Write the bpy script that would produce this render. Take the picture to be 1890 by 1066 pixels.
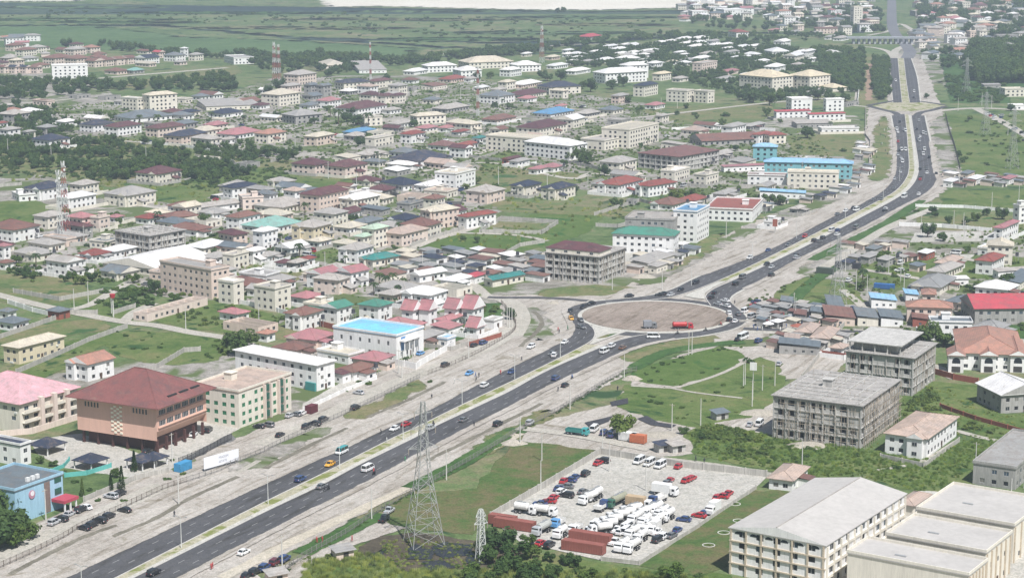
import bpy, bmesh, math, random
from mathutils import Vector, Matrix
from mathutils.geometry import tessellate_polygon
R = math.radians
sc = bpy.context.scene
for o in list(bpy.data.objects): bpy.data.objects.remove(o)
C = sc.collection
rnd = random.Random(7)

# ---------------- camera, light, exposure ----------------
FPX, HCAM, YH = 3700.0, 177.0, -200.0
PITCH = math.atan((533 - YH) / FPX)
cam_d = bpy.data.cameras.new('camera'); cam = bpy.data.objects.new('camera', cam_d); C.objects.link(cam)
cam.location = (0, 0, HCAM); cam.rotation_euler = (math.pi / 2 - PITCH, 0, 0)
cam_d.sensor_width = 36; cam_d.lens = 36 * FPX / 1890; cam_d.clip_start = 1; cam_d.clip_end = 20000
sc.camera = cam
SUN_EL, SUN_V = R(57), Vector((0.45, -0.89, 0)).normalized()
w = bpy.data.worlds.new('World'); sc.world = w; w.use_nodes = True
nt = w.node_tree; sky = nt.nodes.new('ShaderNodeTexSky'); sky.sky_type = 'NISHITA'; sky.sun_disc = False
sky.sun_elevation = SUN_EL; sky.sun_rotation = math.atan2(SUN_V.x, SUN_V.y)
sky.air_density = 1.6; sky.dust_density = 1.2
nt.links.new(sky.outputs[0], nt.nodes['Background'].inputs[0]); nt.nodes['Background'].inputs[1].default_value = 0.058
sd = bpy.data.lights.new('sun', 'SUN'); sd.energy = 5.0; sd.angle = R(0.6); sd.color = (1, 0.975, 0.965)
so = bpy.data.objects.new('sun', sd); C.objects.link(so)
tosun = Vector((SUN_V.x * math.cos(SUN_EL), SUN_V.y * math.cos(SUN_EL), math.sin(SUN_EL)))
so.rotation_euler = tosun.to_track_quat('Z', 'Y').to_euler(); so.location = (300, 300, 600)
vs = sc.view_settings; vs.view_transform = 'Standard'; vs.look = 'None'; vs.exposure = 0.38; vs.gamma = 1; vs.use_curve_mapping = False

# ---------------- placing: survey coordinates to ground metres ----------------
def g(x, y, z=0.0):
    a = (x - 945) / FPX; b = -(y - 533) / FPX
    dy = math.cos(PITCH) + b * math.sin(PITCH); dz = -math.sin(PITCH) + b * math.cos(PITCH)
    t = (z - HCAM) / dz
    return (a * t, dy * t)
def pxx(X, Y, Z=0.0):
    d = Y * math.cos(PITCH) + (HCAM - Z) * math.sin(PITCH)
    v = -Y * math.sin(PITCH) + (HCAM - Z) * math.cos(PITCH)
    return (945 + FPX * X / d, 533 + FPX * v / d)
def along(nx, ny, px, ang):
    """metres to walk from survey point (nx,ny) along ang until the survey x has moved by px"""
    X, Y = g(nx, ny); c, s_ = math.cos(ang), math.sin(ang)
    # x = 945+F*(X+c t)/(D + s t cosP)
    D = Y * math.cos(PITCH) + HCAM * math.sin(PITCH); k = (nx + px - 945) / FPX
    den = c - k * s_ * math.cos(PITCH)
    if abs(den) < 0.05: return 10.0
    return (k * D - X) / den

# ---------------- materials ----------------
MATS = {}
def nodes_of(name):
    m = bpy.data.materials.new(name); m.use_nodes = True
    return m, m.node_tree, m.node_tree.nodes, m.node_tree.links, m.node_tree.nodes['Principled BSDF']
def noise(nt, scale, detail=4, rough=0.6, vec=None, dist=0.0):
    n = nt.nodes.new('ShaderNodeTexNoise'); n.inputs['Scale'].default_value = scale
    n.inputs['Detail'].default_value = detail; n.inputs['Roughness'].default_value = rough; n.inputs['Distortion'].default_value = dist
    if vec: nt.links.new(vec, n.inputs['Vector'])
    return n.outputs['Fac']
def ramp(nt, fac, stops):
    r = nt.nodes.new('ShaderNodeValToRGB'); e = r.color_ramp.elements
    while len(e) < len(stops): e.new(0.5)
    for i, (p, c) in enumerate(stops): e[i].position = p; e[i].color = (*c, 1) if len(c) == 3 else c
    nt.links.new(fac, r.inputs[0]); return r.outputs[0]
def mixc(nt, fac, a, b, mode='MIX'):
    n = nt.nodes.new('ShaderNodeMix'); n.data_type = 'RGBA'; n.blend_type = mode
    if hasattr(fac, 'is_linked'): nt.links.new(fac, n.inputs[0])
    else: n.inputs[0].default_value = fac
    for s_, v in ((6, a), (7, b)):
        if hasattr(v, 'is_linked'): nt.links.new(v, n.inputs[s_])
        else: n.inputs[s_].default_value = (*v, 1)
    return n.outputs[2]
def sat(c, f=1.0):
    return tuple(min(1, max(0, v * f)) for v in c)
def surf(name, col, rough=0.8, amt=0.18, scale=0.35, streak=False, spec=0.3, metal=0.0):
    """weathered plain surface"""
    if name in MATS: return MATS[name]
    m, nt, N, L, b = nodes_of(name)
    geo = N.new('ShaderNodeNewGeometry'); vec = geo.outputs['Position']
    if streak:
        mp = N.new('ShaderNodeMapping'); mp.inputs['Scale'].default_value = (1, 1, 0.12); L.new(vec, mp.inputs[0]); vec2 = mp.outputs[0]
    else: vec2 = vec
    n1 = noise(nt, scale, 5, 0.65, vec2); n2 = noise(nt, scale * 6, 3, 0.6, vec2)
    c1 = ramp(nt, n1, [(0.3, sat(col, 1 - amt)), (0.55, col), (0.75, sat(col, 1 + amt * 0.5))])
    c2 = ramp(nt, n2, [(0.35, (1 - amt * 0.9,) * 3), (0.6, (1, 1, 1))])
    c = mixc(nt, 1.0, c1, c2, 'MULTIPLY')
    L.new(c, b.inputs['Base Color']); b.inputs['Roughness'].default_value = rough; b.inputs['Metallic'].default_value = metal
    b.inputs['Specular IOR Level'].default_value = spec
    MATS[name] = m; return m
def roofmat(name, col, rough=0.6):
    """sheet or tile roofing: per-object tone, courses, weather patches"""
    if name in MATS: return MATS[name]
    m, nt, N, L, b = nodes_of(name)
    tc = N.new('ShaderNodeTexCoord'); oi = N.new('ShaderNodeObjectInfo')
    geo = N.new('ShaderNodeNewGeometry')
    n1 = noise(nt, 0.22, 5, 0.7, geo.outputs['Position']); n2 = noise(nt, 1.6, 4, 0.7, geo.outputs['Position'])
    gr = tuple(0.6 * v + 0.4 * sum(col) / 3 for v in col)
    c1 = ramp(nt, n1, [(0.3, sat(gr, 0.8)), (0.52, col), (0.75, sat(col, 1.18))])
    c2 = ramp(nt, n2, [(0.3, (0.78, 0.77, 0.75)), (0.58, (1, 1, 1))])
    c = mixc(nt, 1.0, c1, c2, 'MULTIPLY')
    wv = N.new('ShaderNodeTexWave'); wv.bands_direction = 'Z'; wv.inputs['Scale'].default_value = 1.4; wv.inputs['Distortion'].default_value = 0.4
    L.new(tc.outputs['Object'], wv.inputs['Vector'])
    c = mixc(nt, 1.0, c, ramp(nt, wv.outputs['Fac'], [(0.0, (0.86, 0.86, 0.86)), (0.3, (1, 1, 1))]), 'MULTIPLY')
    c = mixc(nt, 1.0, c, ramp(nt, oi.outputs['Random'], [(0.0, (0.82, 0.83, 0.85)), (1.0, (1.08, 1.05, 1.03))]), 'MULTIPLY')
    n5 = noise(nt, 0.30, 5, 0.75, geo.outputs['Position'], 1.2); th = N.new('ShaderNodeMath'); th.operation = 'MULTIPLY_ADD'; th.inputs[1].default_value = 0.14; L.new(oi.outputs['Random'], th.inputs[0]); L.new(n5, th.inputs[2])
    c = mixc(nt, ramp(nt, th.outputs[0], [(0.62, (0, 0, 0)), (0.70, (.75, .75, .75))]), c, tuple(0.45 * v + w_ for v, w_ in zip(col, (.10, .075, .055))))
    L.new(c, b.inputs['Base Color']); b.inputs['Roughness'].default_value = rough
    bm = N.new('ShaderNodeBump'); bm.inputs['Strength'].default_value = 0.4; bm.inputs['Distance'].default_value = 0.1
    L.new(wv.outputs['Fac'], bm.inputs['Height']); L.new(bm.outputs[0], b.inputs['Normal'])
    MATS[name] = m; return m
def ground(name, stops, s1=0.02, s2=0.3, s3=3.0, rough=0.95, bump=0.3, soft=False, mute=0.0, blot=None):
    """ground cover: broad, middle and fine variation; soft=True breaks the patch rim up with an edge attribute"""
    if name in MATS: return MATS[name]
    m, nt, N, L, b = nodes_of(name)
    geo = N.new('ShaderNodeNewGeometry'); P = geo.outputs['Position']
    a1 = noise(nt, s1, 6, 0.62, P, 0.4); a2 = noise(nt, s2, 5, 0.7, P); a3 = noise(nt, s3, 3, 0.7, P)
    ma = N.new('ShaderNodeMath'); ma.operation = 'MULTIPLY_ADD'; ma.inputs[1].default_value = 0.45; L.new(a2, ma.inputs[0])
    mb = N.new('ShaderNodeMath'); mb.operation = 'MULTIPLY'; mb.inputs[1].default_value = 0.55; L.new(a1, mb.inputs[0])
    L.new(mb.outputs[0], ma.inputs[2])
    c = ramp(nt, ma.outputs[0], stops)
    c = mixc(nt, 1.0, c, ramp(nt, a3, [(0.3, (0.66, 0.68, 0.64)), (0.65, (1.12, 1.12, 1.12))]), 'MULTIPLY')
    c = mixc(nt, 1.0, c, ramp(nt, noise(nt, s3 * .32, 5, 0.8, P, 0.6), [(0.34, (0.72, 0.74, 0.70)), (0.5, (1, 1, 1)), (0.68, (1.14, 1.12, 1.06))]), 'MULTIPLY')
    if blot:
        a4 = noise(nt, blot[1], 4, 0.6, P, 0.8)
        c = mixc(nt, ramp(nt, a4, [(blot[2], (0, 0, 0)), (blot[2] + 0.08, (1, 1, 1))]), c, blot[0])
    L.new(c, b.inputs['Base Color']); b.inputs['Roughness'].default_value = rough; b.inputs['Specular IOR Level'].default_value = 0.15
    bm = N.new('ShaderNodeBump'); bm.inputs['Strength'].default_value = bump; bm.inputs['Distance'].default_value = 0.5
    L.new(a2, bm.inputs['Height']); L.new(bm.outputs[0], b.inputs['Normal'])
    if soft:
        at = N.new('ShaderNodeAttribute'); at.attribute_name = 'rim'
        nn = noise(nt, 0.25, 6, 0.75, P, 0.5)
        ad = N.new('ShaderNodeMath'); ad.operation = 'ADD'; L.new(at.outputs['Fac'], ad.inputs[0]); L.new(nn, ad.inputs[1])
        fac = ramp(nt, ad.outputs[0], [(0.0, (0, 0, 0)), (1.0, (1, 1, 1))])
        mr = N.new('ShaderNodeMapRange'); mr.inputs[1].default_value = 0.92; mr.inputs[2].default_value = 1.06; L.new(ad.outputs[0], mr.inputs[0])
        tr = N.new('ShaderNodeBsdfTransparent'); mx = N.new('ShaderNodeMixShader'); L.new(mr.outputs[0], mx.inputs[0])
        L.new(tr.outputs[0], mx.inputs[1]); L.new(b.outputs[0], mx.inputs[2]); L.new(mx.outputs[0], N['Material Output'].inputs[0])
    MATS[name] = m; return m
def ruts(m, name_fac=0.35):
    nt = m.node_tree; N = nt.nodes; L = nt.links; b = N['Principled BSDF']; old = b.inputs['Base Color'].links[0].from_socket
    geo = N.new('ShaderNodeNewGeometry'); mp = N.new('ShaderNodeMapping'); mp.vector_type = 'TEXTURE'; mp.inputs['Rotation'].default_value = (0, 0, R(64)); mp.inputs['Scale'].default_value = (26, 2.6, 1)
    L.new(geo.outputs['Position'], mp.inputs[0]); n1 = noise(nt, 1.0, 6, 0.72, mp.outputs[0], 0.5)
    c = mixc(nt, 1.0, old, ramp(nt, n1, [(0.33, (.58, .55, .50)), (0.43, (.84, .83, .80)), (0.50, (1, 1, 1)), (0.62, (1.04, 1.04, 1.04)), (0.7, (.88, .86, .83))]), 'MULTIPLY'); L.new(c, b.inputs['Base Color'])
    return m
def leafmat(name, dark, light, rough=0.7):
    m, nt, N, L, b = nodes_of(name)
    oi = N.new('ShaderNodeObjectInfo'); geo = N.new('ShaderNodeNewGeometry')
    n1 = noise(nt, 0.5, 3, 0.7, geo.outputs['Position'])
    c = ramp(nt, n1, [(0.32, dark), (0.7, light)])
    c = mixc(nt, 1.0, c, ramp(nt, oi.outputs['Random'], [(0, (0.7, 0.78, 0.8)), (0.5, (1, 1, 1)), (1, (1.25, 1.15, 0.8))]), 'MULTIPLY')
    L.new(c, b.inputs['Base Color']); b.inputs['Roughness'].default_value = rough; b.inputs['Specular IOR Level'].default_value = 0.2
    tl = N.new('ShaderNodeBsdfTranslucent'); L.new(mixc(nt, 1.0, c, (1.3, 1.4, .8), 'MULTIPLY'), tl.inputs[0]); mx = N.new('ShaderNodeMixShader'); mx.inputs[0].default_value = 0.38
    L.new(b.outputs[0], mx.inputs[1]); L.new(tl.outputs[0], mx.inputs[2]); L.new(mx.outputs[0], N['Material Output'].inputs[0])
    MATS[name] = m; return m
def flat(name, col, rough=0.5, metal=0.0, spec=0.5, coat=0.0):
    if name in MATS: return MATS[name]
    m, nt, N, L, b = nodes_of(name)
    geo = N.new('ShaderNodeNewGeometry'); n1 = noise(nt, 1.3, 3, 0.6, geo.outputs['Position'])
    L.new(ramp(nt, n1, [(0.3, sat(col, 0.85)), (0.7, sat(col, 1.05))]), b.inputs['Base Color'])
    b.inputs['Roughness'].default_value = rough; b.inputs['Metallic'].default_value = metal; b.inputs['Specular IOR Level'].default_value = spec
    b.inputs['Coat Weight'].default_value = coat
    MATS[name] = m; return m

WALL = dict(w=(.78, .77, .75), c=(.70, .655, .565), p=(.68, .57, .50), y=(.66, .58, .41), g=(.36, .35, .33), o=(.66, .54, .46), b=(.30, .50, .62),
            B=(.33, .52, .64), T=(.20, .44, .48), r=(.30, .10, .07), G=(.20, .40, .34))
WNAME = dict(w='white', c='cream', p='pinkish', y='yellow', g='grey', o='peach', b='pale blue', B='sky blue', T='teal', r='brick red', G='green')
ROOF = dict(m=(.12, .05, .055), r=(.27, .075, .06), n=(.035, .045, .075), k=(.40, .18, .19), l=(.40, .38, .35), w=(.76, .75, .73), c=(.58, .53, .42),
            t=(.04, .22, .20), a=(.22, .42, .37), b=(.10, .27, .46), d=(.20, .10, .08), s=(.15, .18, .20), e=(.46, .36, .30), o=(.38, .20, .15), q=(.62, .37, .40),
            x=(.20, .10, .09), i=(.45, .58, .45), G=(.07, .25, .18), y=(.64, .56, .40), g=(.30, .30, .29), R=(.45, .07, .09), B=(.27, .50, .70))
RNAME = dict(q='pale pink', m='maroon', r='red', n='navy', k='pink', l='light grey', w='white', c='cream', t='dark teal', a='aqua', b='blue', d='brown', s='slate grey',
             e='beige', o='salmon', x='rusty dark red', i='mint', G='green', y='sandy yellow', g='concrete', R='crimson', B='light blue')
def wm(k): return surf('wall paint ' + WNAME[k], WALL[k], 0.85, 0.13 if k != 'g' else 0.25, 0.5, True)
def rm(k): return roofmat('roofing ' + RNAME[k], ROOF[k], 0.55)
glass = flat('window glass', (.02, .025, .032), 0.2, 0, 0.3)
frame_m = flat('window frame', (.40, .40, .39), 0.6)
conc = surf('bare concrete', (.50, .485, .455), 0.9, 0.3, 0.6, True)
dark_m = surf('interior shade', (.06, .055, .05), 0.95)  # near-black colour stands in for the shade behind openings
steel = flat('galvanised steel', (.45, .46, .46), 0.5, 0.5)
steel_w = flat('pale painted steel', (.62, .63, .60), 0.6)
steel_r = flat('red painted steel', (.34, .11, .09), 0.6)
wood = surf('weathered timber', (.40, .34, .27), 0.9)
bark = surf('bark', (.12, .09, .065), 0.95)
leaf1 = leafmat('leaves broad', (.042, .085, .024), (.115, .18, .05))
leaf2 = leafmat('leaves light', (.07, .115, .028), (.165, .22, .07))
leaf3 = leafmat('leaves dark', (.045, .085, .028), (.105, .165, .055))
grassleaf = leafmat('grass blades', (.19, .25, .06), (.38, .41, .17))

# ---------------- mesh helpers ----------------
class MB:
    def __init__(s): s.v = []; s.f = []; s.m = []
    def quad(s, a, b, c, d, mi=0):
        n = len(s.v); s.v += [tuple(a), tuple(b), tuple(c), tuple(d)]; s.f.append((n, n + 1, n + 2, n + 3)); s.m.append(mi)
    def tri(s, a, b, c, mi=0):
        n = len(s.v); s.v += [tuple(a), tuple(b), tuple(c)]; s.f.append((n, n + 1, n + 2)); s.m.append(mi)
    def box(s, x0, y0, z0, x1, y1, z1, mi=0, bot=True):
        n = len(s.v); s.v += [(x0, y0, z0), (x1, y0, z0), (x1, y1, z0), (x0, y1, z0), (x0, y0, z1), (x1, y0, z1), (x1, y1, z1), (x0, y1, z1)]
        F = [(4, 5, 6, 7), (0, 1, 5, 4), (1, 2, 6, 5), (2, 3, 7, 6), (3, 0, 4, 7)] + ([(3, 2, 1, 0)] if bot else [])
        for f in F: s.f.append(tuple(n + i for i in f)); s.m.append(mi)
    def prism(s, pts, z0, z1, mi=0, top=None):
        n = len(s.v); k = len(pts)
        s.v += [(x, y, z0) for x, y in pts] + [(x, y, z1) for x, y in pts]
        for i in range(k):
            j = (i + 1) % k; s.f.append((n + i, n + j, n + k + j, n + k + i)); s.m.append(mi)
        s.f.append(tuple(n + k + i for i in range(k))); s.m.append(mi if top is None else top)
    def bar(s, a, b, t=0.1, mi=0):
        a = Vector(a); b = Vector(b); d = (b - a)
        if d.length < 1e-4: return
        d.normalize(); u = d.cross(Vector((0, 0, 1)))
        if u.length < 0.05: u = d.cross(Vector((1, 0, 0)))
        u.normalize(); w_ = d.cross(u); u *= t / 2; w_ *= t / 2
        n = len(s.v)
        for p in (a, b):
            for q in (u + w_, -u + w_, -u - w_, u - w_): s.v.append(tuple(p + q))
        for i in range(4):
            j = (i + 1) % 4; s.f.append((n + i, n + j, n + 4 + j, n + 4 + i)); s.m.append(mi)
        s.f.append((n + 3, n + 2, n + 1, n)); s.m.append(mi); s.f.append((n + 4, n + 5, n + 6, n + 7)); s.m.append(mi)
    def cyl(s, c, r0, r1, h, k=8, mi=0, axis='z'):
        n = len(s.v); 
        for z, r in ((0, r0), (h, r1)):
            for i in range(k):
                a = 2 * math.pi * i / k; p = (r * math.cos(a), r * math.sin(a), z)
                if axis == 'x': p = (p[2], p[0], p[1])
                if axis == 'y': p = (p[1], p[2], p[0])
                s.v.append((c[0] + p[0], c[1] + p[1], c[2] + p[2]))
        for i in range(k):
            j = (i + 1) % k; s.f.append((n + i, n + j, n + k + j, n + k + i)); s.m.append(mi)
        s.f.append(tuple(n + k + i for i in range(k))); s.m.append(mi); s.f.append(tuple(n + k - 1 - i for i in range(k))); s.m.append(mi)
    def data(s, name, mats):
        me = bpy.data.meshes.new(name); me.from_pydata(s.v, [], s.f)
        for m in mats: me.materials.append(m)
        if len(mats) > 1: me.polygons.foreach_set('material_index', s.m)
        me.update(); return me
    def build(s, name, mats, parent=None, loc=None):
        if not isinstance(mats, (list, tuple)): mats = [mats]
        return link(name, s.data(name, mats), parent, loc)
def link(name, me, parent=None, loc=None, rz=0, sca=None):
    o = bpy.data.objects.new(name, me); C.objects.link(o)
    if parent: o.parent = parent
    if loc: o.location = loc
    if rz: o.rotation_euler = (0, 0, rz)
    if sca: o.scale = sca
    return o
def empty(name, loc, rz=0):
    o = bpy.data.objects.new(name, None); C.objects.link(o); o.location = loc; o.rotation_euler = (0, 0, rz); o.empty_display_size = 0.5; return o
PENDING = []   # things whose label still needs the words that single them out
LAND = [((258, 740), 'peach office with red pyramid roof'), ((430, 730), 'cream block with green windows'), ((525, 680), 'long white building with white roof'),
    ((690, 625), 'white building with sky-blue roof'), ((818, 590), 'row of steep pink gables'), ((782, 548), 'white arched villa'), ((1209, 585), 'roundabout'),
    ((1078, 480), 'concrete block with maroon roof'), ((1185, 430), 'green-roofed office'), ((1465, 295), 'long teal building'), ((1250, 280), 'shell with rusty red roof'),
    ((1145, 240), 'tall cream hall'), ((1445, 150), 'long cream hotel'), ((277, 435), 'grey concrete frame'), ((272, 480), 'long white roof'), ((122, 380), 'red and white mast'),
    ((292, 315), 'maroon-roofed house in the scrub'), ((257, 185), 'cream and brick block'), ((120, 128), 'white flats'), ((510, 110), 'twin-topped mast'),
    ((775, 285), 'large navy roof'), ((1175, 340), 'pair of red-and-white houses'), ((990, 420), 'bright green field'), ((870, 400), 'white house with red roof'),
    ((60, 730), 'pink-roofed flats'), ((60, 910), 'sky-blue hall'), ((1540, 760), 'scaffolded concrete shell'), ((1640, 670), 'stepped concrete shell'),
    ((1500, 960), 'big grey-roofed warehouse'), ((1150, 920), 'tanker yard'), ((783, 900), 'tall lattice pylon'), ((1830, 570), 'crimson-roofed hall'),
    ((1820, 655), 'pink gabled mansion'), ((1700, 800), 'white two-storey house by the scrub'), ((1850, 720), 'pale grey shed'), ((1148, 790), 'round tree by the lane'),
    ((1660, 290), 'bend of the highway'), ((1670, 200), 'far junction'), ((1630, 75), 'flyover'), ((1848, 455), 'cream block with beige gable'), ((1578, 25), 'far tower block'),
    ((1340, 130), 'white-roofed estate'), ((700, 185), 'maroon peaked house'), ((940, 125), 'long pale halls'), ((1120, 135), 'terraced white complex'), ((650, 440), 'navy-roofed pair'), ((505, 415), 'aqua-roofed hall'), ((300, 610), 'lane by the green plot'), ((1585, 400), 'straight highway stretch'), ((760, 800), 'near highway')]
def rel(px, py, self_pos=None):
    best = None
    for (lx, ly), nm in LAND:
        dx, dy = px - lx, (py - ly) * 1.8
        d = math.hypot(dx, dy)
        if d < 12: continue
        if best is None or d < best[0]: best = (d, dx, dy, nm)
    d, dx, dy, nm = best
    if abs(dx) > abs(dy): r = 'left of the ' if dx < 0 else 'right of the '
    else: r = 'behind the ' if dy < 0 else 'in front of the '
    return r + nm
def tag(o, label, cat, group=None, pos=None, fixed=False):
    o['category'] = cat; o['label'] = label
    if group: o['group'] = group
    if not fixed:
        if pos is None: pos = pxx(o.location.x, o.location.y)
        PENDING.append((o, label, pos))
    return o
def struct(o): o['kind'] = 'structure'; return o

# ---------------- ground ----------------
gm = ground('open grassland', [(0.32, (0.052, 0.086, 0.035)), (0.42, (0.082, 0.124, 0.045)), (0.50, (0.116, 0.162, 0.065)), (0.58, (0.180, 0.170, 0.095)), (0.70, (0.270, 0.240, 0.170))], 0.012, 0.12, 1.2, blot=((0.030, 0.065, 0.025), 0.04, 0.56))
sand_m = ground('sandy verge', [(0.32, (.26, .23, .205)), (0.44, (.355, .32, .29)), (0.55, (.42, .385, .355)), (0.68, (.49, .46, .43))], 0.03, 0.35, 2.5, soft=True, blot=((.22, .195, .15), 0.10, 0.63))
ruts(sand_m)
sandhard = ground('sandy verge plain', [(0.3, (.38, .34, .28)), (0.5, (.47, .42, .35)), (0.75, (.56, .52, .46))], 0.03, 0.3, 2.5)
dirt_m = ground('compound earth', [(0.34, (.115, .11, .085)), (0.44, (.21, .195, .17)), (0.54, (.32, .295, .275)), (0.68, (.45, .42, .40))], 0.03, 0.25, 1.6, soft=True, blot=((.09, .12, .045), 0.035, 0.475))
lawn_m = ground('bright grass', [(0.34, (0.047, 0.097, 0.022)), (0.44, (0.083, 0.128, 0.034)), (0.53, (0.120, 0.155, 0.052)), (0.62, (0.165, 0.165, 0.070)), (0.72, (0.220, 0.200, 0.110))], 0.03, 0.2, 2.0, soft=True, blot=((0.026, 0.065, 0.018), 0.07, 0.58))
dry_m = ground('dry grass', [(0.34, (0.069, 0.108, 0.035)), (0.44, (0.112, 0.151, 0.055)), (0.55, (0.180, 0.165, 0.085)), (0.68, (0.250, 0.210, 0.140))], 0.03, 0.2, 2.0, soft=True, blot=((0.043, 0.092, 0.030), 0.06, 0.57))
scrub_m = ground('scrub floor', [(0.3, (0.022, 0.054, 0.018)), (0.5, (0.052, 0.108, 0.030)), (0.7, (0.103, 0.162, 0.060))], 0.05, 0.3, 2.0, soft=True)
mud_m = ground('wet mud', [(0.3, (.05, .042, .03)), (0.5, (.09, .075, .055)), (0.7, (.15, .125, .09))], 0.06, 0.4, 2.5, rough=0.7, soft=True)
brown_m = ground('roundabout earth', [(0.3, (.19, .155, .13)), (0.5, (.28, .23, .20)), (0.7, (.35, .30, .26))], 0.03, 0.15, 2.0)
concg_m = ground('concrete yard', [(0.3, (.33, .31, .28)), (0.5, (.42, .40, .37)), (0.7, (.50, .48, .45))], 0.03, 0.3, 1.5, soft=True)
marsh_m = ground('marsh', [(0.38, (.022, .045, .042)), (0.47, (.035, .062, .05)), (0.56, (.055, .085, .055)), (0.66, (.09, .115, .075))], 0.0025, 0.02, 0.15, soft=True, blot=((.02, .038, .036), 0.003, 0.50))
pale_m = ground('pale sand fill', [(0.3, (.55, .50, .42)), (0.5, (.66, .61, .54)), (0.7, (.72, .68, .62))], 0.005, 0.05, 0.8, soft=True)
street_m = ground('street surface', [(0.3, (.31, .29, .25)), (0.5, (.40, .37, .33)), (0.7, (.47, .45, .41))], 0.04, 0.3, 2.0)
asph = ground('asphalt', [(0.3, (.070, .069, .077)), (0.5, (.088, .087, .095)), (0.7, (.112, .110, .116))], 0.03, 0.5, 4.0, rough=0.8, bump=0.1)
white_paint = flat('road paint', (.32, .32, .32), 0.8)
ruts(asph)
kerb_m = surf('kerb concrete', (.50, .48, .44), 0.9)

LAYERS = []
def bbox(pts): return (min(p[0] for p in pts), min(p[1] for p in pts), max(p[0] for p in pts), max(p[1] for p in pts))
def layer(boxes):
    """height of the next sheet: 12 mm above whatever sheets it may lie on"""
    z = 0.0
    for bs, zz in LAYERS:
        if zz > z - 0.001 and any(a[0] < b[2] and b[0] < a[2] and a[1] < b[3] and b[1] < a[3] for a in boxes for b in bs): z = max(z, zz)
    z += 0.012; LAYERS.append((boxes, z)); return z
def gz(X, Y): return max([zz for bs, zz in LAYERS if any(b[0] < X < b[2] and b[1] < Y < b[3] for b in bs)] + [0.0])
def smooth_poly(pts, step=4.0, amp=0.8, close=True, wob=True, seed=0):
    rr = random.Random(seed); out = []; n = len(pts)
    for i in range(n if close else n - 1):
        a = Vector(pts[i]); b = Vector(pts[(i + 1) % n]); k = max(1, int((b - a).length / step)); k = min(k, 60)
        for j in range(k):
            p = a.lerp(b, j / k)
            if wob: p = p + Vector((rr.uniform(-amp, amp), rr.uniform(-amp, amp)))
            out.append(p)
    if not close: out.append(Vector(pts[-1]))
    return out
def patch(name, px, mat, rimw=3.0, wob=0.8, kind='structure', world=False):
    pts = [Vector(p) for p in px] if world else [Vector(g(*p)) for p in px]
    area = sum(pts[i].x * pts[(i + 1) % len(pts)].y - pts[(i + 1) % len(pts)].x * pts[i].y for i in range(len(pts)))
    if area < 0: pts.reverse()
    pts = smooth_poly(pts, 4.0, wob, seed=len(px)); n = len(pts); z = layer([bbox([(p.x - rimw, p.y - rimw) for p in pts] + [(p.x + rimw, p.y + rimw) for p in pts])])
    tris = tessellate_polygon([[Vector((p.x, p.y, 0)) for p in pts]])
    vs_ = [(p.x, p.y, z) for p in pts]; fs = [tuple(t) for t in tris]; rim = [1.0] * n
    if rimw > 0:
        for i in range(n):
            t = (pts[(i + 1) % n] - pts[i - 1]); t = t.normalized() if t.length > 0 else Vector((1, 0))
            q = pts[i] + Vector((t.y, -t.x)) * rimw; vs_.append((q.x, q.y, z)); rim.append(0.0)
        for i in range(n):
            j = (i + 1) % n; fs.append((i, n + i, n + j, j))
    me = bpy.data.meshes.new(name); me.from_pydata(vs_, [], fs); me.materials.append(mat)
    at = me.attributes.new('rim', 'FLOAT', 'POINT'); at.data.foreach_set('value', rim)
    bm = bmesh.new(); bm.from_mesh(me)
    for f in bm.faces:
        if f.normal.z < 0: f.normal_flip()
    bm.to_mesh(me); bm.free(); me.update()
    o = link(name, me); o['kind'] = kind; return o
def catmull(P, k=8):
    out = []
    for i in range(len(P) - 1):
        p0 = P[max(0, i - 1)]; p1 = P[i]; p2 = P[i + 1]; p3 = P[min(len(P) - 1, i + 2)]
        for j in range(k):
            t = j / k
            out.append(0.5 * ((2 * p1) + (-p0 + p2) * t + (2 * p0 - 5 * p1 + 4 * p2 - p3) * t * t + (-p0 + 3 * p1 - 3 * p2 + p3) * t ** 3))
    out.append(P[-1]); return out
def resample(P, n):
    L_ = [0]
    for i in range(1, len(P)): L_.append(L_[-1] + (P[i] - P[i - 1]).length)
    out = []; k = 0
    for i in range(n):
        d = L_[-1] * i / (n - 1)
        while k < len(P) - 2 and L_[k + 1] < d: k += 1
        out.append(P[k].lerp(P[k + 1], (d - L_[k]) / max(1e-6, L_[k + 1] - L_[k])))
    return out
def strip(name, A, B, mat, n=60, z=None):
    """surface between two edge lines (lists of ground vectors)"""
    A = resample(A, n); B = resample(B, n)
    if z is None: z = layer([bbox([(q.x, q.y) for q in A[i:i + 5] + B[i:i + 5]]) for i in range(0, n, 4)])
    vs_ = [(p.x, p.y, z) for p in A] + [(p.x, p.y, z) for p in B]
    me = bpy.data.meshes.new(name); me.from_pydata(vs_, [], [(i, n + i, n + i + 1, i + 1) for i in range(n - 1)]); me.materials.append(mat); me.update()
    o = link(name, me); o['kind'] = 'structure'; return o, A, B
def lane(name, px, width, mat, z=None, world=False):
    P = catmull([Vector(p) if world else Vector(g(*p)) for p in px], 6); A = []; B = []
    for i, p in enumerate(P):
        t = (P[min(i + 1, len(P) - 1)] - P[max(0, i - 1)]).normalized(); nrm = Vector((-t.y, t.x)) * width / 2
        A.append(p + nrm); B.append(p - nrm)
    return strip(name, A, B, mat, len(P), z)

me = bpy.data.meshes.new('ground'); S = 14000
me.from_pydata([(-S, -500, 0), (S, -500, 0), (S, 2 * S, 0), (-S, 2 * S, 0)], [], [(0, 1, 2, 3)]); me.materials.append(gm)
struct(link('ground', me))
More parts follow.
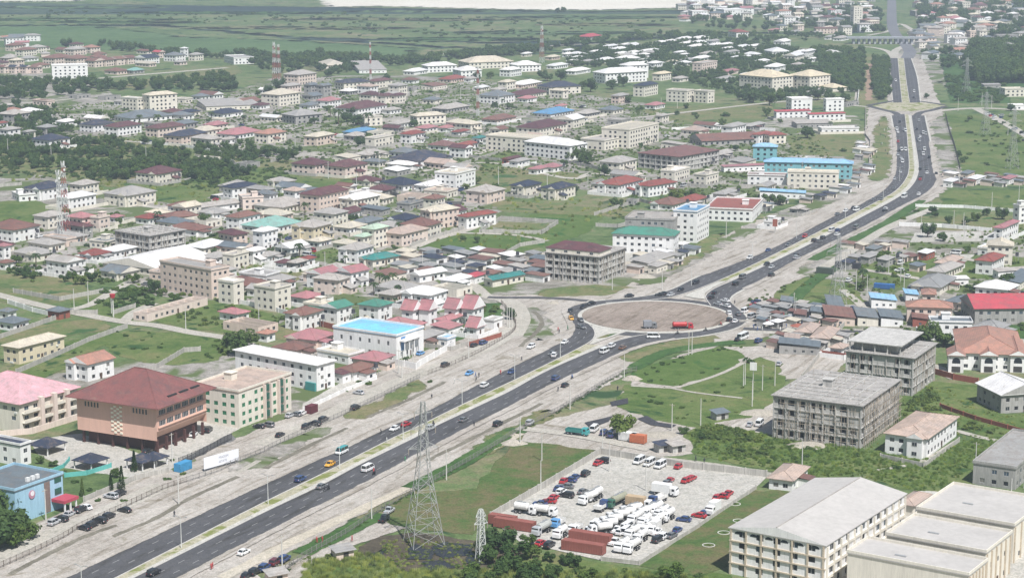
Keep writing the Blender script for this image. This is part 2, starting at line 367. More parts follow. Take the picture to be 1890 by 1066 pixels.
# ---------------- land cover, far to near ----------------
def T(x0, y0, z, pts): return [(x0 + a / z, y0 + b / z) for a, b in pts]
patch('pale_sand', [(600, -8), (1330, -12), (1500, 0), (1400, 8), (1250, 14), (1100, 18), (950, 17), (800, 13), (700, 11), (615, 12)], pale_m, 25, 6)
patch('pale_sand', [(-60, -10), (150, -9), (140, 2), (-60, 4)], pale_m, 25, 6)
patch('marsh', [(-80, 6), (600, 15), (800, 18), (1100, 23), (1300, 20), (1540, 30), (1560, 60), (1300, 60), (1100, 78), (900, 90), (560, 70), (300, 45), (-80, 48)], marsh_m, 40, 10)
patch('marsh', [(560, 70), (900, 80), (1050, 76), (1060, 96), (820, 104), (640, 100)], marsh_m, 25, 6)
patch('far_grass', [(-80, 50), (160, 48), (340, 70), (520, 75), (760, 90), (740, 104), (500, 96), (300, 94), (-60, 84)], ground('far meadow', [(0.35, (0.052, 0.097, 0.038)), (0.5, (0.082, 0.140, 0.055)), (0.65, (0.120, 0.173, 0.080))], 0.006, 0.05, 0.6, soft=True), 25, 5)
patch('dry_field', [(130, 150), (250, 152), (430, 120), (440, 135), (330, 155), (200, 165)], dry_m, 8, 3)
for i, (a, b, c_, d_) in enumerate(((-60, 12, 300, 16), (200, 22, 620, 26), (500, 34, 980, 38), (900, 30, 1250, 34), (-60, 34, 330, 39), (350, 50, 760, 54), (800, 58, 1180, 63), (100, 40, 360, 43), (1000, 44, 1240, 48), (620, 20, 900, 23), (700, 70, 1000, 75))):
    patch('far_grass', [(a, (b + d_) / 2), ((2 * a + c_) / 3, b), ((a + 2 * c_) / 3, b + 1), (c_, (b + d_) / 2), ((a + 2 * c_) / 3, d_), ((2 * a + c_) / 3, d_ - 1)], (MATS['far meadow'], scrub_m, dry_m)[i % 3], 30, 10)
# settled earth around the houses
patch('compound_earth', [(-60, 128), (160, 140), (240, 205), (420, 175), (520, 140), (760, 140), (900, 150), (1180, 190), (1240, 215), (1300, 240), (1440, 205), (1580, 215), (1590, 330), (1430, 380), (1250, 400), (1230, 360), (1080, 350), (1010, 330), (900, 300), (840, 330), (700, 335), (640, 310), (540, 300), (420, 275), (280, 255), (180, 250), (-60, 262)], dirt_m, 5, 2)
patch('compound_earth', [(-60, 330), (60, 322), (180, 350), (250, 360), (430, 345), (560, 335), (720, 345), (880, 345), (930, 395), (790, 450), (730, 470), (690, 520), (560, 560), (420, 560), (300, 545), (200, 500), (-60, 490)], dirt_m, 4, 1.5)
patch('compound_earth', [(730, 462), (1010, 475), (1160, 470), (1240, 490), (1130, 535), (1000, 540), (900, 545), (940, 600), (900, 660), (760, 690), (560, 640), (500, 600), (590, 560), (690, 510)], dirt_m, 4, 1.5)
patch('compound_earth', [(-60, 780), (130, 770), (430, 780), (560, 780), (700, 700), (560, 640), (430, 655), (330, 650), (120, 690), (-60, 700)], dirt_m, 3, 1.2)
patch('compound_earth', [(1690, 400), (1990, 420), (1990, 640), (1720, 630), (1500, 650), (1380, 640), (1370, 585), (1420, 560), (1560, 480)], dirt_m, 4, 1.5)
patch('compound_earth', [(1560, 180), (1700, 60), (1990, 60), (1990, 150), (1780, 180), (1740, 150)], dirt_m, 8, 3)
patch('compound_earth', [(1290, 200), (1590, 195), (1600, 180), (1690, -10), (1990, -12), (1990, 60), (1600, 100)], dirt_m, 20, 6) if False else None
# greens
G_ = lambda pts, m=lawn_m, r=3.0, wb=1.2, nm='grass': patch(nm, pts, m, r, wb)
G_([(-60, 262), (180, 252), (300, 262), (420, 285), (560, 300), (640, 315), (700, 340), (560, 335), (430, 345), (330, 330), (250, 350), (120, 330), (60, 318), (-60, 320)], dry_m, 5, 2)
G_([(300, 310), (400, 300), (540, 320), (560, 345), (440, 340), (360, 372), (250, 370)], lawn_m, 5, 2)
G_([(480, 330), (640, 330), (690, 345), (610, 352), (470, 350)], lawn_m)
G_([(-60, 375), (60, 370), (110, 385), (60, 410), (-60, 420)], lawn_m)
G_([(765, 460), (860, 425), (990, 395), (1110, 398), (1080, 430), (1008, 452), (930, 472), (860, 478)], ground('vivid field', [(0.34, (.055, .10, .022)), (0.5, (.085, .135, .034)), (0.66, (.135, .165, .06))], 0.03, 0.2, 2.0, soft=True, blot=((0.034, 0.092, 0.020), 0.06, 0.57)), 3, 1.2)
patch('sand_path', [(885, 418), (920, 405), (1030, 412), (1000, 432), (950, 430)], dirt_m, 0.8, .3)
G_([(905, 418), (925, 409), (1015, 413), (990, 427), (950, 426)], dry_m, 1, .5)
G_([(890, 300), (1000, 310), (1100, 330), (1010, 350), (920, 370), (1240, 395), (1250, 360), (1330, 380), (1290, 395), (1160, 400), (930, 390), (880, 350)], dry_m)
G_([(870, 280), (940, 280), (960, 300), (900, 310)], lawn_m)
G_([(1180, 200), (1420, 190), (1430, 215), (1330, 235), (1230, 225)], dry_m)
G_([(1450, 250), (1590, 245), (1590, 290), (1470, 285)], dry_m)
G_([(560, 560), (640, 600), (590, 640), (500, 620)], dry_m)
G_([(470, 485), (560, 490), (540, 520), (440, 510)], dry_m)
G_([(540, 455), (640, 460), (600, 478), (560, 475)], lawn_m)
G_([(-60, 505), (150, 512), (160, 550), (60, 562), (-60, 545)], dry_m)
G_([(140, 555), (200, 545), (260, 575), (220, 590), (150, 585)], lawn_m)
G_([(290, 590), (340, 560), (400, 555), (515, 585), (500, 615), (430, 612), (350, 605)], lawn_m)
G_([(190, 625), (240, 612), (350, 615), (420, 625), (400, 665), (330, 672), (270, 668), (215, 650)], lawn_m)
G_([(20, 690), (40, 660), (200, 610), (235, 625), (180, 640), (120, 680), (60, 700)], lawn_m)
G_([(-60, 585), (60, 600), (180, 590), (200, 606), (120, 620), (0, 640), (-60, 660)], dry_m)
G_([(820, 640), (900, 615), (940, 590), (930, 560), (840, 560), (870, 590)], scrub_m, 2)
G_([(1745, 212), (1880, 212), (1990, 212), (1990, 330), (1870, 330), (1775, 318), (1758, 260)], lawn_m)
G_([(1745, 352), (1990, 350), (1990, 388), (1740, 385)], lawn_m)
G_([(1690, 400), (1830, 398), (1990, 402), (1990, 425), (1720, 425)], dry_m)
G_([(1590, 200), (1615, 205), (1618, 100), (1590, 100)], dry_m)
G_([(1600, 185), (1607, 185), (1610, 118), (1600, 118)], ground('brick earth', [(0.3, (.25, .17, .12)), (0.7, (.35, .25, .19))], 0.05, 0.3, 1.5, soft=True), 2)
G_([(1740, 100), (1760, 190), (1860, 190), (1850, 165), (1990, 150), (1990, 100)], scrub_m, 6)
G_([(1385, 545), (1440, 525), (1500, 512), (1570, 525), (1590, 555), (1540, 565), (1420, 562)], lawn_m)
G_([(1570, 480), (1640, 470), (1990, 480), (1990, 500), (1700, 520), (1600, 510)], lawn_m)
G_([(1840, 600), (1990, 600), (1990, 640), (1850, 640)], scrub_m)
patch('roadside_sand', [(1140, 745), (1180, 690), (1300, 640), (1380, 640), (1480, 640), (1570, 650), (1540, 690), (1440, 700), (1440, 800), (1250, 840), (1100, 835), (960, 812), (1000, 780)], sand_m, 2, 1)
G_([(1165, 700), (1180, 680), (1330, 640), (1372, 655), (1330, 690), (1240, 712)], ground('vivid field', [], 0), 2, 1)
G_([(1140, 750), (1160, 712), (1236, 716), (1285, 725), (1370, 735), (1440, 690), (1445, 730), (1380, 770), (1330, 775), (1300, 790), (1215, 775)], lawn_m, 2, 1)
G_([(1260, 715), (1330, 690), (1400, 660), (1440, 672), (1430, 700), (1370, 738), (1290, 724)], lawn_m, 2, 1)
G_([(1268, 800), (1310, 782), (1400, 800), (1430, 805), (1640, 838), (1700, 850), (1790, 812), (1990, 812), (1990, 860), (1800, 850), (1785, 900), (1740, 912), (1660, 900), (1590, 872), (1500, 884), (1400, 862), (1290, 840)], lawn_m, 2, 1)
G_([(1655, 745), (1720, 705), (1800, 712), (1850, 765), (1990, 765), (1990, 812), (1820, 805), (1740, 775), (1700, 790)], lawn_m, 2, 1)
G_([(880, 900), (960, 814), (1095, 832), (1030, 880), (905, 955), (870, 985), (700, 965), (760, 915)], ground('pitch grass', [(0.34, (0.043, 0.092, 0.025)), (0.45, (0.073, 0.119, 0.035)), (0.56, (0.125, 0.120, 0.055)), (0.68, (0.170, 0.130, 0.080))], 0.04, 0.2, 2.0, soft=True), 2, 1)
G_([(560, 1070), (590, 1035), (690, 1000), (740, 1010), (900, 1010), (1180, 1050), (1340, 1060), (1400, 1200), (540, 1200)], lawn_m, 2, 1)
patch('wet_ground', [(655, 1030), (700, 990), (760, 985), (880, 1000), (960, 1020), (900, 1045), (760, 1050)], mud_m, 3, 1)
G_([(1410, 908), (1470, 900), (1470, 1000), (1345, 1040), (1290, 1062), (1185, 1044), (1395, 905)], ground('pitch grass', [], 0), 1, .4)
G_([(1500, 1200), (1640, 960), (1990, 1000), (1990, 1300)], dry_m, 1, .4)
patch('yard_concrete', [(905, 958), (1108, 838), (1415, 880), (1395, 900), (1180, 1043), (1110, 1034), (960, 1000)], concg_m, 0, .1)
patch('yard_concrete', [(1400, 1200), (1500, 1050), (1660, 930), (1700, 905), (1990, 930), (1990, 1300)], concg_m, 0.5, .1)
patch('yard_concrete', [(318, 845), (370, 800), (420, 795), (440, 812), (330, 860)], ground('dark paving', [(0.3, (.12, .12, .12)), (0.7, (.19, .19, .19))], 0.1, 0.4, 2), 0, .1)
patch('yard_concrete', [(560, 745), (640, 700), (700, 695), (560, 790)], concg_m, .5, .2)
patch('yard_concrete', [(770, 660), (840, 640), (870, 650), (790, 690)], concg_m, .5, .2)
patch('yard_concrete', [(1690, 430), (1810, 428), (1810, 445), (1680, 447)], concg_m, .5, .2)
patch('yard_concrete', [(1725, 480), (1740, 468), (1800, 470), (1770, 490)], concg_m, .5, .2)
patch('yard_concrete', [(1150, 450), (1210, 470), (1160, 490), (1130, 470)], concg_m, .5, .2)
patch('yard_concrete', [(60, 812), (150, 800), (295, 852), (335, 850), (300, 875), (240, 880), (120, 862), (70, 835)], concg_m, 1, .4)
patch('yard_concrete', [(455, 806), (560, 764), (640, 738), (610, 778), (500, 815)], concg_m, 1, .4); patch('yard_concrete', [(300, 800), (380, 770), (440, 790), (420, 800), (330, 850), (290, 850)], concg_m, 1, .4)
# road verges
patch('roadside_sand', [(-60, 1110), (-60, 1010), (60, 1000), (150, 962), (300, 885), (430, 815), (560, 760), (700, 690), (790, 650), (870, 625), (930, 590), (930, 560), (900, 546), (1000, 546),
    (1150, 535), (1240, 490), (1330, 440), (1420, 400), (1520, 370), (1590, 335), (1610, 300), (1600, 250), (1605, 200), (1640, 190), (1640, 110), (1660, 100), (1700, 110), (1735, 200), (1750, 260), (1770, 320), (1730, 360), (1660, 400), (1580, 450), (1500, 500),
    (1420, 540), (1400, 590), (1420, 620), (1300, 640), (1180, 660), (1130, 700), (1050, 740), (960, 790), (860, 845), (760, 890), (640, 960), (540, 1010), (470, 1060), (420, 1110)], sand_m, 3, 1.5)
patch('roadside_sand', [(540, 1040), (640, 985), (700, 960), (740, 975), (640, 1010), (575, 1040), (520, 1100), (440, 1100)], sand_m, 2, 1)
for i, q in enumerate([[(1180, 520), (1260, 480), (1340, 440), (1390, 415), (1400, 420), (1330, 455), (1250, 500), (1190, 528)], [(1210, 490), (1290, 455), (1330, 430), (1300, 465), (1230, 500)], [(1420, 400), (1500, 372), (1560, 352), (1570, 356), (1500, 385), (1430, 412)], [(1620, 240), (1632, 215), (1640, 300), (1628, 330), (1612, 335)], [(1725, 230), (1740, 215), (1752, 262), (1762, 310), (1745, 320), (1735, 280)], [(1000, 540), (1090, 528), (1160, 530), (1120, 542), (1010, 548)],
    [(430, 865), (520, 822), (600, 790), (560, 815), (470, 862)], [(640, 770), (720, 735), (780, 705), (740, 735), (660, 772)], [(960, 585), (985, 570), (1010, 600), (1000, 630), (970, 620)], [(880, 830), (950, 790), (1020, 755), (960, 795), (890, 838)], [(1480, 500), (1560, 460), (1640, 415), (1650, 420), (1560, 470), (1490, 508)], [(1150, 655), (1230, 632), (1330, 622), (1240, 645), (1160, 668)]]):
    patch('rough_ground', q, (dirt_m, dry_m, dirt_m, dry_m)[i % 4], 5, 2)
drainm = ground('drain earth', [(0.3, (.10, .09, .07)), (0.5, (.17, .155, .125)), (0.7, (.26, .24, .20))], .1, .5, 3, soft=True)
patch('roadside_sand', [(70, 990), (62, 972), (150, 932), (240, 893), (312, 868), (350, 878), (250, 930), (140, 982)], sand_m, 1.5, .5)
# wheel ruts and drains: darker earth bands beside the highway
def band(nm, pts, wd, mat, rim=1.2):
    P = catmull([Vector(g(*p)) for p in pts], 5); A = []; B = []
    for i, p in enumerate(P):
        t = (P[min(i + 1, len(P) - 1)] - P[max(0, i - 1)]).normalized(); n_ = Vector((-t.y, t.x)) * wd / 2; A.append(p + n_); B.append(p - n_)
    pts2 = [(p.x, p.y) for p in A] + [(p.x, p.y) for p in reversed(B)]
    return patch(nm, pts2, mat, rim, 0.3, world=True)
for a in ([(20, 1060), (90, 1022), (170, 985), (215, 970)], [(210, 990), (290, 955), (360, 915), (440, 880)], [(490, 865), (560, 828), (640, 790)], [(680, 770), (760, 735), (820, 705)], [(790, 850), (880, 805), (1000, 745)], [(960, 640), (1000, 600), (985, 575)]):
    band('drain_edge', a, .7, drainm, 1.1)
for a in ([(410, 1066), (560, 990), (700, 925), (820, 870), (960, 800)], [(300, 1068), (420, 1000), (560, 935)]): band('sand_path', a, 2.0, sandhard, 1.0)
# green edge of the right-hand verge
for a in ([(560, 1020), (640, 980), (700, 950)], [(760, 900), (860, 850), (930, 805)], [(1170, 680), (1230, 650), (1330, 634), (1370, 632)], [(1420, 600), (1500, 520), (1560, 485)], [(1500, 480), (1560, 450), (1640, 410), (1700, 370)]): band('grass', a, 4, scrub_m, 2.5)
# ---------------- local streets ----------------
for pts, wd in [([(-40, 535), (60, 560), (137, 577), (228, 594), (290, 601), (355, 614), (420, 624), (470, 640)], 6.5), ([(122, 573), (165, 563), (200, 543), (240, 520)], 5), ([(228, 594), (250, 575), (285, 560)], 5),
    ([(754, 462), (800, 443), (846, 430), (880, 418), (900, 400)], 5), ([(846, 430), (950, 434), (1010, 445)], 4), ([(700, 470), (754, 458)], 5), ([(-40, 420), (60, 440), (200, 445), (340, 420)], 5), ([(340, 420), (480, 395), (620, 400), (700, 395)], 5),
    ([(560, 500), (700, 505), (760, 540)], 5), ([(250, 378), (300, 385), (360, 392), (420, 360), (560, 345)], 5), ([(80, 250), (250, 262), (440, 272), (560, 285), (700, 305)], 5),
    ([(760, 320), (900, 300), (1050, 330), (1100, 320), (1240, 345)], 5), ([(880, 285), (940, 262), (1060, 230), (1200, 215), (1420, 190), (1560, 180)], 6), ([(640, 210), (760, 225), (900, 225), (1060, 200)], 5),
    ([(440, 190), (640, 200), (760, 170), (900, 150)], 5), ([(-40, 145), (120, 148), (260, 138), (420, 125)], 9), ([(-40, 195), (80, 188), (150, 182), (230, 190)], 6),
    ([(660, 113), (760, 104), (940, 92), (1075, 82), (1300, 84), (1420, 88), (1570, 92)], 7), ([(930, 552), (900, 548), (860, 520), (760, 500)], 6), ([(1372, 610), (1440, 612), (1560, 612), (1700, 615), (1800, 620), (1960, 640)], 9),
    ([(1108, 833), (1180, 842), (1260, 852), (1340, 862), (1415, 876), (1480, 882)], 5), ([(955, 790), (1040, 800), (1108, 812), (1200, 830)], 5), ([(1165, 712), (1236, 716), (1262, 712), (1330, 690), (1400, 658), (1440, 660)], 1.8), ([(1236, 716), (1285, 725), (1370, 735)], 1.5),
    ([(1690, 660), (1760, 700), (1740, 680), (1700, 668)], 3), ([(1765, 795), (1850, 815), (1960, 822)], 3), ([(1620, 868), (1700, 852), (1765, 815)], 2), ([(1730, 205), (1800, 200), (1880, 203), (1980, 208)], 9), ([(1560, 194), (1610, 198)], 6),
    ([(1580, 185), (1590, 110), (1596, 95)], 3), ([(1800, 200), (1850, 225), (1910, 260)], 8), ([(1765, 325), (1860, 330), (1980, 335)], 5), ([(1725, 385), (1640, 420), (1560, 470), (1510, 500)], 6), ([(1660, 470), (1780, 478), (1880, 500)], 5),
    ([(1575, 495), (1700, 515), (1860, 540)], 5), ([(480, 822), (560, 790), (640, 750), (700, 720), (800, 680), (900, 640), (945, 610)], 8), ([(-40, 1045), (60, 1000), (150, 965), (240, 925), (300, 895)], 8),
    ([(1555, 535), (1580, 555), (1600, 575)], 4), ([(945, 620), (960, 590), (950, 565), (930, 552)], 9), ([(1215, 208), (1240, 240), (1440, 232)], 4), ([(440, 872), (478, 850)], 2)]:
    lane('lane', pts, wd, street_m)

# ---------------- the highway ----------------
def V(pts): return catmull([Vector(g(*p)) for p in pts], 6)
ASZ = 0.9
AU = [(60, 1098), (122, 1066), (480, 897), (650, 821), (714, 790), (792, 757), (841, 731), (940, 680), (1016, 642), (1050, 622), (1058, 604), (1046, 578), (1053, 567), (1082, 559), (1118, 555)]
AL = [(150, 1098), (217, 1066), (480, 932), (600, 873), (722, 811), (770, 789), (851, 749), (940, 707), (1016, 670), (1082, 636), (1097, 622), (1096, 609), (1086, 598), (1076, 585), (1082, 574)]
BU = [(185, 1098), (249, 1066), (480, 950), (589, 898), (670, 855), (770, 806), (800, 789), (900, 742), (940, 723), (1016, 682), (1118, 638), (1156, 625), (1194, 618), (1245, 614), (1296, 607), (1336, 596)]
BL = [(270, 1098), (336, 1066), (470, 996), (560, 950), (661, 900), (776, 838), (866, 790), (950, 748), (1016, 713), (1118, 666), (1156, 648), (1194, 636), (1245, 626), (1296, 620), (1351, 608), (1374, 594)]
CU = [(1118, 555), (1194, 547), (1240, 535), (1296, 509), (1420, 461), (1532, 403), (1588, 377), (1628, 353), (1647, 331), (1653, 306), (1653, 260), (1650, 236), (1646, 214)]
CL = [(1118, 560), (1194, 555), (1252, 546), (1326, 519), (1420, 475), (1532, 418), (1613, 376), (1652, 354), (1672, 331), (1678, 308), (1675, 260), (1673, 236), (1670, 211)]
DU = [(1312, 565), (1302, 550), (1306, 542), (1321, 532), (1351, 519), (1410, 492), (1499, 449), (1583, 405), (1659, 364), (1685, 341), (1694, 322), (1695, 303), (1689, 262), (1685, 236), (1682, 214)]
DL = [(1373, 594), (1370, 578), (1348, 558), (1350, 547), (1372, 534), (1410, 516), (1486, 473), (1588, 423), (1664, 382), (1708, 359), (1730, 335), (1724, 315), (1716, 262), (1711, 238), (1706, 214)]
EU = [(1649, 190), (1645, 152), (1642, 108)]; EL = [(1665, 190), (1661, 152), (1657, 108)]
FU = [(1679, 190), (1673, 152), (1668, 108)]; FL = [(1698, 190), (1692, 142), (1681, 108)]
zroad = 0.30
roads = [('highway_carriageway', AU, AL, 140), ('highway_carriageway', BU, BL, 140), ('highway_carriageway', CU, CL, 120), ('highway_carriageway', DU, DL, 120), ('highway_carriageway', EU, EL, 20), ('highway_carriageway', FU, FL, 20)]
zi = zroad
def offs(A, B, f): return [a.lerp(b, f) for a, b in zip(A, B)]
def dashes(name, P, z, ln=3.0, gap=6.0, wd=0.22, cont=False):
    vs_, fs = [], []; d = 0; L_ = [0]
    for i in range(1, len(P)): L_.append(L_[-1] + (P[i] - P[i - 1]).length)
    def at(d):
        import bisect
        k = min(max(1, bisect.bisect_left(L_, d)), len(P) - 1); t = (d - L_[k - 1]) / max(1e-6, L_[k] - L_[k - 1]); dr = (P[k] - P[k - 1]).normalized()
        return P[k - 1].lerp(P[k], t), Vector((-dr.y, dr.x))
    while d + ln < L_[-1]:
        p, n_ = at(d); q, m_ = at(d + ln); b = len(vs_)
        for v, nn in ((p, n_), (q, m_)): vs_ += [(*(v + nn * wd / 2), z), (*(v - nn * wd / 2), z)]
        fs.append((b, b + 1, b + 3, b + 2)); d += ln + (0 if cont else gap)
    me = bpy.data.meshes.new(name); me.from_pydata(vs_, [], fs); me.materials.append(white_paint); me.update(); o = link(name, me); o['kind'] = 'structure'; return o
med = ground('median earth', [(0.3, (.30, .28, .20)), (0.5, (.38, .35, .26)), (0.7, (.45, .42, .34))], 0.05, 0.4, 2.5, blot=((.17, .19, .06), 0.12, 0.50))
shoul = ground('shoulder concrete', [(0.3, (.40, .38, .345)), (0.5, (.47, .45, .415)), (0.7, (.54, .52, .48))], 0.05, 0.4, 2.5)
def kerb(name, P, wd=0.35, h=0.14, z0=0.0):
    vs_, fs = [], []
    for i, p in enumerate(P):
        t = (P[min(i + 1, len(P) - 1)] - P[max(0, i - 1)]); t = t.normalized() if t.length > 0 else Vector((1, 0)); n_ = Vector((-t.y, t.x)) * wd / 2
        for q, zz in ((p + n_, z0), (p + n_, z0 + h), (p - n_, z0 + h), (p - n_, z0)): vs_.append((q.x, q.y, zz))
    for i in range(len(P) - 1):
        for k in range(3): fs.append((4 * i + k, 4 * i + k + 1, 4 * i + 5 + k, 4 * i + 4 + k))
    me = bpy.data.meshes.new(name); me.from_pydata(vs_, [], fs); me.materials.append(kerb_m); me.update(); return struct(link(name, me))
for nm, U, L_, n in roads:
    o, A, B = strip(nm, V(U), V(L_), asph, n, zi)
    zi += 0.012; zm = zi + 0.03
    near = U is AU or U is BU
    dashes('lane_marking', offs(A, B, 0.345), zm, 3.0, 6.0, 0.20 if near else 0.2)
    dashes('lane_marking', offs(A, B, 0.665), zm, 3.0, 6.0, 0.20)
    kerb('kerb', offs(A, B, 1.0 if U in (AU, CU, EU) else 0.0), 0.4, 0.15, zroad)
    strip('road_shoulder', offs(A, B, -0.12 if U in (AU, CU, EU) else 1.0), offs(A, B, 0.0 if U in (AU, CU, EU) else 1.12), shoul, n, zroad - 0.02)
# median: grassy strip, then the pale band along the lower carriageway
mz = zroad - 0.015
def median(U, L_, n):
    A = resample(V(U), n); B = resample(V(L_), n)
    o, _, _ = strip('median_strip', A, B, med, n, mz); return A, B
A_, B_ = median(AL[:10], BU[:11], 120); strip('median_edge', offs(A_, B_, .62), offs(A_, B_, 1.0), shoul, 120, mz + 0.02)
A_, B_ = median(CL[3:], DU[4:], 120); strip('median_edge', offs(A_, B_, .55), offs(A_, B_, 1.0), shoul, 120, mz + 0.02)
A_, B_ = median(EL, FU, 20); MED = []
for E_, sg in ((AU[:14], 1), (BL[:13], -1), (CU[3:12], 1), (DL[4:13], -1)):
    P = resample(V(E_), 90); Q1, Q2 = [], []
    for i, p in enumerate(P):
        t = (P[min(i + 1, 89)] - P[max(0, i - 1)]).normalized(); n_ = Vector((-t.y, t.x)) * sg; Q1.append(p + n_ * 1.5); Q2.append(p + n_ * -.1)
    lowr = lambda o, z: setattr(o, 'location', (0, 0, z - LAYERS[-1][1]))
    lowr(patch('edge_dust', [(p.x, p.y) for p in Q1] + [(p.x, p.y) for p in reversed(Q2)], sand_m, 1.3, .25, world=True), zi + .05)
# roundabout
cx, cy = g(1209, 585); 
def ring(name, rx, ry, mat, z, n=72, h=0, top=None, r=None):
    m = MB(); m.prism([(cx + rx * math.cos(2 * math.pi * i / n), cy + ry * math.sin(2 * math.pi * i / n)) for i in range(n)], z, z + h + 0.001, 0); o = m.build(name, [mat]); return struct(o)
rr_ = 31.0
ring('roundabout_lane', 38.5, 39.5, asph, 0.10, h=zroad + 0.02 - 0.10)
ring('roundabout_kerb', rr_ + 1.8, rr_ + 2.4, shoul, 0.0, h=zroad + 0.20)
ring('roundabout_island', rr_, rr_ - 0.6, ruts(brown_m), 0.0, h=zroad + 0.36)
# splitter islands and arms
zs = zroad + 0.13
lowr = lambda o, z: setattr(o, 'location', (0, 0, z - LAYERS[-1][1]))
lowr(patch('splitter_island', [(1088, 637), (1099, 622), (1098, 610), (1092, 602), (1130, 608), (1160, 612), (1120, 626), (1095, 636)], shoul, 0, .05), zs)
lowr(patch('splitter_island', [(1262, 547), (1326, 521), (1342, 520), (1316, 532), (1302, 542), (1300, 553), (1280, 551)], shoul, 0, .05), zs)
lowr(patch('grass', [(1100, 626), (1120, 619), (1140, 616), (1118, 624)], dry_m, .6, .2), zs + .02)
lane('side_road', [(1085, 556), (1040, 552), (985, 550), (930, 550), (900, 549)], 4, asph, zroad + .005)
lane('side_road', [(1372, 607), (1420, 609), (1560, 612), (1700, 616)], 4.5, asph, zroad + .006)
# far junction: tan diamond with its loops
jx0 = [(1606, 197), (1640, 190), (1680, 189), (1720, 190), (1745, 196), (1715, 202), (1680, 206), (1645, 205)]
lowr(patch('junction_island', jx0, med, 0, .2), 0.25)
lane('junction_loop', [(1603, 196), (1625, 202), (1650, 208), (1658, 214)], 6, asph, zroad + .008); lane('junction_loop', [(1745, 197), (1720, 204), (1700, 208), (1692, 214)], 6, asph, zroad + .009)
lane('junction_loop', [(1603, 195), (1630, 190), (1656, 186)], 5, asph, zroad + .010); lane('junction_loop', [(1745, 195), (1715, 190), (1688, 187)], 5, asph, zroad + .011)
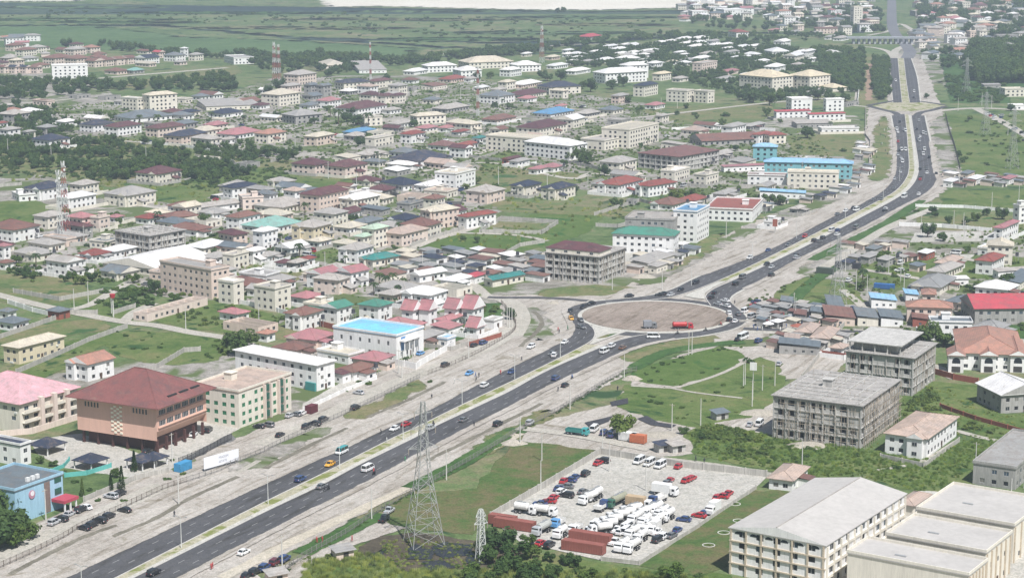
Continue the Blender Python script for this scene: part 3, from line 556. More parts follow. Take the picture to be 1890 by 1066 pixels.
# roads beyond
lane('side_road', [(1650, 108), (1640, 96), (1622, 90), (1600, 87), (1585, 88)], 7, street_m); lane('side_road', [(1674, 108), (1680, 96), (1672, 84), (1652, 62), (1646, 40), (1646, 10), (1645, -14)], 14, ground('far road', [(0.3, (.13, .13, .15)), (0.7, (.19, .19, .20))], .01, .1, 1), zroad)
lane('side_road', [(1650, 108), (1655, 92), (1690, 78), (1700, 66)], 9, street_m); lane('side_road', [(1600, 66), (1640, 58), (1660, 44), (1690, 60), (1720, 78)], 7, street_m)
HAZE = 0.000135
DATA = """@0 0
380 575 55 260 4 f w w 15
30 537 50 40 2 g p d
110 537 50 40 2 g p n
190 537 50 40 2 g p n
270 537 50 40 2 g p d
690 492 70 60 2 g p d
770 486 60 60 2 g p d
850 478 60 60 2 g p d
930 470 60 60 2 g p d
170 410 60 100 2 h c d
100 375 60 90 2 h p d
260 390 60 80 2 h c l
540 405 70 90 2 h p l
660 390 60 70 2 h p o
400 470 90 130 2 h p d
560 475 90 100 2 h p d
60 470 60 70 2 h p l
200 450 60 80 1 h w l
1060 470 80 100 2 g w n
1160 425 50 40 2 g p R
1280 450 90 70 2 h w s
1340 418 30 30 3 h w w
1420 445 50 60 2 h c l
1700 470 70 145 2 f w l 25
850 545 90 80 1 h p d
970 540 60 80 1 h g a
1000 805 115 50 3 f c w
1090 808 50 200 4 h c c 40
20 800 40 80 1 h g l
80 838 70 90 1 h p o
100 895 110 120 2 h g l
60 1010 60 90 2 h w l
0 960 30 60 2 h w r
200 1025 30 60 2 h c l
370 1045 70 110 1 h c y
360 1090 130 150 2 h w n
950 895 120 300 1 h w s 42
680 975 100 150 2 h w n
860 990 100 170 2 h w m
1270 850 95 80 1 h c m
1360 850 60 95 1 h c n
1620 860 105 145 1 h w n
1500 805 70 390 1 s c l 20
1790 775 100 110 1 g c d
1150 1000 90 200 2 h p m
1320 1060 130 190 2 h o n
1480 1020 100 130 2 h c c
1560 945 80 100 1 h p k
1710 1015 140 190 1 h w k
470 920 60 90 1 h w w
560 722 60 100 1 u g g
770 732 60 110 1 u g g
1330 935 80 110 1 h g s
1640 1050 40 80 1 h w l
@470 0
520 502 70 160 1 h c c 20
760 535 60 200 1 s w l 10
1260 530 45 210 2 h w w 25
1560 505 80 320 2 h c c 25
1500 565 60 150 2 h w w 25
1160 548 80 100 1 h w w
1430 605 90 110 1 h o r
1570 600 50 70 1 h w l
320 622 110 130 3 h p l
250 680 60 90 2 h p l
410 700 50 50 3 g g s
500 705 50 60 3 g g s
650 658 70 190 2 h c n 40
880 645 60 120 2 h c m
1050 705 80 60 3 h c l
850 748 90 80 2 h c m
950 755 60 70 2 h c m
1030 752 50 70 2 h c m
750 852 160 210 2 h w m
985 833 60 80 1 h w l
180 775 130 150 3 h c c
400 798 75 90 1 h w s
540 793 90 90 2 h w k
40 798 60 70 1 h w m
300 905 100 190 2 h g l 40
800 918 50 130 2 f c l 30
720 998 75 160 1 h b b
1040 935 70 120 1 h w l
1180 908 50 210 2 h c c 32
1570 968 180 80 2 h c c 50
1240 968 75 90 1 h w k
1390 965 60 70 1 h w k
1480 995 50 80 1 h w r
1760 905 110 140 1 h o d
1400 825 110 160 1 h g l
1780 758 150 110 2 h w s
1300 655 90 100 1 s c d
1150 662 40 50 1 u g g
1830 652 60 70 2 h c c
1860 560 80 80 2 h w w
450 1063 90 130 2 h o c
100 1042 100 130 2 h c o
870 1078 65 140 2 f c l
1140 1045 80 100 2 h w r
1390 1098 130 90 1 h w x
1535 1090 70 90 1 h w r
1630 1040 50 60 1 h w t
250 745 70 60 1 h w w
@940 0
720 360 40 70 1 h w w
620 400 25 35 1 h w w
790 380 35 45 1 h w w
840 348 25 35 1 h w w
800 415 30 45 1 h w w
815 447 30 45 1 h w w
900 405 30 35 1 h w w
990 395 30 50 1 h w w
1035 388 25 35 1 h w w
960 425 30 45 1 h w w
690 460 40 50 1 h w w
480 410 20 30 1 h w w
488 440 20 30 1 h w w
420 390 25 35 1 h w w
420 418 25 35 1 h w w
450 470 25 30 1 h w w
120 415 35 45 1 h c w
310 440 50 60 1 h o c
1090 332 30 40 1 h w w
1160 324 30 40 1 h w w
1265 306 40 50 1 h w w
1370 302 40 55 1 h w w
1365 335 40 50 1 h w w
1280 338 30 45 1 h w w
1350 362 40 60 1 h w w
1230 406 25 40 1 h w w
1490 350 25 45 1 h w w
1560 346 25 45 1 h w w
1570 378 25 45 1 h w w
1600 402 30 50 1 h w l
1690 366 40 55 1 h w w
1780 358 30 40 1 h w w
1640 441 20 30 1 h w w
1715 437 25 35 1 h w w
1440 415 40 45 1 h w l
1290 462 35 40 1 h w l
1390 450 45 55 1 h w w
1180 475 40 45 1 h w c
1835 470 35 40 1 h w w
1270 420 20 25 1 h w w
560 470 25 35 1 h w l
580 290 80 90 1 h g R
1650 275 60 90 2 h w r 20
1330 135 30 110 3 f w w 20
1560 125 60 180 3 f w w 20
1460 90 30 80 2 f w l 20
60 525 60 170 2 h w w 25
100 645 100 135 1 h o w
290 690 90 230 2 h c n 30
330 505 60 100 1 h w w
480 545 80 110 1 h w w
700 610 90 300 3 h w w 32
860 575 60 150 4 h w w 32
1100 590 60 75 2 h c y
980 705 80 100 3 h c n
800 755 60 70 2 h o l
1060 797 75 70 1 h w k
1290 748 150 50 3 f c l
1440 752 100 50 3 f c l 50
1400 535 70 110 3 f p l
1590 548 60 100 1 h p k
300 862 130 170 1 h w b
100 722 120 170 1 h c m
130 748 70 70 1 h w k
370 802 40 50 1 h w k
220 1000 170 200 2 h c m
870 1080 200 215 4 f c c
690 1095 170 170 2 f c l
1110 905 50 50 2 h c l
1620 988 80 100 2 h w l
1750 952 60 140 1 h g l
1810 1047 50 90 2 h w r
1400 1062 90 420 1 g g d 20
560 860 90 100 1 h g l
500 900 60 70 1 h w c
1560 600 60 80 1 h w l
1240 600 60 60 1 h c l
@1410 0
60 668 240 150 4 h c y 42
330 660 150 150 4 h c y 42
90 872 20 250 2 s w R 15
330 892 10 260 2 s w R 15
200 808 40 150 3 f w w 15
450 812 20 130 3 f w w 15
420 972 30 270 1 f w l 10
240 932 40 260 1 s g l 10
40 1050 40 120 2 h c r 20
380 247 20 180 2 s o d 10
650 190 25 65 8 f c c 30
500 428 50 60 2 g w w 20
60 400 60 130 1 h w w 15
270 405 60 60 1 h w w
350 452 30 40 1 h w w
500 668 100 100 1 h c y 30
390 700 80 90 1 h w l
1750 705 40 150 2 f c c 10
1600 645 20 120 1 s g l 10
1800 800 30 110 1 f w w 10
1690 318 20 150 3 f g l 10
1500 272 30 70 2 f o c 10
1560 338 60 90 1 h c b 10
1830 352 30 80 2 h p k
1350 172 40 110 2 h p k 10
1690 95 40 110 3 f c l 10
1440 80 40 60 4 f c c 10
600 780 30 90 1 u g g
1100 120 40 80 2 f g c 10
1620 155 40 60 1 h w w
1830 175 30 70 1 h w w
20 130 30 60 1 h w w
100 145 40 60 1 h w w
210 155 50 60 1 h w w
330 150 30 100 1 h c w
500 115 30 90 2 f w l 10
60 240 30 60 1 h p k
560 300 60 70 1 h w l
480 290 40 60 1 h w l
40 560 30 60 1 h w w
@0 260
310 435 130 185 2 h w n
140 442 50 150 1 f w l 30
600 402 90 120 2 h c l
1150 320 160 170 2 h c m
930 482 170 205 2 h c l
1540 162 110 60 1 u c l
1790 205 90 100 1 u g g
1690 425 70 190 2 h w n 45
1765 502 30 150 2 f p l 20
1440 532 60 300 1 g w l 45
1280 520 60 120 1 h w d
1230 605 50 215 1 h c d 30
520 502 100 180 2 h w w
350 642 100 140 2 h c l
600 650 110 100 2 h p k
720 655 60 80 2 f p l
840 602 50 60 1 h w k
1080 612 90 100 1 h w r
100 740 200 190 2 h w d
1090 830 245 255 3 K g g 52
1740 648 95 150 2 h w d
1700 778 110 100 2 h o m 45
1480 830 130 180 1 h c w
1150 985 400 390 1 g c w
830 855 90 160 1 h w w
690 882 110 110 1 h w r
270 880 170 130 1 h c l
30 862 40 50 2 h w k
490 985 150 110 2 g w l
1540 1150 370 130 4 f o l 50
1560 905 100 120 1 h w l
1700 935 80 110 2 f c l
1840 900 60 90 2 h w w
1640 1000 60 80 1 h w l
40 940 40 60 1 h w d
@470 260
440 252 170 115 2 h p m
660 267 150 160 2 h p m
1170 187 190 270 1 h w n 45
1130 217 165 60 1 h w w
830 142 110 130 1 h c l
1460 360 150 145 3 f w c
1080 365 160 140 1 h w n 45
1270 372 100 140 1 h w w
470 522 140 215 3 h o m
740 512 120 170 2 h c w
110 472 110 60 2 h w s
200 530 200 190 1 h c l
110 682 200 230 1 h w a
430 722 160 130 2 h y l
690 682 110 120 1 h w c
810 642 100 120 1 h w s
1090 622 120 110 1 h w n
870 780 90 100 3 h c i
790 792 60 70 2 h c i
1070 772 140 190 2 h p e
1300 645 95 185 3 h o c 45
1540 642 60 215 2 h w r 45
60 800 70 110 3 h w w
260 832 110 130 1 g w w
470 782 80 90 1 h w c
690 802 120 70 1 h c c
860 917 90 190 1 h c t 45
90 892 80 90 1 h w l
380 912 40 60 1 h w r
490 1075 110 130 2 g w k
700 1062 110 130 2 g w k 50
1450 1075 100 130 1 h w w
1600 1042 60 80 1 s w R
1730 1065 60 225 1 g c t 45
1200 1032 70 190 1 g w w 45
1840 172 20 90 1 g r m
2020 92 340 110 3 f c c
300 940 60 80 1 h g l
210 940 30 60 1 h w m
@940 260
440 142 330 125 3 h w w 50
800 235 140 125 2 h c l
1230 225 290 290 3 H g x 50
1560 227 20 400 1 s w k 18
790 402 150 180 2 h w r
1010 410 90 200 2 h w r 45
1200 302 100 110 2 f c w
1430 332 90 90 2 f c l
120 412 110 110 2 h c n
350 432 120 130 2 h c n
200 247 60 80 1 h w k
320 232 90 70 1 h w k
1560 432 80 100 1 h c l
1765 592 340 75 2 f w r 75
1190 760 350 60 4 f g l 75
1360 742 170 90 5 f w b 68
1190 832 440 40 3 h w G 74
1010 942 130 190 1 s c l
1070 967 50 80 1 s c l
1340 480 120 100 1 h c r
60 190 60 90 1 h w l
900 470 20 30 1 u g l
@1410 260
640 278 640 62 3 h T B 80
90 150 170 50 3 h T B 80
540 352 370 60 3 f c c 80
300 422 330 20 1 s w B 82
160 335 280 15 2 f w d 80
1850 605 20 90 3 f w w 30
1730 725 60 200 2 h w k
1800 907 180 150 3 G c c 75
1700 1002 20 260 1 s w l 20
1240 1058 20 245 1 s w w 5
60 640 60 60 1 f w w
240 540 30 60 1 h g l
800 840 40 60 1 s g s
760 900 60 90 1 s g l
620 940 60 50 1 s g n
890 920 60 60 1 s g l
1180 870 60 60 1 s r w
1540 320 60 70 1 s w w
1360 340 60 60 1 s w w
1480 280 50 50 1 s o s
1780 320 50 60 1 s w k
@0 520
60 277 60 60 1 h w s
100 362 120 110 1 h w s
430 277 80 80 1 h r s
140 602 110 330 2 h y c 58
1070 292 100 440 1 u p e 60
640 727 150 190 2 g w o 55
1700 168 110 75 3 f c w
@470 520
150 217 150 115 3 f c l 55
380 177 120 110 1 h w k
400 282 100 90 1 h c G
600 307 120 110 2 g w G
900 292 140 100 2 h w G
1270 208 200 125 2 h w w
1150 322 80 60 2 y w k 60
1265 320 70 60 2 y w k 60
1460 312 80 60 2 y w k 60
1585 312 80 80 2 y w k 60
1610 395 60 60 1 y w k 60
1400 342 80 120 1 h w k 60
1410 404 130 100 1 s w k 60
1400 482 60 60 1 f w B
1740 347 70 60 1 f w l
300 562 160 130 1 h o d
720 722 120 160 1 h w d
640 740 60 60 1 s w m
90 440 30 60 1 h w o
@1410 520
1362 302 325 20 2 h o o 80
1240 200 90 60 2 h o o 80
1530 307 100 900 2 g g R 3
1510 417 300 20 2 f w s 84
660 322 210 30 1 s o d 85
830 322 150 30 1 s c s 85
1010 327 160 30 1 s w s 85
580 240 110 30 1 s c s 85
960 192 180 20 1 s w B 85
1120 150 90 20 1 s w B 85
400 535 290 45 1 s g s 80
470 475 130 70 1 h c e 70
340 430 110 60 1 h c e 70
560 548 70 50 1 h w e
250 485 100 25 1 s c e 80
300 300 60 40 1 s g d 80
420 280 60 40 1 s c s 80
200 200 50 30 1 s w s 80
1720 957 175 350 2 v g w 15
1190 330 110 60 1 s r d 80
1880 655 470 60 2 h w o 80
@1410 790 3.8625
200 452 165 110 1 h w e 65
1060 632 70 115 1 h c e
@0 790 3.8625
150 272 220 60 2 f w n"""
# ---------------- buildings ----------------
def win_mesh(nm, pane, bars, fr=frame_m):
    m = MB(); m.box(-.5, 0.0, 0, .5, .04, 1, 1)
    t = .06
    m.box(-.5, -.05, 0, -.5 + t, 0.0, 1); m.box(.5 - t, -.05, 0, .5, 0.0, 1); m.box(-.5 + t, -.05, 1 - t, .5 - t, 0.0, 1); m.box(-.5 + t, -.05, 0, .5 - t, 0.0, t)
    for k in range(1, bars): x = -.5 + k / bars; m.box(x - t / 2, -.05, t, x + t / 2, 0.0, 1 - t)
    return m.data(nm, [fr, pane])
WM2 = win_mesh('window', glass, 2)
WVAR = [WM2, WM2, WM2, win_mesh('window', flat('curtained glass', (.20, .19, .17), .35, 0, .3), 2), win_mesh('window', flat('open casement', (.012, .012, .014), .9), 1), win_mesh('window', flat('blue tinted glass', (.04, .07, .10), .15, 0, .4), 2)]
WMG = win_mesh('window_green', flat('green shutter glass', (.03, .16, .08), 0.3), 2, flat('green frame', (.05, .22, .12), 0.6))
WMB = win_mesh('window_wide', glass, 4)
WMD = win_mesh('window_dark', flat('blue glass', (.05, .10, .17), 0.15), 2, flat('brown frame', (.16, .09, .06), 0.6))
doorm = flat('door timber', (.10, .06, .04), 0.6)
def wall_face(mb, o, d, nr, L, H, rows, cols, dep=0.22, mi=0, mb_=0, skip=None, z0=0.0):
    """wall panel with real openings: recess boxes behind every opening"""
    X = [0.0]; Z = [z0]
    for a, b in cols: X += [a, b]
    X.append(L)
    for a, b in rows: Z += [a, b]
    Z.append(H)
    def P(x, z, k=0.0): return (o[0] + d[0] * x - nr[0] * k, o[1] + d[1] * x - nr[1] * k, z)
    for i in range(len(X) - 1):
        for j in range(len(Z) - 1):
            x0, x1, z_0, z1 = X[i], X[i + 1], Z[j], Z[j + 1]
            if x1 - x0 < 1e-3 or z1 - z_0 < 1e-3: continue
            if i % 2 and j % 2 and not (skip and skip((i - 1) // 2, (j - 1) // 2)):
                mb.quad(P(x0, z_0, dep), P(x1, z_0, dep), P(x1, z1, dep), P(x0, z1, dep), mb_)
                mb.quad(P(x0, z_0), P(x0, z_0, dep), P(x0, z1, dep), P(x0, z1), mi); mb.quad(P(x1, z_0, dep), P(x1, z_0), P(x1, z1), P(x1, z1, dep), mi)
                mb.quad(P(x0, z1), P(x0, z1, dep), P(x1, z1, dep), P(x1, z1), mi); mb.quad(P(x0, z_0, dep), P(x0, z_0), P(x1, z_0), P(x1, z_0, dep), mi)
            else: mb.quad(P(x0, z_0), P(x1, z_0), P(x1, z1), P(x0, z1), mi)
def cols_for(L, sp, wd, rr, margin=0.9):
    n = max(1, int((L - 2 * margin + (sp - wd)) / sp)) if L > wd + 1.2 else 0
    if n == 0: return []
    s_ = (L - n * wd) / (n + 1); return [(s_ * (k + 1) + wd * k, s_ * (k + 1) + wd * (k + 1)) for k in range(n)]
def roof_mb(kind, Lx, Ly, H, pitch=0.4, ov=0.7, axis=None, th=0.22):
    m = MB(); X, Y = Lx / 2 + ov, Ly / 2 + ov; e = H - th * 0.2
    ax = axis or ('x' if Lx >= Ly else 'y')
    hw = (Y if ax == 'x' else X); h = hw * pitch; top = e + th + h
    c = [(-X, -Y), (X, -Y), (X, Y), (-X, Y)]
    for i in range(4):
        a, b = c[i], c[(i + 1) % 4]; m.quad((*a, e), (*b, e), (*b, e + th), (*a, e + th), 0)
    m.quad((-X, Y, e), (X, Y, e), (X, -Y, e), (-X, -Y, e), 1)
    z = e + th
    if kind == 'hip':
        rl = abs(X - Y) if ((ax == 'x') == (X >= Y)) else 0.0
        if ax == 'x': r0, r1 = (-rl, 0, top), (rl, 0, top)
        else: r0, r1 = (0, -rl, top), (0, rl, top)
    else:
        if ax == 'x': r0, r1 = (-X, 0, top), (X, 0, top)
        else: r0, r1 = (0, -Y, top), (0, Y, top)
    A, B, C_, D = [(*p, z) for p in c]
    if ax == 'x':
        m.quad(A, B, r1, r0); m.quad(C_, D, r0, r1); ends = [(B, C_, r1), (D, A, r0)]
    else:
        m.quad(B, C_, r1, r0); m.quad(D, A, r0, r1); ends = [(A, B, r0), (C_, D, r1)]
    for a, b, cc in ends: m.tri(a, b, cc, 0 if kind == 'hip' else 2)
    ridge = (r0, r1, top, [A, B, C_, D])
    return m, ridge
NBLD = [0]; FOOT = []
STW = {1: 'one-storey', 2: 'two-storey', 3: 'three-storey', 4: 'four-storey', 5: 'five-storey', 8: 'tall'}
def building(nx, ny, lw, rw, st, kind, wk, rk, yaw=58, hs=3.1, H=None, win=None, noun=None, desc=None, wsp=3.5, ww=1.6, wh=1.4, sill=0.9, clutter=True, pitch=None, name=None, cat=None, winside=(1, 1), big=None, rmul=1.0, ov=None, rails=0):
    NBLD[0] += 1; rr = random.Random(NBLD[0] * 13 + 5)
    ya = R(yaw); u = Vector((math.cos(ya), math.sin(ya))); v = Vector((-math.sin(ya), math.cos(ya)))
    Lx = min(abs(along(nx, ny, rw, ya)), 150) * rmul; Ly = min(abs(along(nx, ny, -lw, ya + math.pi / 2)), 150)
    Lx = max(Lx, 4.5); Ly = max(Ly, 4.5)
    if big is None:   # keep small houses house-shaped
        if st <= 2 and kind in 'hg' and Lx > 2.6 * Ly and Lx > 26: Lx = max(26, 2.2 * Ly)
        Lx = min(Lx, 42) if kind in 'hg' and rw < 230 / 3.9 else Lx
    near = ny >= 330
    c0 = Vector(g(nx, ny)); ce = c0 + u * Lx / 2 + v * Ly / 2
    H = H or st * hs + 0.35
    kindn = {'h': 'hip', 'H': 'hip', 'k': 'hip', 'g': 'gable', 'G': 'gable', 'y': 'steep gable', 'v': 'gable', 's': 'sheet', 'f': 'flat', 'K': 'bare', 'u': 'no'}[kind]
    nm = name or ('ruined_shell' if kind == 'u' else 'concrete_shell' if kind in 'KkH' else 'shed' if kind == 's' and st == 1 else 'apartment_block' if st >= 3 else 'house' if Lx * Ly < 700 else 'hall')
    root = empty(nm, (ce.x, ce.y, 0), ya); FOOT.append((ce.x, ce.y, Lx, Ly, ya))
    wallm = wm(wk) if kind not in 'KH' else conc
    if kind == 'k': wallm = surf('pale concrete block', (.46, .43, .37), .9, .22, .6, True)
    hx, hy = Lx / 2, Ly / 2
    wb = MB()
    concrete = kind in 'KkH'
    sp, w_, h_, dp = (wsp, ww, wh, 0.25) if not concrete else (3.3, 2.2, 2.0, 2.3)
    if kind == 's' and st == 1: w_, h_ = 1.1, 1.0
    rows = [(i * (H - .35) / st + sill, i * (H - .35) / st + sill + h_) for i in range(st)]
    if rows[-1][1] > H - .3: rows = [(a * .93, b * .93) for a, b in rows]
    faces = []   # (origin, dir, normal, length, rz)
    faces.append(((-hx, hy), (0, -1), (-1, 0), Ly, -math.pi / 2)); faces.append(((-hx, -hy), (1, 0), (0, -1), Lx, 0.0))
    places = []
    for fi, (o, d, nr, L, rz) in enumerate(faces):
        spc = sp * (1 if near else 1.25)
        cl = cols_for(L, spc, w_, rr) if winside[fi] else []
        keep = {(a, b): rr.random() < (.93 if not concrete else .92) for a in range(len(cl)) for b in range(st)}
        if kind == 'u': keep = {k_: rr.random() < .7 for k_ in keep}
        if near or concrete:
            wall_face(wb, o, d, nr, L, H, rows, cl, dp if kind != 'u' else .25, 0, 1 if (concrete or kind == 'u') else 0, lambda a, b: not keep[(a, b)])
        else: wb.quad((o[0], o[1], 0), (o[0] + d[0] * L, o[1] + d[1] * L, 0), (o[0] + d[0] * L, o[1] + d[1] * L, H), (o[0], o[1], H), 0)
        for a, (x0, x1) in enumerate(cl):
            for b, (z0, z1) in enumerate(rows):
                if keep[(a, b)]: places.append((o[0] + d[0] * (x0 + x1) / 2, o[1] + d[1] * (x0 + x1) / 2, z0, x1 - x0, z1 - z0, rz, nr, b))
    wb.quad((hx, -hy, 0), (hx, hy, 0), (hx, hy, H), (hx, -hy, H)); wb.quad((hx, hy, 0), (-hx, hy, 0), (-hx, hy, H), (hx, hy, H)) if False else wb.quad((hx, hy, 0), (-hx, hy, 0), (-hx, hy, H), (hx, hy, H))
    p = pitch or (0.95 if kind == 'y' else 0.22 if Ly > 30 and Lx > 30 else 0.36)
    if kind in 'hHkgGyv':
        wb.quad((-hx, -hy, H), (hx, -hy, H), (hx, hy, H), (-hx, hy, H))
        ax = {'y': 'y', 'v': 'y', 'G': 'x'}.get(kind)
        rb, (r0, r1, top, cs) = roof_mb('hip' if kind in 'hHk' else 'gable', Lx, Ly, H, p, (ov if ov is not None else 0.7 if st < 3 or rw * 1.0 < 60 else 0.9), ax)
        ro = rb.build('roof', [rm(rk), flat('eave boards', (.30, .27, .24), .8), wallm], root)
        if near and kind not in 'H':
            m = MB(); m.bar(Vector(r0) + Vector((0, 0, .05)), Vector(r1) + Vector((0, 0, .05)), .28)
            if kind in 'hk':
                A, B, C_, D = cs; ax2 = ax or ('x' if Lx >= Ly else 'y')
                for q, e in ((A, r0), (D, r0 if ax2 == 'x' else r1), (B, r1 if ax2 == 'x' else r0), (C_, r1)): m.bar(q, e, .24)
            m.build('ridge_cap', [rm(rk)], ro)
        if kind in 'hg' and st <= 3 and near and rr.random() < .55 and Lx > 10 and Ly > 9 and big is None:   # front cross gable over a bay
            wv = min(5.0, Ly * .4); yc = rr.choice([-hy + wv * .7, hy - wv * .7]); m = MB(); pr = 1.4
            m.box(-hx - pr, yc - wv / 2, 0, -hx - .002, yc + wv / 2, H, 0, False)
            gt = H + wv * .32; x0 = -hx - pr - .5; x1 = -hx + wv
            a, b, c_ = (x0, yc - wv / 2 - .4, H), (x0, yc + wv / 2 + .4, H), (x0, yc, gt)
            a2, b2, c2 = (x1, yc - wv / 2 - .4, H), (x1, yc + wv / 2 + .4, H), (x1, yc, gt)
            m.quad(a, a2, c2, c_, 1); m.quad(b2, b, c_, c2, 1); m.tri(b, a, c_, 0); m.quad(a, b, b2, a2, 1)
            bo = m.build('gabled_bay', [wallm, rm(rk)], root)
            for b in range(st):
                wo = link('window', WM2, bo, (-hx - pr - .03, yc, rows[b][0])); wo.rotation_euler = (0, 0, -math.pi / 2); wo.scale = (1.7, 1, 1.3)
        if kind in 'hg' and st <= 2 and ny > 240 and rr.random() < .5 and Lx > 9 and big is None:
            aw, ad, ah = rr.uniform(3.5, 6), rr.uniform(3, 4.5), 2.7; xc = rr.uniform(-hx + aw / 2, hx - aw / 2); m = MB(); m.box(xc - aw / 2, -hy - ad, 0, xc + aw / 2, -hy - .003, ah, 0, False)
            k_ = rr.choice([rk, 'l', 'd']); o_ = .4
            P4 = [(xc - aw / 2 - o_, -hy - ad - o_, ah), (xc + aw / 2 + o_, -hy - ad - o_, ah), (xc + aw / 2 + o_, -hy - .01, ah + .25 * (H - ah) + .3), (xc - aw / 2 - o_, -hy - .01, ah + .25 * (H - ah) + .3)]; n0 = len(m.v); m.v += P4 + [(x, y, z + .12) for x, y, z in P4]
            for f in [(4, 5, 6, 7), (0, 1, 5, 4), (1, 2, 6, 5), (2, 3, 7, 6), (3, 0, 4, 7), (3, 2, 1, 0)]: m.f.append(tuple(n0 + q for q in f)); m.m.append(1)
            m.box(xc - .9, -hy - ad - .06, .9, xc + .5, -hy - ad - .004, 2.0, 2)
            m.build('annex', [wallm, rm(k_), glass], root)
        if near and st >= 2 and kind in 'hgf':
            am_ = MB(); am_.box(-.45, -.35, 0, .45, -.01, .6); ad_ = am_.data('air_conditioner', [steel_w])
            for k in range(rr.randint(1, 4)):
                if rr.random() < .5: o = link('air_conditioner', ad_, root, (rr.uniform(-hx + 1, hx - 1), -hy, rr.randint(0, st - 1) * 3.1 + .25))
                else: o = link('air_conditioner', ad_, root, (-hx, rr.uniform(-hy + 1, hy - 1), rr.randint(0, st - 1) * 3.1 + .25)); o.rotation_euler = (0, 0, -math.pi / 2)
    elif kind == 's':
        wb.quad((-hx, -hy, H), (hx, -hy, H), (hx, hy, H), (-hx, hy, H))
        m = MB(); o_ = .5; dz = Ly * .10 if Ly < Lx else Lx * .1
        pts = [(-hx - o_, -hy - o_, H + .02), (hx + o_, -hy - o_, H + .02), (hx + o_, hy + o_, H + .1 + min(dz, 2)), (-hx - o_, hy + o_, H + .1 + min(dz, 2))]
        n_ = len(m.v); m.v += pts + [(x, y, z + .12) for x, y, z in pts]
        for f in [(4, 5, 6, 7), (0, 1, 5, 4), (1, 2, 6, 5), (2, 3, 7, 6), (3, 0, 4, 7), (3, 2, 1, 0)]: m.f.append(f); m.m.append(0)
        m.build('roof', [rm(rk)], root)
    elif kind in 'fK':
        m = MB(); o_ = 0.25 if kind == 'f' else 0.9
        m.box(-hx - o_, -hy - o_, H, hx + o_, hy + o_, H + .28)
        rmat = rm(rk) if kind == 'f' else surf('slab concrete', (.37, .35, .325), .92, .3, .35)
        ro = m.build('roof', [rmat], root)
        if kind == 'f':
            m = MB(); t = .22; zt = H + 1.0; X, Y = hx + o_, hy + o_; z0 = H + .28
            m.box(-X, -Y, z0, X, -Y + t, zt); m.box(-X, Y - t, z0, X, Y, zt); m.box(-X, -Y + t, z0, -X + t, Y - t, zt); m.box(X - t, -Y + t, z0, X, Y - t, zt)
            m.build('parapet', [wallm], root)
        if clutter and near and Lx > 8:
            m = MB(); x, y = rr.uniform(-.3, .3) * Lx, rr.uniform(-.25, .25) * Ly
            m.box(x - 1.6, y - 1.6, H + .28, x + 1.6, y + 1.6, H + 2.7); m.box(x - 1.9, y - 1.9, H + 2.7, x + 1.9, y + 1.9, H + 2.9)
            m.build('stair_hut', [wallm], root)
            m = MB(); m.cyl((x + 3.2, y + 1, H + .28), .7, .65, 1.5, 10); m.build('water_tank', [flat('tank plastic', (.05, .05, .06), .5)], root)
    elif kind == 'u':
        for (x0, y0, x1, y1) in ((hx - .25, -hy + .25, hx - .02, hy - .25), (-hx + .25, hy - .25, hx - .25, hy - .02)): wb.box(x0, y0, .1, x1, y1, H - .05)
        for k in range(max(1, int(Lx / 5))): x = -hx + 5 * (k + .8); wb.box(x, -hy + .3, .1, x + .2, hy - .3, H * .9) if x < hx - .5 else None
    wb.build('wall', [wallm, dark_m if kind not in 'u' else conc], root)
    if concrete:   # floor slabs, columns and props
        m = MB()
        for b in range(1, st + 1):
            z = b * (H - .35) / st; m.box(-hx - .35, -hy - .35, z - .22, hx + .3, -hy - .003, z); m.box(-hx - .35, -hy - .003, z - .22, -hx - .003, hy + .3, z)
        m.build('floor_slab', [conc], root)
        cm = MB(); cm.box(-.2, -.2, 0, .2, .2, H); cd = cm.data('column', [conc])
        for L, f in ((Ly, 0), (Lx, 1)):
            n = max(2, int(L / 4.2))
            for k in range(n + 1):
                t_ = k / n * L
                if f == 1 and k == 0: continue
                link('column', cd, root, ((-hx - .16, -hy + t_, 0) if f == 0 else (-hx + t_, -hy - .16, 0)))
        if kind == 'K':
            m = MB()
            for L, f in ((Ly, 0), (Lx, 1)):
                k = 0.8
                while k < L:
                    for b in range(st):
                        if rr.random() < .45:
                            z0 = b * (H - .35) / st; z1 = z0 + (H - .35) / st - .3; j = rr.uniform(-.3, .3); t_ = -L / 2 + k
                            m.bar((-hx - .5, t_, z0), (-hx - .5, t_ + j, z1), .12) if f == 0 else m.bar((t_, -hy - .5, z0), (t_ + j, -hy - .5, z1), .12)
                    k += 1.1
            for k in range(26):
                x, y = rr.uniform(-hx, hx), rr.uniform(-hy, hy); m.bar((x, y, H + .28), (x, y, H + .28 + rr.uniform(.5, 1.5)), .1)
            o = m.build('timber_props', [wood], root); o['kind'] = 'stuff'
            for ax_, L, W_ in ((0, Lx, Ly), (1, Ly, Lx)):
                k = 0.6
                while k < L - .6:
                    m = MB(); e0, e1 = rr.choice((0, 0, .2, .4)), rr.choice((1, 1, .8, .6)); t0, t1 = -W_ / 2 + W_ * e0, -W_ / 2 + W_ * e1; hh = H + .28 + rr.choice((.35, .5, .6))
                    if ax_ == 0: m.box(-hx + k, t0, H + .283, -hx + k + .3, t1, hh)
                    else: m.box(t0, -hy + k, H + .286, t1, -hy + k + .3, hh - .02)
                    m.build('upstand_beam', [conc], root); k += 4.6
    elif places:
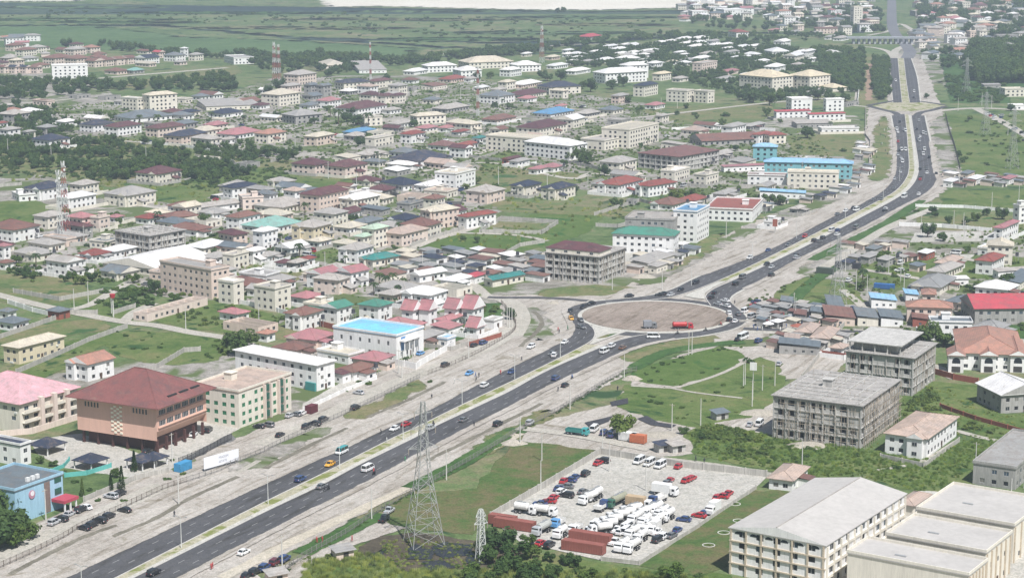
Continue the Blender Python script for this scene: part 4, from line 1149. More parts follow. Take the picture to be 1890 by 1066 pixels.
        if near:
            wmesh = win or WM2; lim = 300; cnt = 0
            for (x, y, z, a, b, rz, nr, lv) in places:
                wo = link('window', wmesh if win else rr.choice(WVAR), root, (x - nr[0] * .12, y - nr[1] * .12, z)); wo.rotation_euler = (0, 0, rz); wo.scale = (a * .98, 1, b * .98)
            if st <= 3 and kind != 's':
                m = MB(); m.box(-.5, -.12, 0, .5, -.01, 2.1); dd = link('door', m.data('door', [doorm]), root, (0, -hy - .01, 0.1)) if Lx > 6 else None
        else:
            m = MB()
            for (x, y, z, a, b, rz, nr, lv) in places:
                if nr[0]: m.box(x - .07, y - a / 2, z, x - .004, y + a / 2, z + b, 0, False)
                else: m.box(x - a / 2, y - .07, z, x + a / 2, y - .004, z + b, 0, False)
            o = m.build('windows', [glass], root); o['kind'] = 'stuff'
    if rails:   # balcony bands on the right-hand face
        for b in range(1, st):
            m = MB(); z = rows[b][0] - sill; m.box(-hx + 1, -hy - 1.3, z, hx - 1, -hy - .01, z + .15); m.box(-hx + 1, -hy - 1.3, z + .15, hx - 1, -hy - 1.2, z + .95); m.build('balcony', [wallm], root)
    n_ = noun or {'ruined_shell': 'shell', 'concrete_shell': 'concrete frame', 'shed': 'shed', 'apartment_block': 'block', 'hall': 'hall'}.get(nm, 'house')
    cat = cat or {'ruined_shell': 'ruin', 'concrete_shell': 'building', 'shed': 'shed', 'apartment_block': 'building', 'hall': 'building'}.get(nm, 'house')
    base = desc or ((STW.get(st, 'tall') + ' ' if st > 1 else 'low ' if n_ == 'house' else '') + WNAME[wk] + ' ' + n_ + (' with ' + RNAME[rk] + ' ' + kindn + ' roof' if kind not in 'Ku' else ' without a roof' if kind == 'u' else ' with a bare slab roof'))
    tag(root, base, cat, None, pxx(ce.x, ce.y), fixed=False)
    root['_wk'] = WNAME[wk] + ' ' + n_
    return root, Lx, Ly, H
def inside(p, poly):
    r = False; n = len(poly); j = n - 1
    for i in range(n):
        a, b = poly[i], poly[j]
        if (a.y > p.y) != (b.y > p.y) and p.x < (b.x - a.x) * (p.y - a.y) / (b.y - a.y) + a.x: r = not r
        j = i
    return r
def hit(x, y, pad=1.0):
    for (cx_, cy_, a, b, ya) in FOOT:
        dx, dy = x - cx_, y - cy_
        if abs(dx) + abs(dy) > a + b + 2 * pad: continue
        lx = dx * math.cos(ya) + dy * math.sin(ya); ly = -dx * math.sin(ya) + dy * math.cos(ya)
        if abs(lx) < a / 2 + pad and abs(ly) < b / 2 + pad: return True
    return False
tx, ty, tz = 0, 0, 3.9375
for line in DATA.strip().splitlines():
    if line[0] == '@':
        q = line[1:].split(); tx, ty = float(q[0]), float(q[1]); tz = float(q[2]) if len(q) > 2 else 3.9375; continue
    q = line.split(); nx, ny = tx + float(q[0]) / tz, ty + float(q[1]) / tz
    if q[6] == 'w' and q[7] in 'wl' and ty == 0 and tx == 940 and float(q[3]) < 61 and float(q[1]) < 480: q[2], q[3] = str(float(q[2]) * 1.45), str(float(q[3]) * 1.45)
    yaw = float(q[8]) if len(q) > 8 else 58 + (int(nx * 7 + ny * 3) % 5 - 2)
    building(nx, ny, float(q[2]) / tz, float(q[3]) / tz, int(q[4]), q[5], q[6], q[7], yaw, big=True if float(q[3]) > 230 or float(q[2]) > 230 else None)
# ---- the buildings one recognises ----
def part(mb, nm, mats, parent): return mb.build(nm, mats, parent)
# peach office: three floors over a recessed ground floor, big red hip roof
nx, ny = 291, 838
ya = R(63); Lx = 27; Ly = 32; u = Vector((math.cos(ya), math.sin(ya))); v = Vector((-u.y, u.x)); c0 = Vector(g(nx, ny)); ce = c0 + u * Lx / 2 + v * Ly / 2
root = empty('office_building', (ce.x, ce.y, 0), ya); FOOT.append((ce.x, ce.y, Lx, Ly, ya)); hx, hy = Lx / 2, Ly / 2; H = 15.6
peach = surf('peach render', (.66, .42, .33), .85, .08, .3, True)
m = MB(); m.box(-hx + 3, -hy + 3.2, 0, hx - 1, hy - 2, 7.4); m.build('ground_floor', [surf('maroon recess shade', (.09, .04, .035), .6)], root)  # dark maroon puts the shade under the overhang into the colour
m = MB(); m.box(-.35, -.35, 0, .35, .35, 4.4); cd = m.data('column', [surf('maroon recess shade', (0, 0, 0))])
for k in range(6): link('column', cd, root, (-hx + 1.2 + k * (Lx - 2.4) / 5, -hy + .9, 0))
for k in range(1, 6): link('column', cd, root, (-hx + 1.2, -hy + .9 + k * (Ly - 2.4) / 5, 0))
m = MB(); z0 = 4.4
colsL = [(3.2 + k * 1.25, 3.9 + k * 1.25) for k in range(5)] + [(Ly - 9.4 + k * 1.25, Ly - 8.7 + k * 1.25) for k in range(5)]
wall_face(m, (-hx, hy), (0, -1), (-1, 0), Ly, H, [(12.6, 14.4)], colsL, .2, 0, 0, None, z0)
colsR = [(1.4 + k * 4.1, 4.9 + k * 4.1) for k in range(6)]
wall_face(m, (-hx, -hy), (1, 0), (0, -1), Lx, H, [(8.9, 10.7), (12.5, 14.2)], colsR, .25, 0, 0, None, 7.4); m.tri((-hx, -hy, 7.4), (-hx, -hy + 4, z0), (-hx, -hy, z0)) if False else None
m.quad((hx, -hy, z0), (hx, hy, z0), (hx, hy, H), (hx, -hy, H)); m.quad((hx, hy, z0), (-hx, hy, z0), (-hx, hy, H), (hx, hy, H)); m.quad((-hx, hy, z0), (hx, hy, z0), (hx, -hy + 3, z0), (-hx, -hy + 3, z0)); m.quad((-hx, -hy + 3, z0), (hx, -hy + 3, z0), (hx, -hy, 7.4), (-hx, -hy, 7.4)); m.quad((-hx, -hy, H), (hx, -hy, H), (hx, hy, H), (-hx, hy, H))
m.build('wall', [peach], root)
for a, b in colsL:
    o = link('window', WM2, root, (-hx + .12, hy - (a + b) / 2, 12.6)); o.rotation_euler = (0, 0, -math.pi / 2); o.scale = (b - a, 1, 1.8)
for r0_, h_ in ((8.9, 1.8), (12.5, 1.7)):
    for a, b in colsR: o = link('window', WMB, root, (-hx + (a + b) / 2, -hy + .14, r0_)); o.scale = (b - a, 1, h_)
    m = MB(); m.box(-hx + .6, -hy - .5, r0_ - .45, hx - .2, -hy - .005, r0_ - .2); m.build('sill_ledge', [peach], root)
cr = surf('cream lattice block', (.80, .76, .62), .9, .05)
m = MB()
for c_ in range(4):
    for r_ in range(13):
        if (c_ + r_) % 2 == 0: m.box(-hx - .2, -2.4 + c_ * 1.15, 5.0 + r_ * .72, -hx - .003, -1.4 + c_ * 1.15, 5.6 + r_ * .72, 0, False)
o = m.build('lattice_vents', [cr], root); o['kind'] = 'stuff'
rb, (r0, r1, top, cs) = roof_mb('hip', Lx, Ly, H, .50, 2.6); redr = roofmat('roofing office red', (.235, .095, .085), .5)
ro = rb.build('roof', [redr, flat('eave boards', (0, 0, 0)), peach], root)
m = MB(); A, B, C_, D = cs; m.bar(r0, r1, .35); [m.bar(q, e, .3) for q, e in ((A, r0), (B, r0), (C_, r1), (D, r1))]; m.build('ridge_cap', [redr], ro)
m = MB()   # slot dormers along the lower right roof slope, and a skylight
yb = -hy - 2.6; 
for k in range(3):
    x = -6.5 + k * 6.2; m.box(x, -hy + .2, H + 1.35, x + 4.6, -hy + 1.0, H + 2.05, 0)
m.build('roof_slot', [flat('slot black', (.02, .02, .02), .8)], ro)
m = MB(); m.box(-hx * .36, 1.2, H + 4.6, -hx * .36 + 1.2, 3.6, H + 5.6); m.build('skylight', [steel], ro)
tag(root, 'large peach office block under a red pyramid roof with slot dormers', 'building', fixed=True)
# cream block with green windows
root, Lx, Ly, H = building(442, 790, 84, 96, 4, 'f', 'c', 'e', 60, hs=3.0, win=WMG, big=True, wsp=3.6, ww=1.7, rails=0, desc='cream block with green windows', name='office_building')
for k, x in enumerate((-Lx * .05, Lx * .22)):
    m = MB(); m.box(x, -Ly / 2 - 1.2, .2, x + .5, -Ly / 2 - .01, H); m.box(x + 3.2, -Ly / 2 - 1.2, .2, x + 3.7, -Ly / 2 - .01, H); m.build('pilaster', [wm('p')], root)
    for b in range(4): m = MB(); m.box(x + .5, -Ly / 2 - .5, .8 + b * 3, x + 3.2, -Ly / 2 - .02, 2.9 + b * 3); m.build('green_glazing', [flat('green curtain glass', (.02, .10, .07), .2)], root)
# pink-roofed flats with balconies, at the left edge
root, Lx, Ly, H = building(38, 799, 127, 107, 3, 'h', 'c', 'q', 58, hs=3.2, big=True, rails=1, ww=2.0, wsp=4.0, pitch=.42, desc='cream flats with wide pale pink roof', name='apartment_block')
for k in range(3):
    m = MB(); x = -Lx / 2 + Lx * (.3 + .22 * k); m.box(x, -Ly / 2 - 1.9, 0, x + 1.6, -Ly / 2 - .02, H + .9); m.build('stair_tower', [wm('p')], root)
# long white building
root, Lx, Ly, H = building(585, 722, 150, 33, 3, 'h', 'w', 'w', 53, big=True, wsp=4.2, ww=1.5, pitch=.3, desc='long white building with red awning', name='office_building')
m = MB(); m.box(-Lx / 2 - 1.6, -Ly * .18, 2.4, -Lx / 2 - .01, Ly * .12, 3.2); m.build('awning', [flat('red awning', (.62, .06, .06), .6)], root)
m = MB(); m.box(-Lx / 2 - .8, -Ly / 2 + .3, 0.1, -Lx / 2 - .01, -Ly / 2 + 5, 3.1); m.build('shop_front', [flat('teal shop', (.05, .25, .24), .5)], root)
# sky-blue roofed building: parapet round a low hip
root, Lx, Ly, H = building(732, 664, 116, 50, 2, 'f', 'w', 'B', 58, H=9.2, big=True, wsp=4.6, ww=1.1, wh=1.7, clutter=False, desc='white office with sky-blue sheet roof', name='office_building')
rb, _ = roof_mb('hip', Lx - 2, Ly - 2, H + .32, .14, 0.0); rb.build('roof_sheet', [roofmat('roofing sky', (.22, .60, .86), .4), wm('w')], root)
m = MB()
for k in range(4): m.cyl((-Lx / 2 + 3 + k * 3.2, -Ly / 2 - 1.8, .1), .22, .22, 6.8, 8, 0)
m.box(-Lx / 2 + 2, -Ly / 2 - 2.4, 6.9, -Lx / 2 + 14, -Ly / 2 - .02, 7.5, 0); m.build('portico', [wm('w')], root)
m = MB(); m.box(-Lx / 2 + 3, -Ly / 2 - .1, 3.2, -Lx / 2 + 6, -Ly / 2 - .01, 8.4); m.build('blue_glazing', [flat('sky glazing', (.10, .22, .42), .2)], root)
# four-storey block shell: maroon hip roof over its left half only
root, Lx, Ly, H = building(1105, 524, 98, 47, 4, 'K', 'g', 'g', 62, big=True, hs=3.05, clutter=False, desc='pale block shell half roofed in maroon')
rb, _ = roof_mb('hip', Lx * .46, Ly - .4, H + 2.2, .42, .5); o = rb.build('roof_half', [rm('m'), conc, conc], root); o.location = (-Lx * .26, 0, 0)
m = MB(); m.box(-Lx * .5, -Ly / 2 + .2, H + .29, -Lx * .03, Ly / 2 - .2, H + 2.2, 0, False); m.build('attic_wall', [wm('c')], root)
for k in range(4): o = link('window', WM2, root, (-Lx * .5 - .03, -Ly * .36 + k * Ly * .24, H + .8)); o.rotation_euler = (0, 0, -math.pi / 2); o.scale = (1.8, 1, 1.0)
# second concrete shell, stepped, and the scaffolded one in front of it
root, Lx, Ly, H = building(1683, 731, 122, 40, 4, 'K', 'g', 'g', 62, hs=3.4, big=True, desc='grey concrete shell with a penthouse frame')
m = MB(); m.box(-Lx * .35, -Ly * .2, H + .3, Lx * .45, Ly * .45, H + 3.6); m.box(-Lx * .5, -Ly * .32, H + 3.6, Lx * .5, Ly * .5, H + 3.95); 
for k in range(5): m.box(-Lx * .48, -Ly * .3 + k * Ly * .19, H + .28, -Lx * .48 + .35, -Ly * .3 + k * Ly * .19 + .35, H + 3.6)
m.build('penthouse', [conc], root)
root, Lx, Ly, H = building(1587, 828, 160, 68, 4, 'K', 'g', 'g', 62, hs=3.5, big=True, desc='bare concrete shell of four floors wrapped in timber scaffolding')
m = MB(); hx, hy = Lx / 2, Ly / 2
for k in range(int(Lx / 2) + 1): m.bar((-hx + k * 2, -hy - 1.6, 0), (-hx + k * 2 + rnd.uniform(-.2, .2), -hy - 1.6, H + rnd.uniform(-1, 1)), .13)
for k in range(int(Ly / 2) + 1): m.bar((-hx - 1.6, -hy + k * 2, 0), (-hx - 1.6, -hy + k * 2, H * rnd.uniform(.5, 1)), .11)
for b in range(1, 7): m.bar((-hx, -hy - 1.65, b * 2.2), (hx, -hy - 1.65, b * 2.2 + rnd.uniform(-.3, .3)), .12); m.bar((-hx - 1.6, -hy, b * 2.1), (-hx - 1.6, hy * rnd.uniform(0, 1), b * 2.1), .1)
o = m.build('scaffolding', [wood], root); o['kind'] = 'stuff'
# white two-storey house by the scrub, ruin, warehouse group
building(1709, 846, 76, 56, 2, 'h', 'w', 'e', 60, desc='white two-storey house with beige hip roof and dark windows', wsp=3.2, ww=1.6, pitch=.25)
building(1873, 904, 78, 70, 2, 'f', 'g', 'g', 60, desc='unfinished grey block house with weathered slab roof', clutter=False, ww=1.6)
root, Lx, Ly, H = building(1521, 1093, 176, 148, 4, 'G', 'w', 'l', 57, H=12.6, big=True, wsp=5.2, ww=2.2, wh=1.7, sill=1.3, pitch=.17, ov=.35, name='warehouse', cat='warehouse', desc='big white warehouse with wide shallow grey gable roof', clutter=False)
hx, hy = Lx / 2, Ly / 2; cm = wm('c')
for b in range(1, 4): m = MB(); z = b * 3.05; m.box(-hx - .35, -hy - .3, z, -hx - .01, hy, z + .35); m.build('floor_band', [surf('beige band', (.55, .47, .36), .85)], root)
m = MB(); m.box(-.3, 0, 0, 0, .5, H); cd = m.data('pilaster', [surf('beige band', (0, 0, 0))])
for k in range(7): link('pilaster', cd, root, (-hx - .003, -hy + .2 + k * (Ly - .9) / 6, 0))
m = MB(); m.box(0, -.45, .3, .55, -.005, H - .5); cd = m.data('pilaster_cream', [cm])
for k in range(13): link('pilaster', cd, root, (-hx + .6 + k * (Lx - 1.8) / 12, -hy, 0))
for k in range(6):
    yc = -hy + .5 + (k + .5) * (Ly - .9) / 6; m = MB(); n = 10; pts = [(1.1 * math.cos(math.pi * j / n), .75 * math.sin(math.pi * j / n)) for j in range(n + 1)]
    m.v += [(-hx - .06, yc + y, 11.35 + z) for y, z in pts]; m.f.append(tuple(range(n + 1))); m.m.append(0); m.build('arched_vent', [glass], root)
for b in range(4): m = MB(); m.box(-hx + 1, -hy - .32, b * 3.05 + .2, hx - 1, -hy - .006, b * 3.05 + 1.0); m.build('cream_panel', [cm], root)
for i, (n_, y_, l_, r_, hh) in enumerate(((1868, 1040, 178, 62, 10.5), (1816, 1096, 182, 47, 11), (1784, 1140, 222, 34, 11))):
    root, Lx, Ly, H = building(n_, y_, l_, r_, 2, 'f', 'c', 'l', 57, H=hh, big=True, wsp=7, ww=1.2, clutter=False, winside=(0, 1), name='warehouse', cat='warehouse', desc=['flat-roofed cream warehouse farthest from the camera in its row', 'flat-roofed cream warehouse in the middle of its row', 'flat-roofed cream warehouse cut by the bottom edge'][i])
    PENDING.pop(); hx, hy = Lx / 2, Ly / 2
    m = MB(); m.box(0, -.35, 0, .5, -.005, H - .3); cd = m.data('pilaster', [surf('beige band', (0, 0, 0))])
    for k in range(6): link('pilaster', cd, root, (-hx + .5 + k * (Lx - 1.6) / 5, -hy, 0))
    m = MB(); m.box(-2.5, 2, H + .28, -1.9, 5, H + .6); m.build('roof_vent', [steel], root)
sheet = surf('long-run roof sheet', (.44, .42, .395), .85, .10, .10)
for o in list(C.objects):
    if o.parent and o.parent.name.startswith('warehouse') and o.name.split('.')[0] == 'roof':
        o.data.materials[0] = sheet
# sky-blue hall at the lower left
root, Lx, Ly, H = building(30, 968, 90, 88, 3, 'f', 'B', 's', 60, H=9.8, big=True, clutter=False, winside=(0, 0), name='office_building', desc='sky-blue fronted hall with dark roof and a round emblem')
hx, hy = Lx / 2, Ly / 2
m = MB(); m.cyl((-hx + Lx * .34, -hy - .25, 7.3), 1.25, 1.25, .24, 24, 0, 'y'); m.cyl((-hx + Lx * .34 + .1, -hy - .30, 7.6), .75, .75, .05, 20, 1, 'y'); m.build('emblem', [flat('emblem red', (.45, .22, .28), .5), flat('emblem white', (.75, .72, .74), .5)], root)
m = MB(); m.box(-hx + Lx * .60, -hy - .12, .3, -hx + Lx * .72, -hy - .01, 9.4); m.build('brown_panel', [flat('brown cladding', (.20, .15, .13), .6)], root)
for k in range(2): m = MB(); m.box(-hx + Lx * .82, -hy - .12, 4.5 + k * 3.6, -hx + Lx * .96, -hy - .02, 6.4 + k * 3.6); m.build('window', [flat('green curtain glass', (0, 0, 0))], root)
m = MB(); m.box(-hx + Lx * .74, -hy - 5, 3.0, -hx + Lx * 1.05, -hy - .01, 3.9); 
m.build('entrance_canopy', [flat('canopy red', (.42, .06, .09), .5)], root)
for k in range(3): m = MB(); m.box(0, 0, 0, .4, .4, 3.0); m.build('canopy_post', [wm('w')], root).location = (-hx + Lx * (.76 + .12 * k), -hy - 4.8, 0)
for k in range(3): m = MB(); m.box(0, 0, 0, 1.2, .8, 1.2); o = m.build('air_conditioner', [flat('ac white', (.7, .7, .68), .5)], root); o.location = (-hx + Lx * (.42 + .1 * k), -hy + 3, H + .3)
# grid-windowed shells look: four-storey maroon shell is in the list; pink mansion bays
for i, x in enumerate((1778, 1838, 1892)):
    root, Lx, Ly, H = building(x, 688, 28, 10, 2, 'G', 'w', 'o', 80, desc='white gabled front with an arched upper window, ' + ('left of three', 'middle of three', 'right of three')[i], pitch=.5, winside=(0, 0), big=True); PENDING.pop()
    m = MB(); n = 12; hx = Lx / 2
    pts = [(1.5 * math.cos(math.pi * k / n), 1.5 * math.sin(math.pi * k / n)) for k in range(n + 1)]
    b = len(m.v); m.v += [(-hx - .05, y, 4.3 + z) for y, z in pts] + [(-hx - .05, 1.5, 3.6), (-hx - .05, -1.5, 3.6)][::1]
    m.f.append(tuple([b + k for k in range(n + 1)] + [b + n + 2, b + n + 1])); m.m.append(0)
    m.build('arched_window', [glass], root); m = MB(); m.box(-hx - .06, -1.6, .2, -hx - .01, 1.6, 2.4); m.build('garage_opening', [dark_m], root)

# smaller houses and annexes between the bigger ones
ri = random.Random(2024)
def infill(n, poly, walls, roofs, smin=15, smax=32):
    pts = [Vector(p) for p in poly]; x0, x1 = min(p.x for p in pts), max(p.x for p in pts); y0, y1 = min(p.y for p in pts), max(p.y for p in pts); c = t = 0
    while c < n and t < n * 50:
        t += 1; p = Vector((ri.uniform(x0, x1), ri.uniform(y0, y1)))
        if not inside(p, pts): continue
        s_ = FPX / (g(p.x, p.y)[1] * math.cos(PITCH) + HCAM * math.sin(PITCH)); lw = ri.uniform(7, 17) * s_ * .87; rw = ri.uniform(8, 18) * s_ * .5
        X, Y = g(p.x, p.y); X2, Y2 = X - 1.5 + 0, Y + 9
        if hit(X2, Y2, 8.5): continue
        k = ri.choice('hhhgsfhu' if ri.random() < .5 else 'hhg'); vi = k in 'hg' and ri.random() < .3; building(p.x, p.y, lw, rw, 2 if vi else 1, k, ri.choice(walls), ri.choice(roofs), 58 + ri.uniform(-6, 6), name='villa' if vi else 'bungalow' if k in 'hgf' else None, cat='villa' if vi else 'bungalow' if k in 'hgf' else None, noun='villa' if vi else 'bungalow' if k in 'hgf' else None); c += 1
infill(55, [(0, 200), (400, 178), (560, 142), (900, 150), (1180, 190), (1300, 240), (1500, 240), (1560, 340), (1240, 395), (1000, 320), (700, 335), (560, 300), (300, 262), (0, 262)], 'wcpcgwc', 'llcwmdsesglld')
infill(56, [(0, 440), (130, 430), (330, 400), (430, 345), (720, 345), (900, 345), (925, 392), (760, 455), (700, 520), (900, 545), (880, 560), (600, 560), (430, 560), (300, 545), (0, 490)], 'wcpcgwo', 'llcwmdsesglldc')
infill(22, [(1060, 92), (1240, 82), (1440, 86), (1560, 120), (1500, 150), (1380, 150), (1240, 140), (1040, 122)], 'wwc', 'wwl'); infill(9, [(1560, 560), (1600, 480), (1890, 430), (1890, 640), (1700, 640)], 'wcpcgwo', 'llcwdsesgr')
infill(14, [(0, 85), (330, 100), (340, 130), (180, 140), (0, 125)], 'pcwc', 'ddlmc'); infill(10, [(430, 540), (560, 560), (900, 600), (700, 700), (560, 640), (430, 640)], 'wco', 'lcdk')
# pavilions with dark hip roofs
for x, y, w_ in ((88, 833, 26), (168, 862, 24), (262, 862, 22), (284, 858, 20)):
    X, Y = g(x, y); root = empty('pavilion', (X, Y, 0), R(58)); s_ = w_ * .16
    rb, _ = roof_mb('hip', 2 * s_, 2 * s_, 2.7, .5, .4); rb.build('roof', [rm('n'), wood], root)
    pm = MB(); pm.box(-.15, -.15, 0, .15, .15, 2.7); pd = pm.data('post', [wm('w')])
    for a in (-1, 1):
        for b in (-1, 1): link('post', pd, root, (a * (s_ - .3), b * (s_ - .3), 0))
    tag(root, 'open pavilion with dark hip roof', 'pavilion', 'pavilions in the garden')
# small stalls and market sheds with mixed sheet roofs
rs = random.Random(31)
def stalls(n, poly, grp, szs=(3, 7), cols='lgwsdlgncsgd'):
    pts = [Vector(g(*p)) for p in poly]; x0, x1 = min(p.x for p in pts), max(p.x for p in pts); y0, y1 = min(p.y for p in pts), max(p.y for p in pts); done = []
    t = 0
    while len(done) < n and t < n * 60:
        t += 1; p = Vector((rs.uniform(x0, x1), rs.uniform(y0, y1)))
        if not inside(p, pts) or any((p - q).length < szs[1] * .95 for q in done) or hit(p.x, p.y, 2): continue
        done.append(p); a, b = rs.uniform(*szs) / 2, rs.uniform(*szs) / 2; h = rs.uniform(2.2, 3.2); k = rs.choice(cols)
        root = empty('market_stall', (p.x, p.y, 0), R(58 + rs.uniform(-12, 12)))
        m = MB(); wk = rs.choice('gcdw' if False else 'gcow'); m.box(-a, -b, 0, a, b, h, 0, False); m.build('wall', [wm(wk)], root)
        m = MB(); t_ = rs.uniform(.2, .7); P4 = [(-a - .5, -b - .5, h + .03), (a + .5, -b - .5, h + .03), (a + .5, b + .5, h + .03 + t_), (-a - .5, b + .5, h + .03 + t_)]
        m.v += P4 + [(x, y, z + .08) for x, y, z in P4]
        for f in [(4, 5, 6, 7), (0, 1, 5, 4), (1, 2, 6, 5), (2, 3, 7, 6), (3, 0, 4, 7), (3, 2, 1, 0)]: m.f.append(f); m.m.append(0)
        m.build('roof', [rm(k)], root)
        m = MB(); m.box(-a * .6, -b - .06, .1, a * .3, -b - .01, 2.0); m.build('opening', [dark_m], root)
        tag(root, 'small ' + WNAME[wk] + ' stall with ' + RNAME[k] + ' sheet roof', 'stall', grp); FOOT.append((p.x, p.y, 2 * a, 2 * b, 0))
stalls(46, [(745, 470), (860, 465), (1000, 478), (1000, 520), (930, 525), (880, 510), (800, 515), (740, 500)], 'shanty roofs by the concrete block', (5, 10))
stalls(26, [(1385, 570), (1440, 560), (1530, 575), (1560, 590), (1540, 605), (1400, 602)], 'roadside market stalls', (3, 6))
stalls(18, [(1420, 625), (1500, 620), (1560, 630), (1530, 645), (1430, 650)], 'stalls below the market road', (3, 6))
stalls(26, [(1585, 262), (1605, 262), (1610, 330), (1560, 360), (1400, 400), (1400, 385), (1560, 345)], 'sheds along the road bend', (4, 8))
stalls(14, [(1740, 320), (1800, 325), (1890, 332), (1880, 345), (1760, 345)], 'sheds at the field edge', (4, 8))
stalls(12, [(1180, 478), (1260, 455), (1290, 470), (1220, 500), (1150, 505)], 'sheds by the green-roofed office', (4, 9))
stalls(9, [(1560, 455), (1690, 450), (1700, 500), (1580, 490)], 'sheds right of the highway', (4, 8))
# far town: small boxes too far to tell parts
def fartown(n, x0, x1, y0, y1, seed, grp, joined=False):
    rr = random.Random(seed); J = MB(); mats = []
    def mi(m):
        if m not in mats: mats.append(m)
        return mats.index(m)
    for i in range(n):
        x, y = rr.uniform(x0, x1), rr.uniform(y0, y1); X, Y = g(x, y)
        if 1612 < x < 1690 or hit(X, Y, 12): continue
        a, b, h = rr.uniform(9, 22), rr.uniform(8, 16), rr.choice((3.4, 3.6, 6.6, 6.8, 10)); wk = rr.choice('wcpgcw'); rk = rr.choice('wlllcdmksogls'); ya = R(rr.choice((10, 55, 30)) + rr.uniform(-8, 8))
        FOOT.append((X, Y, a, b, ya)); m = MB(); m.box(-a / 2, -b / 2, 0, a / 2, b / 2, h, 0, False); rb, _ = roof_mb('hip' if rr.random() < .7 else 'gable', a, b, h, .33, .6); wn = MB()
        if h > 4:
            for fl in range(int(h / 3.2)):
                for k in range(int(a / 4)): wn.box(-a / 2 + 1.5 + k * 4, -b / 2 - .06, fl * 3.2 + 1, -a / 2 + 3 + k * 4, -b / 2 - .01, fl * 3.2 + 2.3)
        if joined:
            c_, s_ = math.cos(ya), math.sin(ya)
            for q, mm in ((m, [wm(wk)]), (rb, [rm(rk), wood, wm(wk)]), (wn, [glass])):
                n0 = len(J.v); J.v += [(X + p[0] * c_ - p[1] * s_, Y + p[0] * s_ + p[1] * c_, p[2]) for p in q.v]; J.f += [tuple(n0 + k for k in f) for f in q.f]; J.m += [mi(mm[k]) for k in q.m]
            continue
        root = empty('far_house', (X, Y, 0), ya); m.build('wall', [wm(wk)], root); rb.build('roof', [rm(rk), wood, wm(wk)], root)
        if wn.v: wn.build('windows', [glass], root)['kind'] = 'stuff'
        tag(root, 'distant ' + WNAME[wk] + ' house with ' + RNAME[rk] + ' roof', 'house', grp)
    if joined: J.build('far_town_houses', mats)['kind'] = 'stuff'
fartown(330, 1690, 1900, -8, 92, 3, '', True); fartown(150, 1440, 1640, -8, 66, 4, '', True); fartown(110, 1255, 1450, -8, 40, 5, '', True)
fartown(16, 1700, 1890, 95, 118, 6, 'houses of the far town'); fartown(16, 0, 90, 72, 110, 8, 'houses behind the white flats')
# compound walls: closed runs of low block wall round the plots
wallbm = surf('block wall', (.45, .43, .39), .9, .25, .5, True)
def wallrun(px, h=2.0, mat=wallbm, desc='grey block wall', t=.22, world=False, name='compound_wall', piers=True, cat='wall'):
    P = [Vector(p) if world else Vector(g(*p)) for p in px]; o0 = P[0]; root = empty(name, (o0.x, o0.y, 0)); m = MB()
    for a, b in zip(P, P[1:]):
        d = (b - a); L = d.length
        if L < .1: continue
        d.normalize(); n_ = Vector((-d.y, d.x)) * t / 2; a2, b2 = a - o0, b - o0
        q = [a2 + n_, b2 + n_, b2 - n_, a2 - n_]; m.prism([(p.x, p.y) for p in reversed(q)], 0, h)
    m.build('wall_panel', [mat], root)
    if piers:
        m = MB(); m.box(-.2, -.2, 0, .2, .2, h + .2); pd = m.data('pier', [mat]); cnt = 0
        for a, b in zip(P, P[1:]):
            n = max(1, int((b - a).length / 6))
            for k in range(n + 1):
                p = a.lerp(b, k / n) - o0; cnt += 1
                if cnt < 60: link('pier', pd, root, (p.x, p.y, 0))
    mid = P[len(P) // 2]; tag(root, desc, cat, None, pxx(mid.x, mid.y)); return root
wwm = wm('w')
wallrun([(580, 635), (582, 640), (640, 655), (768, 682), (775, 676), (838, 640)], 2.6, wwm, 'white painted compound wall')
wallrun([(905, 958), (1010, 897), (1108, 838), (1260, 863), (1415, 880)], 2.2, wallbm, 'pale yard wall along the back')
wallrun([(1395, 902), (1290, 972), (1180, 1042), (1110, 1034)], 1.2, wallbm, 'low pale yard wall')
